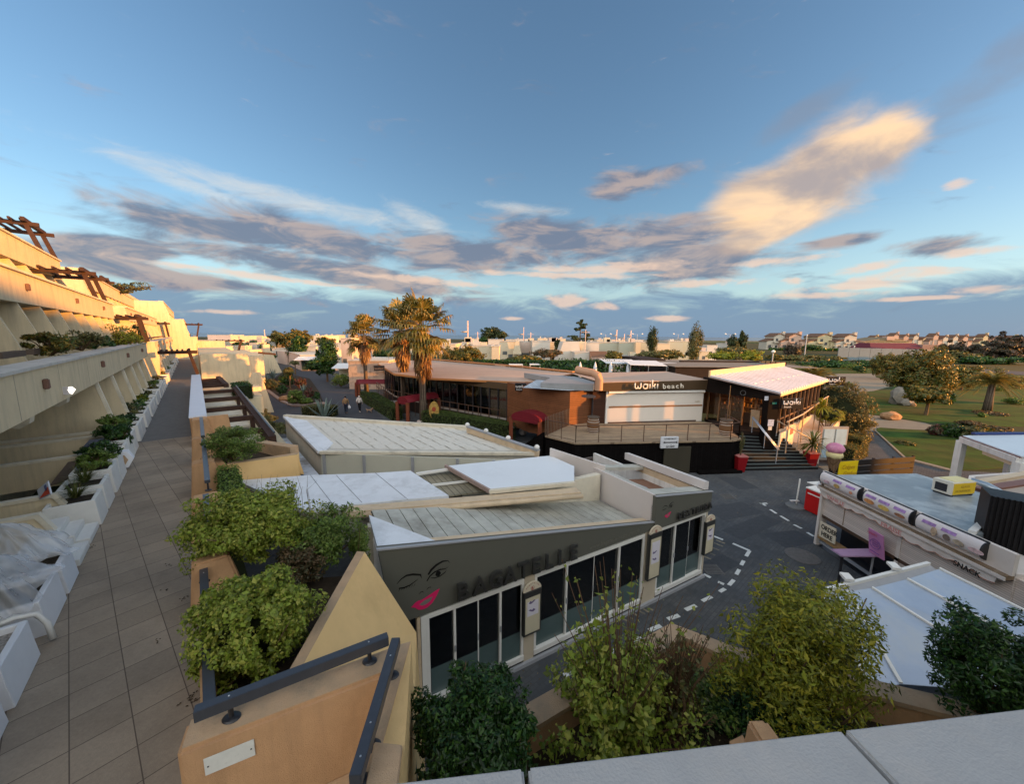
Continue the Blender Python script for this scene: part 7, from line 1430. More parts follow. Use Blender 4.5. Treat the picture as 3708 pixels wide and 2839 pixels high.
def smallpalm(label, xy, ht, cr, seed, m=lp_g, tr=.3, name='park_palm', nf=36):
    o = thing(name, label, 'palm tree', (*xy,0)); g = np.random.default_rng(seed); mb = MB(); mb.tube([(*xy,0),(*xy,ht*.5),(*xy,ht)], [tr*1.3,tr,tr*.8], 12); mb.build('trunk', ptr, o, smooth=True); mb = MB()
    for i in range(nf):
        e = g.uniform(-.3,1.2); a = g.uniform(0,2*math.pi); p0_ = np.array([*xy,ht]); d = np.array([math.cos(a)*math.cos(e),math.sin(a)*math.cos(e),math.sin(e)]); pts = [p0_+d*cr*u+np.array([0,0,-.5*cr*u*u]) for u in np.linspace(0,1,7)]
        for j in range(6):
            s = np.array([-math.sin(a),math.cos(a),0])
            for k in (-1,1):
                for h_ in (0,.33,.66): b0 = pts[j]*(1-h_)+pts[j+1]*h_; mb.poly([tuple(b0-d*.03), tuple(b0+d*.05), tuple(b0+s*k*cr*.24*(1-j/8)+d*.15*cr+np.array([0,0,-.12*cr]))])
    mb.build('crown', m, o); return o
smallpalm('stout palm with a pale trunk on the far lawn at the right', (51.6,39.8), 3.3, 2.3, 5, nf=64); smallpalm('bushy feather palm behind the white lean to roof', (36.5,45), 3.2, 2.6, 6, tr=.35, nf=60)
# dracaena in the right pot, twig in the left pot, yucca tree
def dracaena(label, xy, z0, ht, cr, seed, name='dracaena', m=lgr):
    o = thing(name, label, 'plant', (*xy,z0)); g = np.random.default_rng(seed); MB().tube([(*xy,z0),(xy[0]+.03,xy[1],z0+ht)], .035, 8).build('stem', bark, o); mb = MB()
    for i in range(90):
        a = g.uniform(0,6.283); e = g.uniform(-.7,1.4); d = np.array([math.cos(a)*math.cos(e),math.sin(a)*math.cos(e),math.sin(e)]); p = np.array([xy[0]+.03,xy[1],z0+ht+g.uniform(-.15,.15)]); s = np.array([-math.sin(a),math.cos(a),0])*.022*cr*2; q = p+d*cr*.55; r_ = p+d*cr+np.array([0,0,-.2*cr]); mb.add([tuple(p-s*.4),tuple(p+s*.4),tuple(q+s),tuple(q-s),tuple(r_)], [(0,1,2,3),(3,2,4)])
    mb.build('leaves', m, o); return o
dracaena('spiky dracaena growing in the right red pot', G(r7(1065,1522),0), .97, .55, .95, 3); 
o = thing('cypress_twig', 'thin twisted cypress in the left red pot', 'plant', (*G(r7(352,1560),0), .97)); P_, N_ = clump((*G(r7(352,1560),0), 1.7), (.14,.14,.75), 900, 20, .4, 4, .2); leafmesh(P_, N_, .06, 'foliage', lol, o, .4, seed=4); MB().tube([(*G(r7(352,1560),0),.95),(*G(r7(352,1560),0),2.3)], .03, 6).build('stem', bark, o)
dracaena('sunlit yucca with a thick crown beside the ramp rail', (21.1,25.0), 0, 3.1, .75, 7, 'yucca', lyel)
# hedges and clipped shrubs near the beach restaurant
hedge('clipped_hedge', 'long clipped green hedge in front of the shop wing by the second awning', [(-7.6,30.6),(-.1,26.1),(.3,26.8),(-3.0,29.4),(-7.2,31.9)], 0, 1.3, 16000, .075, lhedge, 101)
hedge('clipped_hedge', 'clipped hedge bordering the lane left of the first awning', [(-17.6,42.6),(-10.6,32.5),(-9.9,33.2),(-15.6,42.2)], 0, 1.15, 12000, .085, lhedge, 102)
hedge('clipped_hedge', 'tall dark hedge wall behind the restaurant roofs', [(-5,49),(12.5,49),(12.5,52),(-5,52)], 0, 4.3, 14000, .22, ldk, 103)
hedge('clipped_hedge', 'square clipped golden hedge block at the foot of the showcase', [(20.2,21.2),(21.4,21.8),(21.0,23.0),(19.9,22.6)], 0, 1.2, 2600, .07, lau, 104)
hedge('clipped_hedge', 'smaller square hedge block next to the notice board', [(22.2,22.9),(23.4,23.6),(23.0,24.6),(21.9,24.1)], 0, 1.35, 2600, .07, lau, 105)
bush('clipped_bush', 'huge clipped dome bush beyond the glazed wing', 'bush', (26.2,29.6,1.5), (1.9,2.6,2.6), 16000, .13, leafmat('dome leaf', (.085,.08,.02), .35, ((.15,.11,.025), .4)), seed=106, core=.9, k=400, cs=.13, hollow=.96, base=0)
bush('clipped_bush', 'rounded yellow clipped bush in front of the huge dome', 'bush', (21.8,25.2,2.5), (.85,.9,.55), 5000, .06, lyel, seed=107, core=.8, k=120, cs=.2, hollow=.9, base=1.2)
# ---------------- lane island planting ----------------
isl = [G(r4(860,840)), G(r4(1040,700)), G(r4(1320,760)), G(r4(1420,900)), G(r4(1460,1010)), G(r4(1150,1040)), G(r4(1040,990))]
struct('island_bed', MB().prism(isl, 0, .06), soil); struct('island_kerb', MB().prism([G(r4(840,860)), G(r4(870,850)), G(r4(1050,985)), G(r4(1150,1030)), G(r4(1470,1005)), G(r4(1480,1020)), G(r4(1300,1045)), G(r4(1140,1045)), G(r4(1030,1000))], 0, .12), mat('pink kerb', (.30,.22,.18), .9, .1, 3))
IB = [(920,810,.9,62,34,lol,'green shrub at the left tip of the lane island'),(1080,770,1.2,52,40,ldk,'dark rounded shrub in the middle of the lane island'),(1230,800,.9,48,30,lred,'reddish shrub on the lane island'),(1180,940,1.2,60,45,lm,'bushy green shrub at the front of the lane island'),(1040,870,.8,34,26,ldk,'small dark shrub beside the front kerb of the island'),(1320,900,.8,38,30,lred,'second reddish shrub at the right tip of the island'),(1390,930,.7,24,22,ldk,'small dark shrub at the right end of the island'),(1110,700,1.4,34,28,lol,'upright olive shrub at the far side of the island'),(1640,770,1.2,68,42,lm,'broad green shrub beside the lane near the left palm'),(1270,985,.4,50,16,lm,'low ground shrub at the island front')]
for i, (x, y, z, rx, ry, m, lb) in enumerate(IB): lbush(lb, r4(x,y), rx/2.0, ry/2.0*1.2, z, 2200, .16, m, 120+i, k=50, hollow=.5)
for i, (x, y, s) in enumerate(((880,800,1.0),(950,760,1.2),(1260,900,.8),(1470,1165,1.3))):
    xy = G(r4(x,y),.1); o = thing('agave', ('blue agave at the left tip of the lane island','taller blue agave behind the island shrubs','small agave among the front island shrubs','large pale agave against the hedge block by the lane')[i], 'agave', (*xy,.05), 'agaves along the lane'); g = np.random.default_rng(i); mb = MB()
    for k in range(18):
        a = g.uniform(0,6.28); e = g.uniform(.5,1.4); d = np.array([math.cos(a)*math.cos(e),math.sin(a)*math.cos(e),math.sin(e)]); p = np.array([*xy,.05]); sd_ = np.array([-math.sin(a),math.cos(a),0])*.09*s; q = p+d*s*.8; mb.add([tuple(p-sd_*.8),tuple(p+sd_*.8),tuple(q+sd_),tuple(q-sd_),tuple(p+d*s*1.7+np.array([0,0,-.1]))], [(0,1,2,3),(3,2,4)])
    mb.build('leaves', leafmat('blue agave leaf', (.16,.22,.19), .2), o)
x, y = G(r4(1410,1150),.0); hedge('clipped_hedge', 'short clipped hedge block behind the large agave at the lane', [(x-1.5,y-.2),(x+1.4,y-.2),(x+1.4,y+1.1),(x-1.5,y+1.1)], 0, 1.0, 2200, .09, lol, 131)
x, y = G(r4(1090,985),.0); o = thing('boulder', 'orange brown boulder on the front kerb of the lane island', 'boulder', (x,y,0)); mb = MB(); mb.lathe([(.5,0),(.62,.25),(.5,.5),(.2,.62)], (x,y,.02), 9, 1.5, .9); mb.build('rock', mat('orange rock', (.33,.19,.10), .9, .3, 3, 1, 8), o)
# ---------------- park ----------------
def ptree(label, bpx, w_px, h_px, m, n, seed, trunk=.35, name='park_tree', size=.28, zr=.5, cat='tree', k=90):
    x, y = G(bpx, 0); dep = y*math.cos(TH)+H*math.sin(TH); w_ = w_px*dep/F; h_ = h_px*dep/F; th_ = h_*trunk; o = thing(name, label, cat, (x,y,0)); r_ = (w_/2,w_/2*.9,(h_-th_)/2*1.05); c_ = (x,y,th_+(h_-th_)/2)
    P, Nn = clump(c_, r_, n, k, .26, seed, .45); leafmesh(P[P[:,2]>.05], Nn[P[:,2]>.05], size, 'crown', m, o, .6, seed=seed)
    mb = MB(); random.seed(seed); tr_ = max(.08, w_*.03); mb.tube([(x,y,0),(x+.05,y,th_),(x,y,c_[2])], [tr_*1.4,tr_,tr_*.6], 8)
    idx = np.random.default_rng(seed).integers(0,len(P),14)
    for i in idx: mb.tube([(x,y,th_*.8+.1),tuple((P[i]+np.array([x,y,c_[2]]))/2),tuple(P[i])], [tr_*.6,tr_*.4,tr_*.15], 5, False)
    mb.build('trunk', bark, o); return o
q8 = r8
ptree('tallest golden leaved tree in the middle of the park lawn', q8(880,850), 195, 185, lau, 14000, 201, .04); ptree('second golden tree left of the tallest one', q8(540,630), 85, 95, lau, 5000, 202, .12); ptree('golden tree right of the tallest one', q8(1340,735), 118, 92, lau, 5000, 203, .12); ptree('low mushroom shaped tree on a thin trunk at the near lawn', q8(985,990), 132, 108, lau, 5500, 204, .42)
ptree('small golden shrub tree touching the mushroom shaped one', q8(1120,690), 50, 32, lol, 1200, 205, .1); ptree('small dark shrub behind the mushroom shaped tree', q8(1210,880), 38, 44, ldk, 1000, 206, .05)
for i, (x, y, w_, h_, m, lb) in enumerate(((1880,880,60,26,lm,'flat green shrub at the right frame edge of the lawn'),(1480,640,34,30,lol,'small olive bush between the golden tree and the stout palm'),(1900,720,70,44,lau,'golden bush at the right frame edge behind the palm'),(1700,600,60,40,lol,'olive bush on the far lawn near the road'),(330,560,40,24,ldk,'dark low bush on the far gravel edge'),(1560,1010,24,16,lm,'small green tuft left of the palm ring'),(250,530,60,22,lm,'long green bed beside the far park path'),(1240,1215,62,50,ldk,'dark mound shrub at the left end of the low park hedge'),(1450,1240,70,50,lol,'long low olive mound in the park hedge'),(1640,1225,70,38,lau,'golden low mound at the right end of the park hedge'),(1070,1195,42,40,lred,'bare reddish brown shrub beside the low park hedge'),(780,1560-270,50,10,lol,'flat dark ground cover patch on the near lawn'),(1430,1090,70,16,lbr,'low brown heather strip behind the park hedge'),(1700,1150,80,16,lbr,'second low brown heather strip at the right'),(210,710,24,20,lm,'small green shrub on the gravel path'),(375,870,18,12,lm,'tiny green shrub at the lawn edge'),(590,610,24,18,lbr,'brown shrub beneath the second golden tree'),(1720,745,26,14,lm,'small round shrub near the stout palm'),(1620,978,100,9,lbr,'ring of dark ground cover round the stout palm'))): ptree(lb, q8(x,y), w_, h_, m, 1600, 220+i, .0, 'park_shrub', .16, cat='shrub', k=50)
def rock(label, px, s, seed, m=None, sq=(1,1,.8)):
    x, y = G(px,0); o = thing('boulder', label, 'boulder', (x,y,0)); g = np.random.default_rng(seed); import bmesh; bm = bmesh.new(); bmesh.ops.create_icosphere(bm, subdivisions=2, radius=s)
    for v in bm.verts: v.co = Vector((v.co.x*sq[0], v.co.y*sq[1], v.co.z*sq[2]))*(1+g.normal(0,.09))
    me = bpy.data.meshes.new('rock'); bm.to_mesh(me); bm.free(); me.materials.append(m or mat('orange rock', (.33,.19,.10))); r_ = bpy.data.objects.new('rock', me); C.objects.link(r_); r_.parent = o; r_.location = (0,0,s*sq[2]*.7)
grk = mat('grey rock', (.20,.18,.15), .95, .25, 2, 1, 6)
rock('brown flat topped boulder beside the gravel path', q8(622,1035), .6, 1, sq=(1.5,1,.8)); rock('tall grey boulder beneath the tallest golden tree', q8(715,880), .95, 2, grk, (1.1,1,1.3)); rock('grey slanting boulder leaning on the tall one', q8(790,895), .6, 3, grk, (1.2,.8,.8)); rock('small orange boulder at the foot of the grey ones', q8(850,900), .35, 4)
for x, y, s, lb in ((3295,1350,1,'x'),):
    pass
# far park fence, hall, dark woods at the right
ob = thing('sports_fence', 'long pale grey screen wall across the far side of the park', 'fence', (118,134,0))
A_, B_ = Vector((115.6,133)), Vector((146,133)); cwall = mat('pale grey screen', (.13,.17,.19), .7, .08, .2)
for i in range(8): a, b = A_.lerp(B_, i/8), A_.lerp(B_, (i+1)/8); MB().prism([tuple(a),tuple(b-Vector((.1,0))),tuple(b+Vector((-.1,.2))),tuple(a+Vector((0,.2)))], 0, 4.45-.06*i).build('panel', cwall, ob)
MB().prism([(146,133),(155,133.5),(155,133.8),(146,133.3)], 0, 3.2).build('low_panel', mat('beige screen', (.34,.28,.22), .7, .1, .3), ob); MB().prism([(154.9,133),(158,137),(157.6,137.4),(154.5,133.4)], 0, 3.8).build('end_wall', cwall, ob)
hall = thing('red_roofed_hall', 'long low hall with a dark red roof behind the grey screen', 'building', (150,150,0)); rdr = mat('dark red roof', (.11,.025,.035), .7, .08, .3)
MB().prism([(158.5,165.5),(189,165.5),(189,176),(158.5,176)], 0, 3.0).build('walls', mat('hall wall', (.35,.33,.28), .8), hall)
mb = MB(); mb.add([(157.5,165,2.9),(181,165,2.9),(181,177,2.9),(157.5,177,2.9),(160,168.5,5.8),(180.6,168.5,5.8),(180.6,174,5.8),(160,174,5.8)], [(0,1,5,4),(1,2,6,5),(2,3,7,6),(3,0,4,7),(4,5,6,7)]); mb.build('roof', rdr, hall)
MB().prism([(181.1,166),(189.5,166),(190,176),(181.1,176)], 2.9, 5.2).build('pale_roof_part', mat('dull brown roof', (.22,.15,.13), .8), hall)
# ---------------- villas ----------------
vw = [mat('villa cream', (.42,.38,.31), .85, .05, .2), mat('villa peach', (.42,.29,.22), .85, .05, .2), mat('villa yellow', (.42,.36,.22), .85, .05, .2)]; tile = mat('terracotta roof', (.15,.085,.055), .85, .15, .5); win = mat('far window', (.05,.055,.06), .3, .1, 1)
def villa(x, y, w_, h_, label, c_=0, flip=1, detail=True):
    o = thing('villa', label, 'villa', (x,y,0), 'stepped villas along the shore'); d = w_*.8; m = vw[c_]
    MB().box(x, x+w_*.55, y, y+d, 0, h_*.82).build('wall', m, o)
    MB().box(x+w_*.55, x+w_, y-d*.1, y+d*.8, 0, h_*.55).build('wall', m, o)
    MB().box(x-w_*.38, x, y+.4, y+d*.9, 0, h_*.52).build('wall', m, o)
    mb = MB(); mb.slab([(x-.4,y-.4,h_*.80),(x+w_*.30,y-.4,h_*.98),(x+w_*.60,y-.4,h_*.86),(x+w_*.60,y-.4,h_*.81),(x+w_*.30,y-.4,h_*.93),(x-.4,y-.4,h_*.76)], (0,d+.8,0)); mb.build('roof', tile, o)
    mb = MB(); mb.slab([(x+.1,y-.01,h_*.77),(x+w_*.30,y-.01,h_*.94),(x+w_*.54,y-.01,h_*.81)], (0,d*.98,0)); mb.build('gable', m, o)
    mb = MB(); mb.add([(x+w_*.5,y-d*.16,h_*.52),(x+w_*1.04,y-d*.16,h_*.5),(x+w_*1.04,y+d*.85,h_*.62),(x+w_*.5,y+d*.85,h_*.70),(x+w_*.5,y-d*.16,h_*.55),(x+w_*1.04,y-d*.16,h_*.53),(x+w_*1.04,y+d*.85,h_*.65),(x+w_*.5,y+d*.85,h_*.73)], [(3,2,1,0),(4,5,6,7),(0,1,5,4),(1,2,6,5),(2,3,7,6),(3,0,4,7)]); mb.build('roof', tile, o)
    mb = MB(); mb.slab([(x-w_*.42,y+.1,h_*.50),(x,y+.1,h_*.66),(x,y+.1,h_*.62),(x-w_*.42,y+.1,h_*.46)], (0,d*.9,0)); mb.build('roof', tile, o)
    MB().box(x+w_*.52, x+w_*.66, y+.5, y+2.2, h_*.5, h_*1.06).build('chimney', m, o)
    if detail:
        for a, b, z0_, z1_ in ((.12,.24,.50,.66),(.32,.44,.30,.46),(.10,.22,.10,.26),(.66,.80,.12,.30),(-.28,-.12,.10,.28)): MB().box(x+w_*a, x+w_*b, y-d*.1-.1 if a > .55 else y-.08, y-d*.1-.02 if a > .55 else y, h_*z0_, h_*z1_).build('window', win, o)
        MB().box(x-w_*.02, x+w_*.25, y-1.4, y, h_*.40, h_*.47).build('balcony', m, o); MB().box(x+w_*.6, x+w_*.95, y-d*.1-1.2, y-d*.1, h_*.24, h_*.30).build('balcony', m, o)
V = [(2800,2862,245,10.6,0,'cream villa at the left end of the shore row'),(2855,2925,242,10.7,1,'peach villa, second of the shore row'),(2958,3040,239,10.5,2,'pale yellow villa in the middle of the shore row'),(3055,3125,236,10.5,0,'cream villa with dark door, fourth of the shore row')]
for x0, x1, y, h_, c_, lb in V: a = YP((x0,1250),y)[0]; b = YP((x1,1250),y)[0]; villa(a, y, b-a, h_+.4, lb, c_)
rr = random.Random(12); k = 0
for x0 in range(3160, 3715, 36):
    y = rr.choice((310,330,350)); a = YP((x0,1250),y)[0]; b = YP((x0+30,1250),y)[0]; villa(a, y, b-a, rr.uniform(10.0,12.8), f'small villa, {ordw[k]} of the far cluster beyond the red roofed hall', rr.choice((0,1,2)), detail=False); k += 1
ob = thing('gabled_house', 'wide low villa with one long gable right of the shore row', 'villa', (300,300,0)); a = YP((3125,1250),300)[0]; b = YP((3290,1250),300)[0]; MB().box(a,b,300,318,0,5.4).build('wall', vw[2], ob); mb = MB(); mb.slab([(a-1,299,5.4),(a+(b-a)*.52,299,8.7),(b+1,299,5.4)], (0,20,0)); mb.build('roof', mat('olive brown roof', (.20,.15,.09), .85), ob); MB().box(a+(b-a)*.45,a+(b-a)*.62,298,302,6.6,9.6).build('dormer', vw[1], ob)
# hedges / woods behind the park
def wood_(label, x0, x1, ybase_px, top_px, m, n, seed, dist, size=1.0, name='woodland'):
    a = YP((x0,1300),dist)[0]; b = YP((x1,1300),dist)[0]; ht = YP(((x0+x1)/2, top_px), dist)[2]; o = thing(name, label, 'trees', ((a+b)/2,dist,0)); g = np.random.default_rng(seed); P, Nn = clump(((a+b)/2,dist,ht*.45), ((b-a)/2,6,ht*.55), n, 130, .12, seed, .2); kp = P[:,2]>0; leafmesh(P[kp], Nn[kp], size, 'foliage', m, o, .7, seed=seed); o['kind'] = 'stuff'; return o
lbw = leafmat('bare winter wood', (.085,.055,.035), .35, ((.045,.045,.025), .5))
wood_('bare brown winter trees massed at the right edge of the park', 3480, 3760, 1330, 1225, lbw, 9000, 301, 150, .9); wood_('reddish bare trees behind the grey screen', 3380, 3520, 1330, 1235, lbw, 4000, 302, 158, .8); wood_('dark green belt below the bare trees', 3420, 3760, 1350, 1290, ldk, 6000, 303, 118, .7)
wood_('dark scrub belt between the park road and the shore villas', 2745, 3160, 1300, 1262, ldk, 7000, 304, 230, 1.4); wood_('low green hedge belt in front of the shore villas', 2730, 3060, 1290, 1285, lol, 5000, 305, 130, .7); wood_('dark shrubs along the far park road', 2830, 3350, 1340, 1305, ldk, 6000, 306, 100, .5); wood_('dark bare trees rising at the far right skyline', 3560, 3760, 1290, 1195, lbw, 6000, 307, 190, 1.1); wood_('green brown tree belt behind the park lawn', 3330, 3560, 1340, 1268, lol, 5000, 308, 125, .7)
# lamp posts
lpn = mat('lamp pole grey', (.40,.42,.42), .5, .05, 1); glb = mat('white lamp globe', (.75,.72,.65), .4, 0, 1)
def lamp(label, bpx, top, two=False, dist=None, r_=.25):
    x, y = G(bpx,0) if dist is None else YP(bpx,dist)[:2]; z = YP(top,y)[2]; o = thing('street_lamp', label, 'street lamp', (x,y,0), 'globe street lamps'); 
    MB().tube([(x,y,0),(x,y,z)], .07 if y<120 else .16, 6).build('pole', lpn, o)
    if two:
        w_ = 4.2; MB().beam((x-w_,y,z),(x+w_,y,z),.15,.15).build('cross_arm', lpn, o)
        for s in (-1,1): MB().lathe([(.05,0),(.8,.4),(.8,.9),(.05,1.3)], (x+s*w_,y,z-.2), 10).build('globe', glb, o, smooth=True)
    else: MB().lathe([(.03,0),(r_,r_*.5),(r_,r_*1.3),(.03,r_*2)], (x,y,z-.1), 12).build('globe', glb, o, smooth=True)
lamp('white globe lamp above the timber roof terrace', None or r7(690,440), r7(687,355), dist=55); lamp('tall grey lamp post in front of the peach villas', r7(1015,400), r7(1028,180)); lamp('lamp post standing before the grey screen at left', r7(1505,415), r7(1512,295)); lamp('lamp post before the middle of the grey screen', r7(1935,390), r7(1942,320))
for i, x in enumerate((680,1000,1415,1940)): lamp(('first','second','third','fourth')[i]+' twin globe lamp on the sea front, counted from the pine', r6(x,340), r6(x,311), True, dist=330)
# ---------------- low rise town ----------------
tw_ = [mat('town white', (.52,.49,.43), .85, .06, .3), mat('town cream', (.54,.47,.34), .85, .06, .3), mat('town pinkish', (.52,.42,.36), .85, .06, .3), mat('town pale green', (.36,.38,.31), .85, .06, .3)]
roofm = mat('town flat roof', (.34,.32,.29), .9, .12, .5); wins = mat('town window', (.10,.11,.11), .3, .2, 1)
bi = 0
def blk(f_, x0, y0, x1, dist, label, m=0, depth=7, zb=0, wins_=(), parapet=True, ztop=None):
    """flat roofed house: front from photo x0..x1 at a given distance, roof line through photo y0"""
    global bi; bi += 1
    a, b = YP(f_(x0,y0),dist), YP(f_(x1,y0),dist); z = a[2] if ztop is None else ztop; o = thing('flat_roofed_house', label, 'house', ((a[0]+b[0])/2,dist,0), 'white flat roofed holiday houses')
    MB().box(a[0], b[0], dist, dist+depth, 0, z-.12).build('wall', tw_[m], o); MB().box(a[0]-.08, b[0]+.08, dist-.08, dist+depth+.08, z-.12, z).build('roof', tw_[0], o); MB().box(a[0]+.25, b[0]-.25, dist+.25, dist+depth-.2, z, z+.01).build('roof_surface', roofm, o)
    if not wins_: gg = random.Random(bi); wins_ = tuple((gg.uniform(.05,.85), gg.uniform(.3,.62), gg.uniform(.5,1.1), gg.uniform(.6,1.0)) for _ in range(3))
    gg = random.Random(bi+99)
    for k_ in range(gg.choice((0,1,2))): cx0 = a[0]+(b[0]-a[0])*gg.uniform(.1,.8); MB().box(cx0, cx0+gg.uniform(.5,1.4), dist+1.5, dist+2.6, z+.011, z+gg.uniform(.4,1.0)).build('chimney', tw_[gg.choice((0,1,2))], o)
    for wx, wz, ww, wh in wins_:
        x = a[0]+(b[0]-a[0])*wx; MB().box(x, x+ww, dist-.03, dist, z*wz, z*wz+wh).build('window', wins, o)
    return o, a[0], b[0], z
def trap(f_, pts, dist, depth, label, m=0):
    q = [YP(f_(*p), dist) for p in pts]; o = thing('battered_house', label, 'house', (q[0][0],dist,0), 'white flat roofed holiday houses'); MB().slab(q, (0,depth,0)).build('wall', tw_[m], o); return o
W1 = ((.3,.45,.8,.9),); W2 = ((.2,.4,.8,1.0),(.65,.45,.9,.8))
blk(r9,-140,186,105,78,'cream house left of the recessed loggia',1,8); trap(r9,[(60,183),(95,183),(130,345),(20,345)],76,1.5,'sunny sloping buttress wall beside the loggia',1)
blk(r9,100,190,265,84,'house with the recessed loggia between two sloping walls',2,8,0,((.1,.35,2.2,1.6),)); blk(r9,262,182,480,78,'wide white house with one small square window',0,9,0,((.55,.45,.7,.8),)); blk(r9,470,195,530,80,'narrow house end next to the tall pine hedge',1,6)
trap(r9,[(640,193),(835,193),(862,440),(560,440)],70,5,'large white battered gable wall in the middle of the town',0); trap(r9,[(832,193),(930,193),(905,320),(858,320)],71,3,'narrow sunlit wall next to the battered gable',1); blk(r9,905,200,1080,73,'white recess block right of the battered gable',0,5,0,((.1,.2,1.6,2.2),))
blk(r9,1075,198,1330,80,'long pale house with two small windows',3,9,0,W2); blk(r9,1325,198,1530,79,'pale green house with a shutter',3,9,0,W1); trap(r9,[(1528,198),(1590,198),(1582,360),(1522,360)],78,3,'bright sunlit corner wall left of the cypress',1); blk(r9,1580,198,1690,81,'grey white wall immediately left of the cypress',3,8)
blk(r9,1795,212,1945,84,'sunlit low house with a porch right of the cypress',1,7,0,((.1,.2,1.2,1.6),)); blk(r9,1930,186,2110,88,'grey green house with a small window below the sea',3,9,0,W1); blk(r9,2100,186,2200,90,'grey house next to the second cypress',3,8)
blk(r9,780,318,960,66,'low white annex in front of the battered gable',0,4); blk(r9,1335,370,1560,62,'low white terrace wall with pale roofs',0,4); blk(r9,980,318,1180,68,'brown tiled low roof house behind the hedge',2,4)
mb_ = thing('tiled_roof', 'small brown tiled roof behind the hedge', 'roof', (0,66,0)); q = [YP(r9(960,318),66), YP(r9(1170,318),66), YP(r9(1190,385),64), YP(r9(985,385),64)]; MB().slab(q, (0,.2,.1)).build('tiles', tile, mb_)
far = [(-60,165,60,'A'),(60,160,150,'B'),(330,150,480,'C'),(470,143,520,'D'),(520,155,670,'E'),(970,165,1060,'F'),(1050,172,1160,'G'),(1160,165,1280,'H'),(1290,175,1420,'I'),(1470,168,1620,'J'),(1700,178,1780,'K'),(1960,172,2050,'L'),(2080,165,2170,'M')]
for i, (x0, y0, x1, _) in enumerate(far): blk(r9, x0, y0, x1, 190+17*(i%3), f'far house on the shore line, {ordw[i]} from the left behind the central town', (1,0,1,2)[i%4], 10)
# left part of the town
L_ = [(98,155,220,210,'sunlit far house at the left end of the shore line',1),(270,163,430,205,'long sunlit far house with a mast',1),(400,200,570,190,'second sunlit slab below the masted one',0),(1190,150,1370,200,'sunlit house right of the umbrella pines',1),(1360,152,1500,220,'pale far house left of the palm crown',0),(1480,145,1620,235,'bluish far house half hidden by the palm',3),(-230,160,80,185,'pinkish shop block beyond the end of the terraces',2),(600,185,720,200,'far roof between the pines',0)]
for x0, y0, x1, d_, lb, m in L_: blk(r10, x0, y0, x1, d_, lb, m, 12, 0, W1)
blk(r10,1680,190,1850,62,'tall pinkish house wall hidden behind the left palm',2,9,0,((.15,.3,.6,1.5),)); blk(r10,1560,270,1700,95,'white house with a dish left of the tall pinkish wall',0,8,0,W1)
blk(r10,290,300,520,120,'low house with pale roof between dark trees at left',0,9); blk(r10,590,355,905,98,'long roofed house with weathered roof panels',0,8); blk(r10,600,300,890,125,'second long weathered roof behind the first',0,8); blk(r10,1140,330,1290,95,'small house with awning left of the dark fir',0,7,0,W1); blk(r10,1420,390,1560,90,'white stepped wall behind the dark fir',0,6)
# corner shop with awning
x0, y0 = G(r10(850,610)); x1, y1 = G(r10(1058,712)); 
o = thing('corner_shop', 'pinkish corner shop with white awning and ring emblem beside the lane', 'shop building', (x1,y1,0)); A_, B_ = Vector((x0,y0)), Vector((x1,y1)); r_ = Vector((7.5,1.2))
MB().prism([tuple(A_),tuple(B_),tuple(B_+r_),tuple(A_+r_)], 0, 3.2).build('wall', tw_[2], o); MB().prism([tuple(A_-Vector((.1,.1))),tuple(B_-Vector((.1,.1))),tuple(B_+r_),tuple(A_+r_)], 3.2, 3.35).build('roof', tw_[0], o)
MB().prism([tuple(B_+Vector((.2,-.06))),tuple(B_+Vector((1.4,.15))),tuple(B_+Vector((1.4,.2))),tuple(B_+Vector((.2,-.01)))], .1, 2.1).build('door', mat('dark green door', (.03,.05,.04), .5), o)
mb = MB(); mb.slab([(B_.x-.3,B_.y-.1,2.9),(B_.x+6.5,B_.y+1.0,2.9),(B_.x+6.3,B_.y-1.0,2.3),(B_.x-.3,B_.y-2.0,2.3)], (0,0,.06)); mb.build('awning', mat('white awning', (.62,.64,.66), .6, .04, 1), o)
blk(r10,930,418,995,50,'small white rooftop box on the corner shop',0,1.0) if False else None
o = thing('lane_wall', 'pinkish garden wall along the lane left of the corner shop', 'wall', (-40,60,0)); p0_, p1_ = G(r10(690,590)), G(r10(830,620)); MB().prism([p0_,p1_,(p1_[0]+.3,p1_[1]+.3),(p0_[0]+.3,p0_[1]+.3)], 0, 3.2).build('wall', tw_[2], o)
o = thing('beach_hut', 'long white hut with blue white awning behind the left palm', 'house', (-22,56,0)); a, b = YP(r10(1640,480),58), YP(r10(1870,480),58); MB().box(a[0],b[0],58,64,0,2.6).build('wall', tw_[3], o); mb = MB(); mb.slab([(a[0]-.2,56,2.5),(b[0],56,2.5),(b[0],58.2,3.1),(a[0]-.2,58.2,3.1)], (0,0,.08)); mb.build('awning', mat('white awning', (.62,.64,.66)), o)
a, b = YP(r10(1800,560),52), YP(r5(440,740),52); o = thing('stucco_house', 'peeling pink stucco house directly behind the left palm trunk', 'house', (a[0],52,0)); MB().box(a[0],b[0],52,60,0,a[2]).build('wall', mat('peeling pink stucco', (.48,.36,.28), .9, .1, 1, .5, 20, dirt=(.25,.20,.17), dsc=1.2, dth=(.5,.65)), o); MB().box(a[0]-.1,b[0]+.1,51.9,60,a[2],a[2]+.15).build('roof', tw_[0], o); MB().box(a[0]+4.5,b[0],51.3,52,a[2]-1.3,a[2]-.2).build('white_fascia', tw_[0], o)
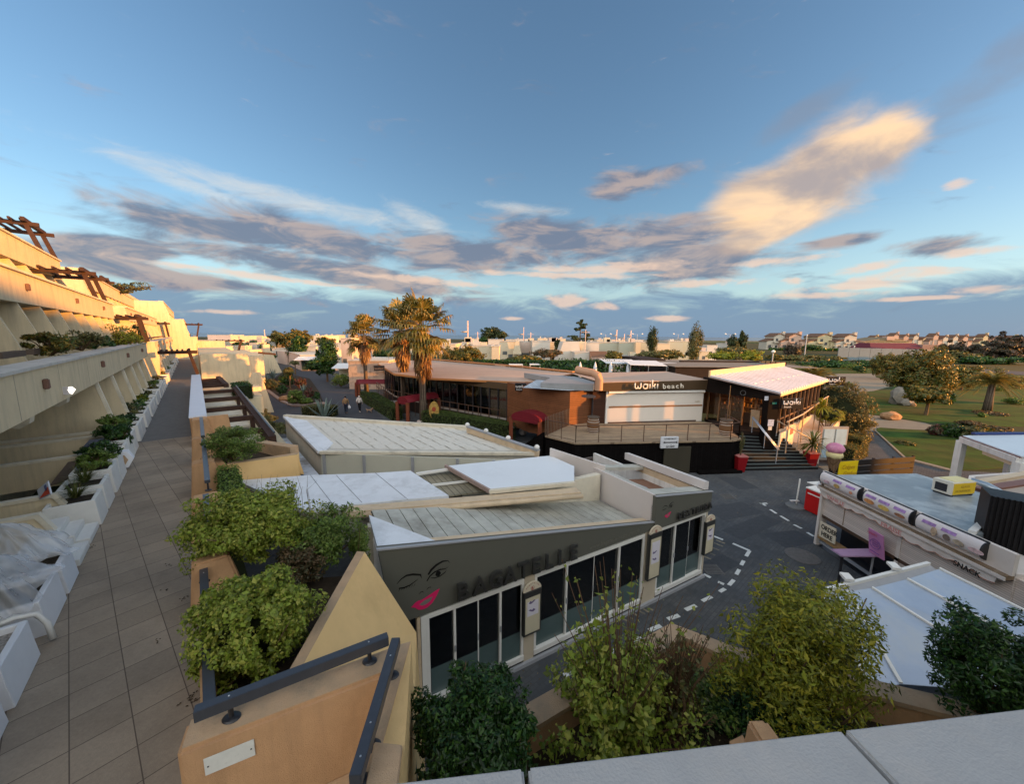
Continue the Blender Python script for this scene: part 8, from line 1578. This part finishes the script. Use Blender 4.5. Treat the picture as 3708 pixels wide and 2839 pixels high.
# centre, between palms and hedge
blk(r5,1180,560,1490,62,'bright sunlit house behind the round autumn shrub',1,7,0,()); blk(r5,1485,565,1560,61,'house end with a bright glazed door',1,5,0,((.2,.15,.9,2.0),)); blk(r5,1000,545,1120,74,'sunlit house half hidden by the biggest palm crown',1,8); blk(r5,1210,495,1370,120,'mid distance white slab above the sunlit house',0,9); blk(r5,1450,500,1600,98,'wide white house under the far pine clump',0,8); blk(r5,1180,530,1225,64,'small rooftop cube on the sunlit house',0,3)
# brown timber fence, terraces
o = thing('terrace_fence', 'brown horizontal board fence in front of the loggia house', 'fence', (-4,58,0)); a, b = YP(r5(1440,655),58), YP(r5(1715,655),58)
for z in (2.0,2.35,2.7,3.05): MB().box(a[0],b[0],58,58.06,z,z+.2).build('board', mat('tan board', (.30,.17,.09), .7, .1, 1), o)
def tarr(label, x0, x1, y0, zpx, dist, m, h_, d_=8):
    a, b = YP(r6(x0,y0),dist), YP(r6(x1,y0),dist); o = thing('timber_terrace', label, 'terrace building', (a[0],dist,0)); MB().box(a[0],b[0],dist,dist+d_,0,a[2]).build('wall', m, o); return o, a, b
tarr('dark timber clad roof terrace building behind the white wall', 1025, 1290, 562, 0, 50, darkw, 0); o_, a, b = tarr('long dark timber building with a grey flat roof behind the white lean to', 1390, 1990, 640, 0, 41, darkw, 0, 12); MB().box(a[0]-.2,b[0]+9,40.8,53,a[2],a[2]+.06).build('flat_roof', mat('gravel grey roof', (.20,.175,.15), .9, .1, .8), o_)
o = thing('roof_screen', 'copper coloured panel screen lit by the sun above the grey roof', 'screen', (26,38,0)); a, b = Vector(YP(r7(575,440),48)), Vector(YP(r7(832,430),44)); cop = mat('copper panel', (.42,.21,.09), .6, .1, 1)
MB().slab([(a.x,a.y,a.z),(b.x,b.y,a.z+.1),(b.x,b.y,a.z-1.7),(a.x,a.y,a.z-1.6)], (.05,.1,0)).build('panels', cop, o)
for k in range(6): p = a.lerp(b,k/5); MB().box(p.x-.04,p.x+.04,p.y-.1,p.y-.02,a.z-1.7,a.z+.1).build('post', darkw, o)
c_ = YP(r7(-300,425),50); MB().box(c_[0],a.x,48.2,48.6,a.z-1.6,a.z-.05).build('dark_screen', darkw, o)
# terrace pergolas and folded parasols
for i, (x0, x1, y0, d_, lb) in enumerate(((660,1000,585,46,'left white roofed terrace pergola behind the restaurant roofs'),(900,1265,600,43,'right white roofed terrace pergola behind the restaurant roofs'),(1270,1480,625,44,'low white awning roof right of the pergolas'))):
    a, b = YP(r6(x0,y0),d_), YP(r6(x1,y0),d_); o = thing('terrace_pergola', lb, 'pergola', (a[0],d_,0)); MB().slab([(a[0],d_-1.2,a[2]-.15),(b[0],d_-1.2,a[2]-.25),(b[0],d_+2.2,a[2]+.1),(a[0],d_+2.2,a[2]+.15)], (0,0,.05)).build('canopy', mat('white awning', (.62,.64,.66)), o)
    for x in (a[0]+.05,(a[0]+b[0])/2,b[0]-.05): MB().box(x-.04,x+.04,d_-1.15,d_-1.07,0,a[2]-.2).build('leg', mat('grey leg', (.2,.2,.2), .5), o)
for i, (x, lb) in enumerate(((425,'folded white parasol, leftmost behind the roof duct'),(577,'folded white parasol directly above the roof duct'),(735,'folded white parasol third from the left'),(912,'folded white parasol rightmost by the pergola'))):
    a = YP(r6(x,588),43); o = thing('folded_parasol', lb, 'parasol', (a[0],43,0), 'folded white parasols on the rear terrace'); MB().tube([(a[0],43,0),(a[0],43,a[2])], .03, 6).build('pole', alu, o); MB().lathe([(.06,0),(.20,.1),(.22,.9),(.15,1.05),(.22,1.2),(.20,2.2),(.04,2.75)], (a[0],43,a[2]-2.8), 12).build('canopy', mat('parasol cloth', (.60,.62,.66), .8, .06, 3), o, smooth=True)
for i, (x0, x1, y0) in enumerate(((1520,1630,760),(1660,1800,752),(1870,1975,750))):
    a, b = YP(r5(x0,y0),47), YP(r5(x1,y0),47); o = thing('table_shelter', ('left','middle','right')[i]+' small white table shelter in front of the tall hedge', 'shelter', (a[0],47,0)); MB().box(a[0],b[0],46.3,47.8,a[2]-.08,a[2]).build('top', alu, o)
    for x in (a[0],b[0]-.08): MB().box(x,x+.08,46.3,46.4,0,a[2]-.08).build('leg', alu, o)
# masts and dishes
def mast(px, top, dist, label, dish=True, w_=.12):
    a = YP(px,dist); z = YP(top,dist)[2]; o = thing('antenna_mast', label, 'antenna', (a[0],dist,0), 'rooftop masts of the town'); MB().tube([(a[0],dist,0),(a[0],dist,z)], w_, 6).build('pole', mat('pinkish steel', (.55,.42,.38), .5), o)
    if dish: MB().lathe([(.02,0),(.5,.12),(.7,.3)], (a[0]-.7,dist-.3,a[2]+(z-a[2])*.35), 12).build('dish', glb, o)
    else: MB().box(a[0]-.8,a[0]+.8,dist,dist+.06,z-.5,z-.42).build('aerial', mat('pinkish steel', (.55,.42,.38)), o)
mast(r5(1243,500), r5(1232,312), 75, 'tallest pink lit mast with a dish right of the palms', w_=.16); mast(r5(1343,480), r5(1340,425), 110, 'thin aerial left of the pine clump', False); mast(r5(1808,500), r5(1803,378), 95, 'mast with a dish on the loggia house', w_=.1); mast(r5(1880,490), r5(1875,430), 95, 'thin mast right of the loggia dish', False)
mast(r9(1288,170), r9(1286,45), 100, 'mast behind the long pale house, left one', w_=.16); mast(r9(1462,165), r9(1470,55), 100, 'mast behind the long pale house, right one', w_=.14); mast(r9(1383,190), r9(1380,95), 120, 'dish mast between the two pale masts'); mast(r10(478,160), r10(473,60), 200, 'lone mast on the far left houses', False, .2); mast(r6(475,370), r6(475,262), 68, 'pole in front of the tall pine', False, .06)
# town trees
def dtree(label, cpx, rx, ry, dist, m, n, seed, name='town_tree', size=.35, hollow=.15, k=110, cs=.28, trunk=True, r2y=None):
    c_ = YP(cpx,dist); e = YP((cpx[0]+rx,cpx[1]),dist); rw = e[0]-c_[0]; rh = ry/rx*rw; n = int(n*1.7); o = thing(name, label, 'tree', (c_[0],dist,0)); P, Nn = clump(c_, (rw,rw*.8,rh), n, k, cs, seed, hollow); kp = P[:,2]>0; leafmesh(P[kp], Nn[kp], size, 'crown', m, o, .6, seed=seed)
    if trunk: MB().tube([(c_[0],dist,0),(c_[0]+.1,dist,max(c_[2],.5))], [max(.12,rw*.09),max(.08,rw*.05)], 7).build('trunk', bark, o)
    return o
dtree('spreading umbrella pine, left of the golden pair', r10(740,190), 38, 26, 110, lau, 3000, 401, 'umbrella_pine', .5); dtree('spreading umbrella pine, right of the golden pair', r10(1030,165), 40, 26, 105, lau, 3200, 402, 'umbrella_pine', .5); dtree('dark tree below the golden umbrella pines', r10(1010,310), 30, 36, 90, ldk, 2600, 403)
dtree('large dark fir beside the corner shop', r10(1450,500), 42, 62, 60, ldk, 5200, 404, 'dark_fir', .3); dtree('golden top of the fir crown', r10(1430,250), 28, 16, 66, lau, 1200, 405, 'town_tree', .3); dtree('dark round bush left of the fir', r10(1250,620), 27, 18, 55, ldk, 2600, 406, 'round_bush', .22, .7, trunk=False)
dtree('dark tree beyond the terrace pergola at left', r10(400,290), 40, 15, 125, ldk, 1800, 407); dtree('dark tree between pale roofs at left', r10(560,330), 24, 24, 110, ldk, 1500, 408); dtree('small tree by the lane corner', r10(860,720), 18, 14, 52, lol, 900, 409)
dtree('round autumn shrub tree behind the shop wing roof', r5(1260,670), 56, 34, 56, lau, 4200, 410, 'autumn_tree', .28); dtree('olive tree left of the round autumn one', r5(1080,680), 40, 36, 60, lol, 2600, 411, 'town_tree', .28)
dtree('far dark pine clump above the town', r5(1470,440), 34, 26, 130, lpine, 2600, 412, 'pine_clump', .5); dtree('smaller lobe of the far pine clump', r5(1580,455), 24, 16, 128, lpine, 1500, 413, 'pine_clump', .5); dtree('dark shrub beneath the far pine clump', r5(1400,510), 16, 14, 100, ldk, 800, 414)
# denser mixed roofs and trees through the middle distance
g9 = random.Random(31); ow = ordw+['twenty fourth','twenty fifth','twenty sixth','twenty seventh','twenty eighth']
xs = sorted(g9.uniform(880, 2640) for _ in range(28))
for i, x in enumerate(xs):
    d_ = g9.choice((100,118,135,150,170)); yt = 1215+7.7*1366/d_*.42*g9.uniform(.75,1.0) if False else 1214+(7.7-g9.uniform(3.4,6.2))*1366/d_
    blk(lambda a, b: (a, b), x, yt, x+g9.uniform(18,46), d_, f'small flat roofed house, {ow[i]} from the left in the scattered middle distance', g9.choice((0,0,1,2,3)), 8, 0, W1 if g9.random() < .6 else W2)
xs = sorted(g9.uniform(860, 2700) for _ in range(26))
for i, x in enumerate(xs):
    d_ = g9.choice((70,85,95,110,140)); h_ = g9.uniform(2.6,5.2); dtree(f'{("dark","olive","golden","deep green")[i%4]} garden tree, {ow[i]} from the left among the middle distance roofs', (x, 1214+(7.7-h_*.6)*1366/d_), g9.uniform(8,20), g9.uniform(7,13), d_, (ldk,lol,lau,lpine)[i%4], 420, 600+i, 'garden_tree', .4)
for x0, y0, x1, d_, lb, m in ((230,375,400,112,'sunlit cream block left of the far pergola',1),(282,314,515,180,'pinkish block with dark shop front on the far left shore',2),(475,397,560,121,'sloping topped unit right of the far pergola',2),(640,408,700,118,'narrow buttress unit beyond the far pergola',1),(745,416,905,128,'white low roofed house among dark trees past the terraces',0),(945,408,1140,112,'weathered roofed house before the dark tree',0),(1290,425,1400,96,'white box house beside the umbrella pines',0),(330,430,470,90,'lower cream terrace unit at the far end of the walkway',1),(560,470,640,84,'small cream stair unit at the far end of the walkway',1)): blk(r4, x0, y0, x1, d_, lb, m, 9, 0, W1)
for x, y, rx, ry, d_, m, lb in ((600,420,24,14,100,ldk,'dark shrub between the far terrace units'),(760,400,30,12,118,ldk,'dark tree row behind the white low roofed house'),(880,440,26,16,100,ldk,'dark tree right of the white low roofed house'),(1180,450,40,34,92,ldk,'broad dark tree in front of the weathered roofs'),(1480,380,34,12,90,lau,'golden bushy top behind the fir')): dtree(lb, r4(x,y), rx, ry, d_, m, 1300, 700+x, 'garden_tree', .35)
# layered pine
c0 = YP(r6(420,375), 100); o = thing('layered_pine', 'tall layered dark pine standing on the skyline', 'tree', (c0[0],100,0)); Ps, Ns = [], []; zt_ = YP(r6(420,155),100)[2]; mb = MB(); mb.tube([(c0[0],100,0),(c0[0],100,zt_-.3)], [.3,.08], 7)
g = np.random.default_rng(5)
for i, (yy, hw, off) in enumerate(((175,16,5),(195,26,-4),(215,28,12),(238,34,10),(262,30,-14),(290,20,20),(318,34,30),(335,40,-30),(350,52,30),(358,56,-22))):
    z = YP(r6(420,yy),100)[2]; rw = (YP(r6(420+hw*1.5,yy),100)[0]-c0[0]); ox = off*.06; P, Nn = clump((c0[0]+ox,100,z), (rw,rw*.8,.45), 420, 12, .35, 50+i, .2); Ps.append(P); Ns.append(Nn); mb.tube([(c0[0],100,z-.3),(c0[0]+ox+rw*.5,100,z)], [.08,.03], 5)
leafmesh(np.concatenate(Ps), np.concatenate(Ns), .4, 'crown', lpine, o, .6, seed=5); mb.build('trunk', bark, o)
# cypresses
def cypress(label, x, ytop, ybot, hw, dist, seed, m=lpine):
    t_, b_ = YP(r6(x,ytop),dist), YP(r6(x,ybot),dist); rw = YP(r6(x+hw,ytop),dist)[0]-t_[0]; c_ = (t_[0],dist,(t_[2]+b_[2])/2); P, Nn = clump(c_, (rw,rw,(t_[2]-b_[2])/2*1.02), 4200, 90, .3, seed, .55); o = thing('cypress', label, 'tree', (t_[0],dist,0), 'columnar cypresses'); leafmesh(P, Nn, .25, 'crown', m, o, .5, seed=seed); MB().tube([(t_[0],dist,0),(t_[0],dist,c_[2])], .15, 6).build('trunk', bark, o)
cypress('slender cypress left of the sunlit porch house', 1160, 235, 490, 52, 74, 1); cypress('bulkier cypress above the timber terrace', 1605, 213, 570, 72, 68, 2, lol)
for i, (x, y0, y1, hw, lb) in enumerate(((400,150,345,48,'dark rounded cypress nearest the shore villas'),(297,190,325,52,'bushy dark evergreen beside the rounded cypress'))):
    t_ = YP(r7(x,y0),90); b_ = YP(r7(x,y1),90); rw = YP(r7(x+hw,y0),90)[0]-t_[0]; P, Nn = clump((t_[0],90,(t_[2]+b_[2])/2), (rw,rw,(t_[2]-b_[2])/2), 2800, 60, .3, 70+i, .55); o = thing('evergreen', lb, 'tree', (t_[0],90,0)); leafmesh(P, Nn, .35, 'crown', lpine, o, .5, seed=i); MB().tube([(t_[0],90,0),(t_[0],90,(t_[2]+b_[2])/2)], .2, 6).build('trunk', bark, o)
for i, (f_, x, y, rx, ry, d_, m, lb) in enumerate(((r9,1260,370,34,18,60,lau,'reedy golden shrub in front of the long pale house'),(r9,1720,350,60,16,62,lol,'olive scrub at the foot of the slender cypress'),(r9,1960,345,50,18,64,lau,'golden scrub right of the slender cypress'),(r9,440,330,55,14,64,lbr,'brown scrub under the wide white house'),(r9,570,240,12,24,78,lpine,'dark narrow tree against the battered gable'),(r9,220,400,50,10,56,lau,'golden reeds behind the hedge, left part'),(r9,100,410,40,12,57,lol,'olive reeds behind the hedge, far left part'),(r7,180,385,62,14,60,lyel,'long golden shrub row on the roof terrace'),(r7,480,390,40,22,58,lyel,'yellow green shrub right of the golden row'),(r7,280,335,60,14,75,lol,'pale olive scrub beyond the roof terrace'),(r7,720,400,22,10,62,lau,'golden shrub next to the globe lamp'),(r7,1090,300,32,10,200,ldk,'dark garden trees before the peach villas'),(r7,900,340,34,30,160,lbw,'bare brown tree before the peach villas'),(r7,1570,515,20,8,90,ldk,'dark round shrub on the far gravel'),(r5,420,650,56,20,75,ldk,'dark garden behind the left palm crown'),(r4,1470,640,24,16,60,ldk,'dark shrubs under the fir by the lane'),(r6,480,660,180,34,47,ldk,'dark ivy mass behind the folded parasols'))): dtree(lb, f_(x,y), rx*(1.0 if f_ in (r7,r6) else 1.0), ry, d_, m, 1700, 500+i, 'town_shrub', .3 if d_ < 100 else .6, trunk=False, hollow=.3)
# beach shelter strips at shore: parked cars far left car park
# ---------------- people and dog ----------------
skin = mat('skin', (.45,.27,.19), .6, .03, 4)
def person(label, xy, h_, jacket, trouser, shoe, hair, yaw, stride, hooded=False, bag=False, seed=0):
    o = thing('person', label, 'person', (*xy,.016)); s = h_/1.72; ca, sa = math.cos(yaw), math.sin(yaw)
    T = lambda x, y, z: (xy[0]+(x*ca-y*sa)*s, xy[1]+(x*sa+y*ca)*s, .016+z*s)
    def skinm(nodes, edges, name, m, parent=o, sub=1):
        me = bpy.data.meshes.new(name); me.from_pydata([tuple(Vector(T(*n[0]))-Vector(parent.location)) for n in nodes], edges, []); ob = bpy.data.objects.new(name, me); C.objects.link(ob)
        md = ob.modifiers.new('s', 'SKIN'); 
        for i, n in enumerate(nodes):
            v = me.skin_vertices[0].data[i]; v.radius = (n[1]*s, (n[2] if len(n) > 2 else n[1])*s); v.use_root = (i == 0)
        sb = ob.modifiers.new('b', 'SUBSURF'); sb.levels = sub; sb.render_levels = sub
        dg = bpy.context.evaluated_depsgraph_get(); m2 = bpy.data.meshes.new_from_object(ob.evaluated_get(dg)); bpy.data.objects.remove(ob); m2.materials.clear(); m2.materials.append(m); m2.polygons.foreach_set('use_smooth', [True]*len(m2.polygons)); q = bpy.data.objects.new(name, m2); C.objects.link(q); q.parent = parent; return q
    f_ = stride
    J = {'pel':(0,0,.95),'wai':(0,0,1.08),'che':(0,.01,1.30),'nec':(0,.01,1.47),'hd':(0,.02,1.56),'top':(0,.02,1.68)}
    hipL, hipR = (-.09,0,.90), (.09,0,.90); kL, kR = (-.10,.10*f_+.04,.49), (.10,-.04*f_,.48); aL, aR = (-.10,.22*f_,.09), (.10,-.24*f_,.12); tL, tR = (-.10,.22*f_+.16,.035), (.10,-.24*f_+.12,.04)
    shL, shR = (-.18,0,1.40), (.18,0,1.40); eL, eR = (-.25,-.06*f_,1.13), (.25,.02,1.13); wL, wR = (-.24,.06,.90), (.24,.06*f_+.08,.92)
    body = [(J['pel'],.13,.11),(J['wai'],.125,.10),(J['che'],.15,.11),(J['nec'],.055),(J['hd'],.085,.095),(J['top'],.07,.08),(hipL,.085),(kL,.06),(aL,.042),(tL,.035),(hipR,.085),(kR,.06),(aR,.042),(tR,.035),(shL,.055),(eL,.042),(wL,.028),(shR,.055),(eR,.042),(wR,.028)]
    ed = [(0,1),(1,2),(2,3),(3,4),(4,5),(0,6),(6,7),(7,8),(8,9),(0,10),(10,11),(11,12),(12,13),(2,14),(14,15),(15,16),(2,17),(17,18),(18,19)]
    for k, w in ((16,wL),(19,wR)):  # hands: palm plus five fingers
        b0 = len(body); body.append(((w[0],w[1]+.01,w[2]-.07),.030,.016)); ed.append((k,b0))
        for j in range(4): body += [((w[0]+(j-1.5)*.006,w[1]+.0+(j-1.5)*.016,w[2]-.12),.008),((w[0]+(j-1.5)*.006,w[1]+.015+(j-1.5)*.014,w[2]-.15+.006*abs(j-1.5)),.007)]; ed += [(b0,b0+1+2*j),(b0+1+2*j,b0+2+2*j)]
        body += [((w[0],w[1]+.045,w[2]-.07),.010),((w[0],w[1]+.055,w[2]-.10),.008)]; ed += [(b0,b0+9),(b0+9,b0+10)]
    skinm(body, ed, 'body', skin)
    g_ = .022
    skinm([((0,0,.86),.155,.125),(J['wai'],.16,.13),(J['che'],.175,.135),((0,.01,1.42),.10),(shL,.078),(eL,.066),((wL[0],wL[1],wL[2]+.04),.05),(shR,.078),(eR,.066),((wR[0],wR[1],wR[2]+.04),.05)], [(0,1),(1,2),(2,3),(2,4),(4,5),(5,6),(2,7),(7,8),(8,9)], 'jacket', jacket)
    skinm([((0,0,.93),.13,.12),(hipL,.10),(kL,.078),((aL[0],aL[1],aL[2]+.03),.055),(hipR,.10),(kR,.078),((aR[0],aR[1],aR[2]+.03),.055)], [(0,1),(1,2),(2,3),(0,4),(4,5),(5,6)], 'trousers', trouser)
    for a, t_ in ((aL,tL),(aR,tR)): skinm([((a[0],a[1]-.03,a[2]-.03),.045),((t_[0],t_[1],t_[2]),.04)], [(0,1)], 'shoe', shoe)
    if hooded: skinm([((0,-.005,1.46),.085),((0,-.015,1.57),.115,.12),((0,0,1.69),.075)], [(0,1),(1,2)], 'hood', hair)
    else: skinm([((0,-.02,1.55),.085,.09),((0,-.005,1.66),.092,.098),((0,.01,1.72),.05)], [(0,1),(1,2)], 'hair', hair)
    mb = MB(); 
    for x in (-.03,.03): mb.lathe([(.008,0),(.010,.008),(.004,.014)], T(x,.112,1.585), 8)
    mb.build('eyes', black, o); MB().beam(T(0,.10,1.575), T(0,.135,1.545), .02*s, .02*s).build('nose', skin, o); MB().beam(T(-.025,.11,1.51), T(.025,.11,1.51), .012, .010).build('mouth', mat('lip', (.35,.12,.10), .6), o)
    return o, T
j1 = mat('tan jacket cloth', (.26,.16,.085), .85, .1, 9); j2 = mat('white jacket cloth', (.60,.55,.52), .85, .05, 9); navy = mat('navy trousers', (.022,.028,.05), .85, .1, 9); blk_ = mat('black trousers', (.015,.015,.018), .85, .1, 9)
# both walk away from the camera
o1, T1 = person('person in a tan jacket and dark navy trousers walking away, carrying a white bag', (-16.1,35.5), 1.76, j1, navy, mat('dark shoe', (.02,.02,.02), .6), mat('dark hair', (.03,.02,.015), .8), .15, .6)
o2, T2 = person('person in a white hooded jacket and black trousers walking away next to a small dog', (-15.1,36.3), 1.72, j2, blk_, mat('white shoe', (.65,.62,.58), .6), j2, .0, .9, True)
x, y, z = T1(.30,.06,.62); ob = thing('carrier_bag', 'small white carrier bag held by the person in the tan jacket', 'bag', (x,y,z)); MB().lathe([(.03,-.16),(.12,-.13),(.15,-.02),(.11,.10),(.03,.20),(.015,.26)], (x,y,z), 12, 1, .7).build('bag', mat('white bag', (.62,.64,.68), .5, .05, 9), ob, smooth=True)
# dog
dx, dy = -14.05, 36.1; dm = mat('tan dog fur', (.30,.20,.14), .9, .25, 20); ob = thing('dog', 'small tan dog on a lead trotting beside the hedge', 'dog', (dx,dy,.016))
def skin_anim(nodes, edges, name, m):
    me = bpy.data.meshes.new(name); me.from_pydata([(n[0][0],n[0][1],n[0][2]) for n in nodes], edges, []); q = bpy.data.objects.new(name, me); C.objects.link(q); q.modifiers.new('s','SKIN')
    for i, n in enumerate(nodes): v = me.skin_vertices[0].data[i]; v.radius = (n[1],n[1]); v.use_root = (i == 0)
    sb = q.modifiers.new('b','SUBSURF'); sb.levels = 1; dg = bpy.context.evaluated_depsgraph_get(); m2 = bpy.data.meshes.new_from_object(q.evaluated_get(dg)); bpy.data.objects.remove(q); m2.materials.clear(); m2.materials.append(m); r = bpy.data.objects.new(name, m2); C.objects.link(r); r.parent = ob; return r
skin_anim([((-.22,0,.30),.075),((-.05,0,.27),.075),((.13,0,.29),.095),((.24,0,.38),.06),((.31,0,.45),.065),((.40,0,.42),.035),((-.33,0,.38),.022),((-.38,0,.47),.012),((.15,.06,.17),.034),((.15,.06,.09),.024),((.17,.06,.02),.024),((.15,-.06,.17),.034),((.19,-.06,.09),.024),((.21,-.06,.02),.024),((-.20,.06,.19),.045),((-.27,.06,.10),.024),((-.24,.06,.02),.024),((-.20,-.06,.19),.045),((-.25,-.06,.10),.024),((-.21,-.06,.02),.024),((.29,.05,.53),.02),((.29,-.05,.53),.02)], [(0,1),(1,2),(2,3),(3,4),(4,5),(0,6),(6,7),(2,8),(8,9),(9,10),(2,11),(11,12),(12,13),(0,14),(14,15),(15,16),(0,17),(17,18),(18,19),(4,20),(4,21)], 'body', dm)
x, y, z = T2(.24,.14,.84); o = thing('dog_lead', 'thin dark lead from the white jacketed person to the dog', 'lead', (x,y,z)); MB().tube([(x,y,z),((x+dx)/2,(y+dy)/2,.5),(dx+.24,dy,.40)], .008, 5).build('lead', black, o)
# ---------------- the same building continuing to the right of and behind the viewpoint: it shades the plaza ----------------
bw_ = thing('apartment_wing', 'cream stepped wing of the building continuing right behind the stone capped parapet', 'building', (25,-8,0))
MB().box(6,48,-20,-2.2,0,11.5).build('wall', cream, bw_); MB().box(48,60,-20,-4,0,14.5).build('wall', cream, bw_); MB().box(6,36,-24,-8,11.5,15.5).build('upper_wall', cream, bw_); MB().box(1.5,6,-20,-2.6,0,14).build('side_tower', cream, bw_)
ew = thing('shade_block', 'tall unseen cream block added across the plaza, out of the frame, to shade the near terraces', 'building', (66,0,0))  # unseen block and side tower, added only to shade terraces, kiosk and plaza
MB().box(60,72,-14,8.8,0,17.2).build('wall', cream, ew); MB().box(60,70,8.8,9.4,0,9.5).build('side_tower', cream, ew); MB().box(59.7,72.3,-14.3,9.1,17.2,17.5).build('roof', creamd, ew)
for i in range(7):
    for j in range(5): MB().box(59.93,60,-12+i*3.1,-10.4+i*3.1,1.5+j*3.2,3.3+j*3.2).build('window', glz, ew)
for i in range(12): MB().box(8+i*3.2,8+i*3.2+1.8,-2.2,-2.12,7.2,9.4).build('window', glz, bw_)
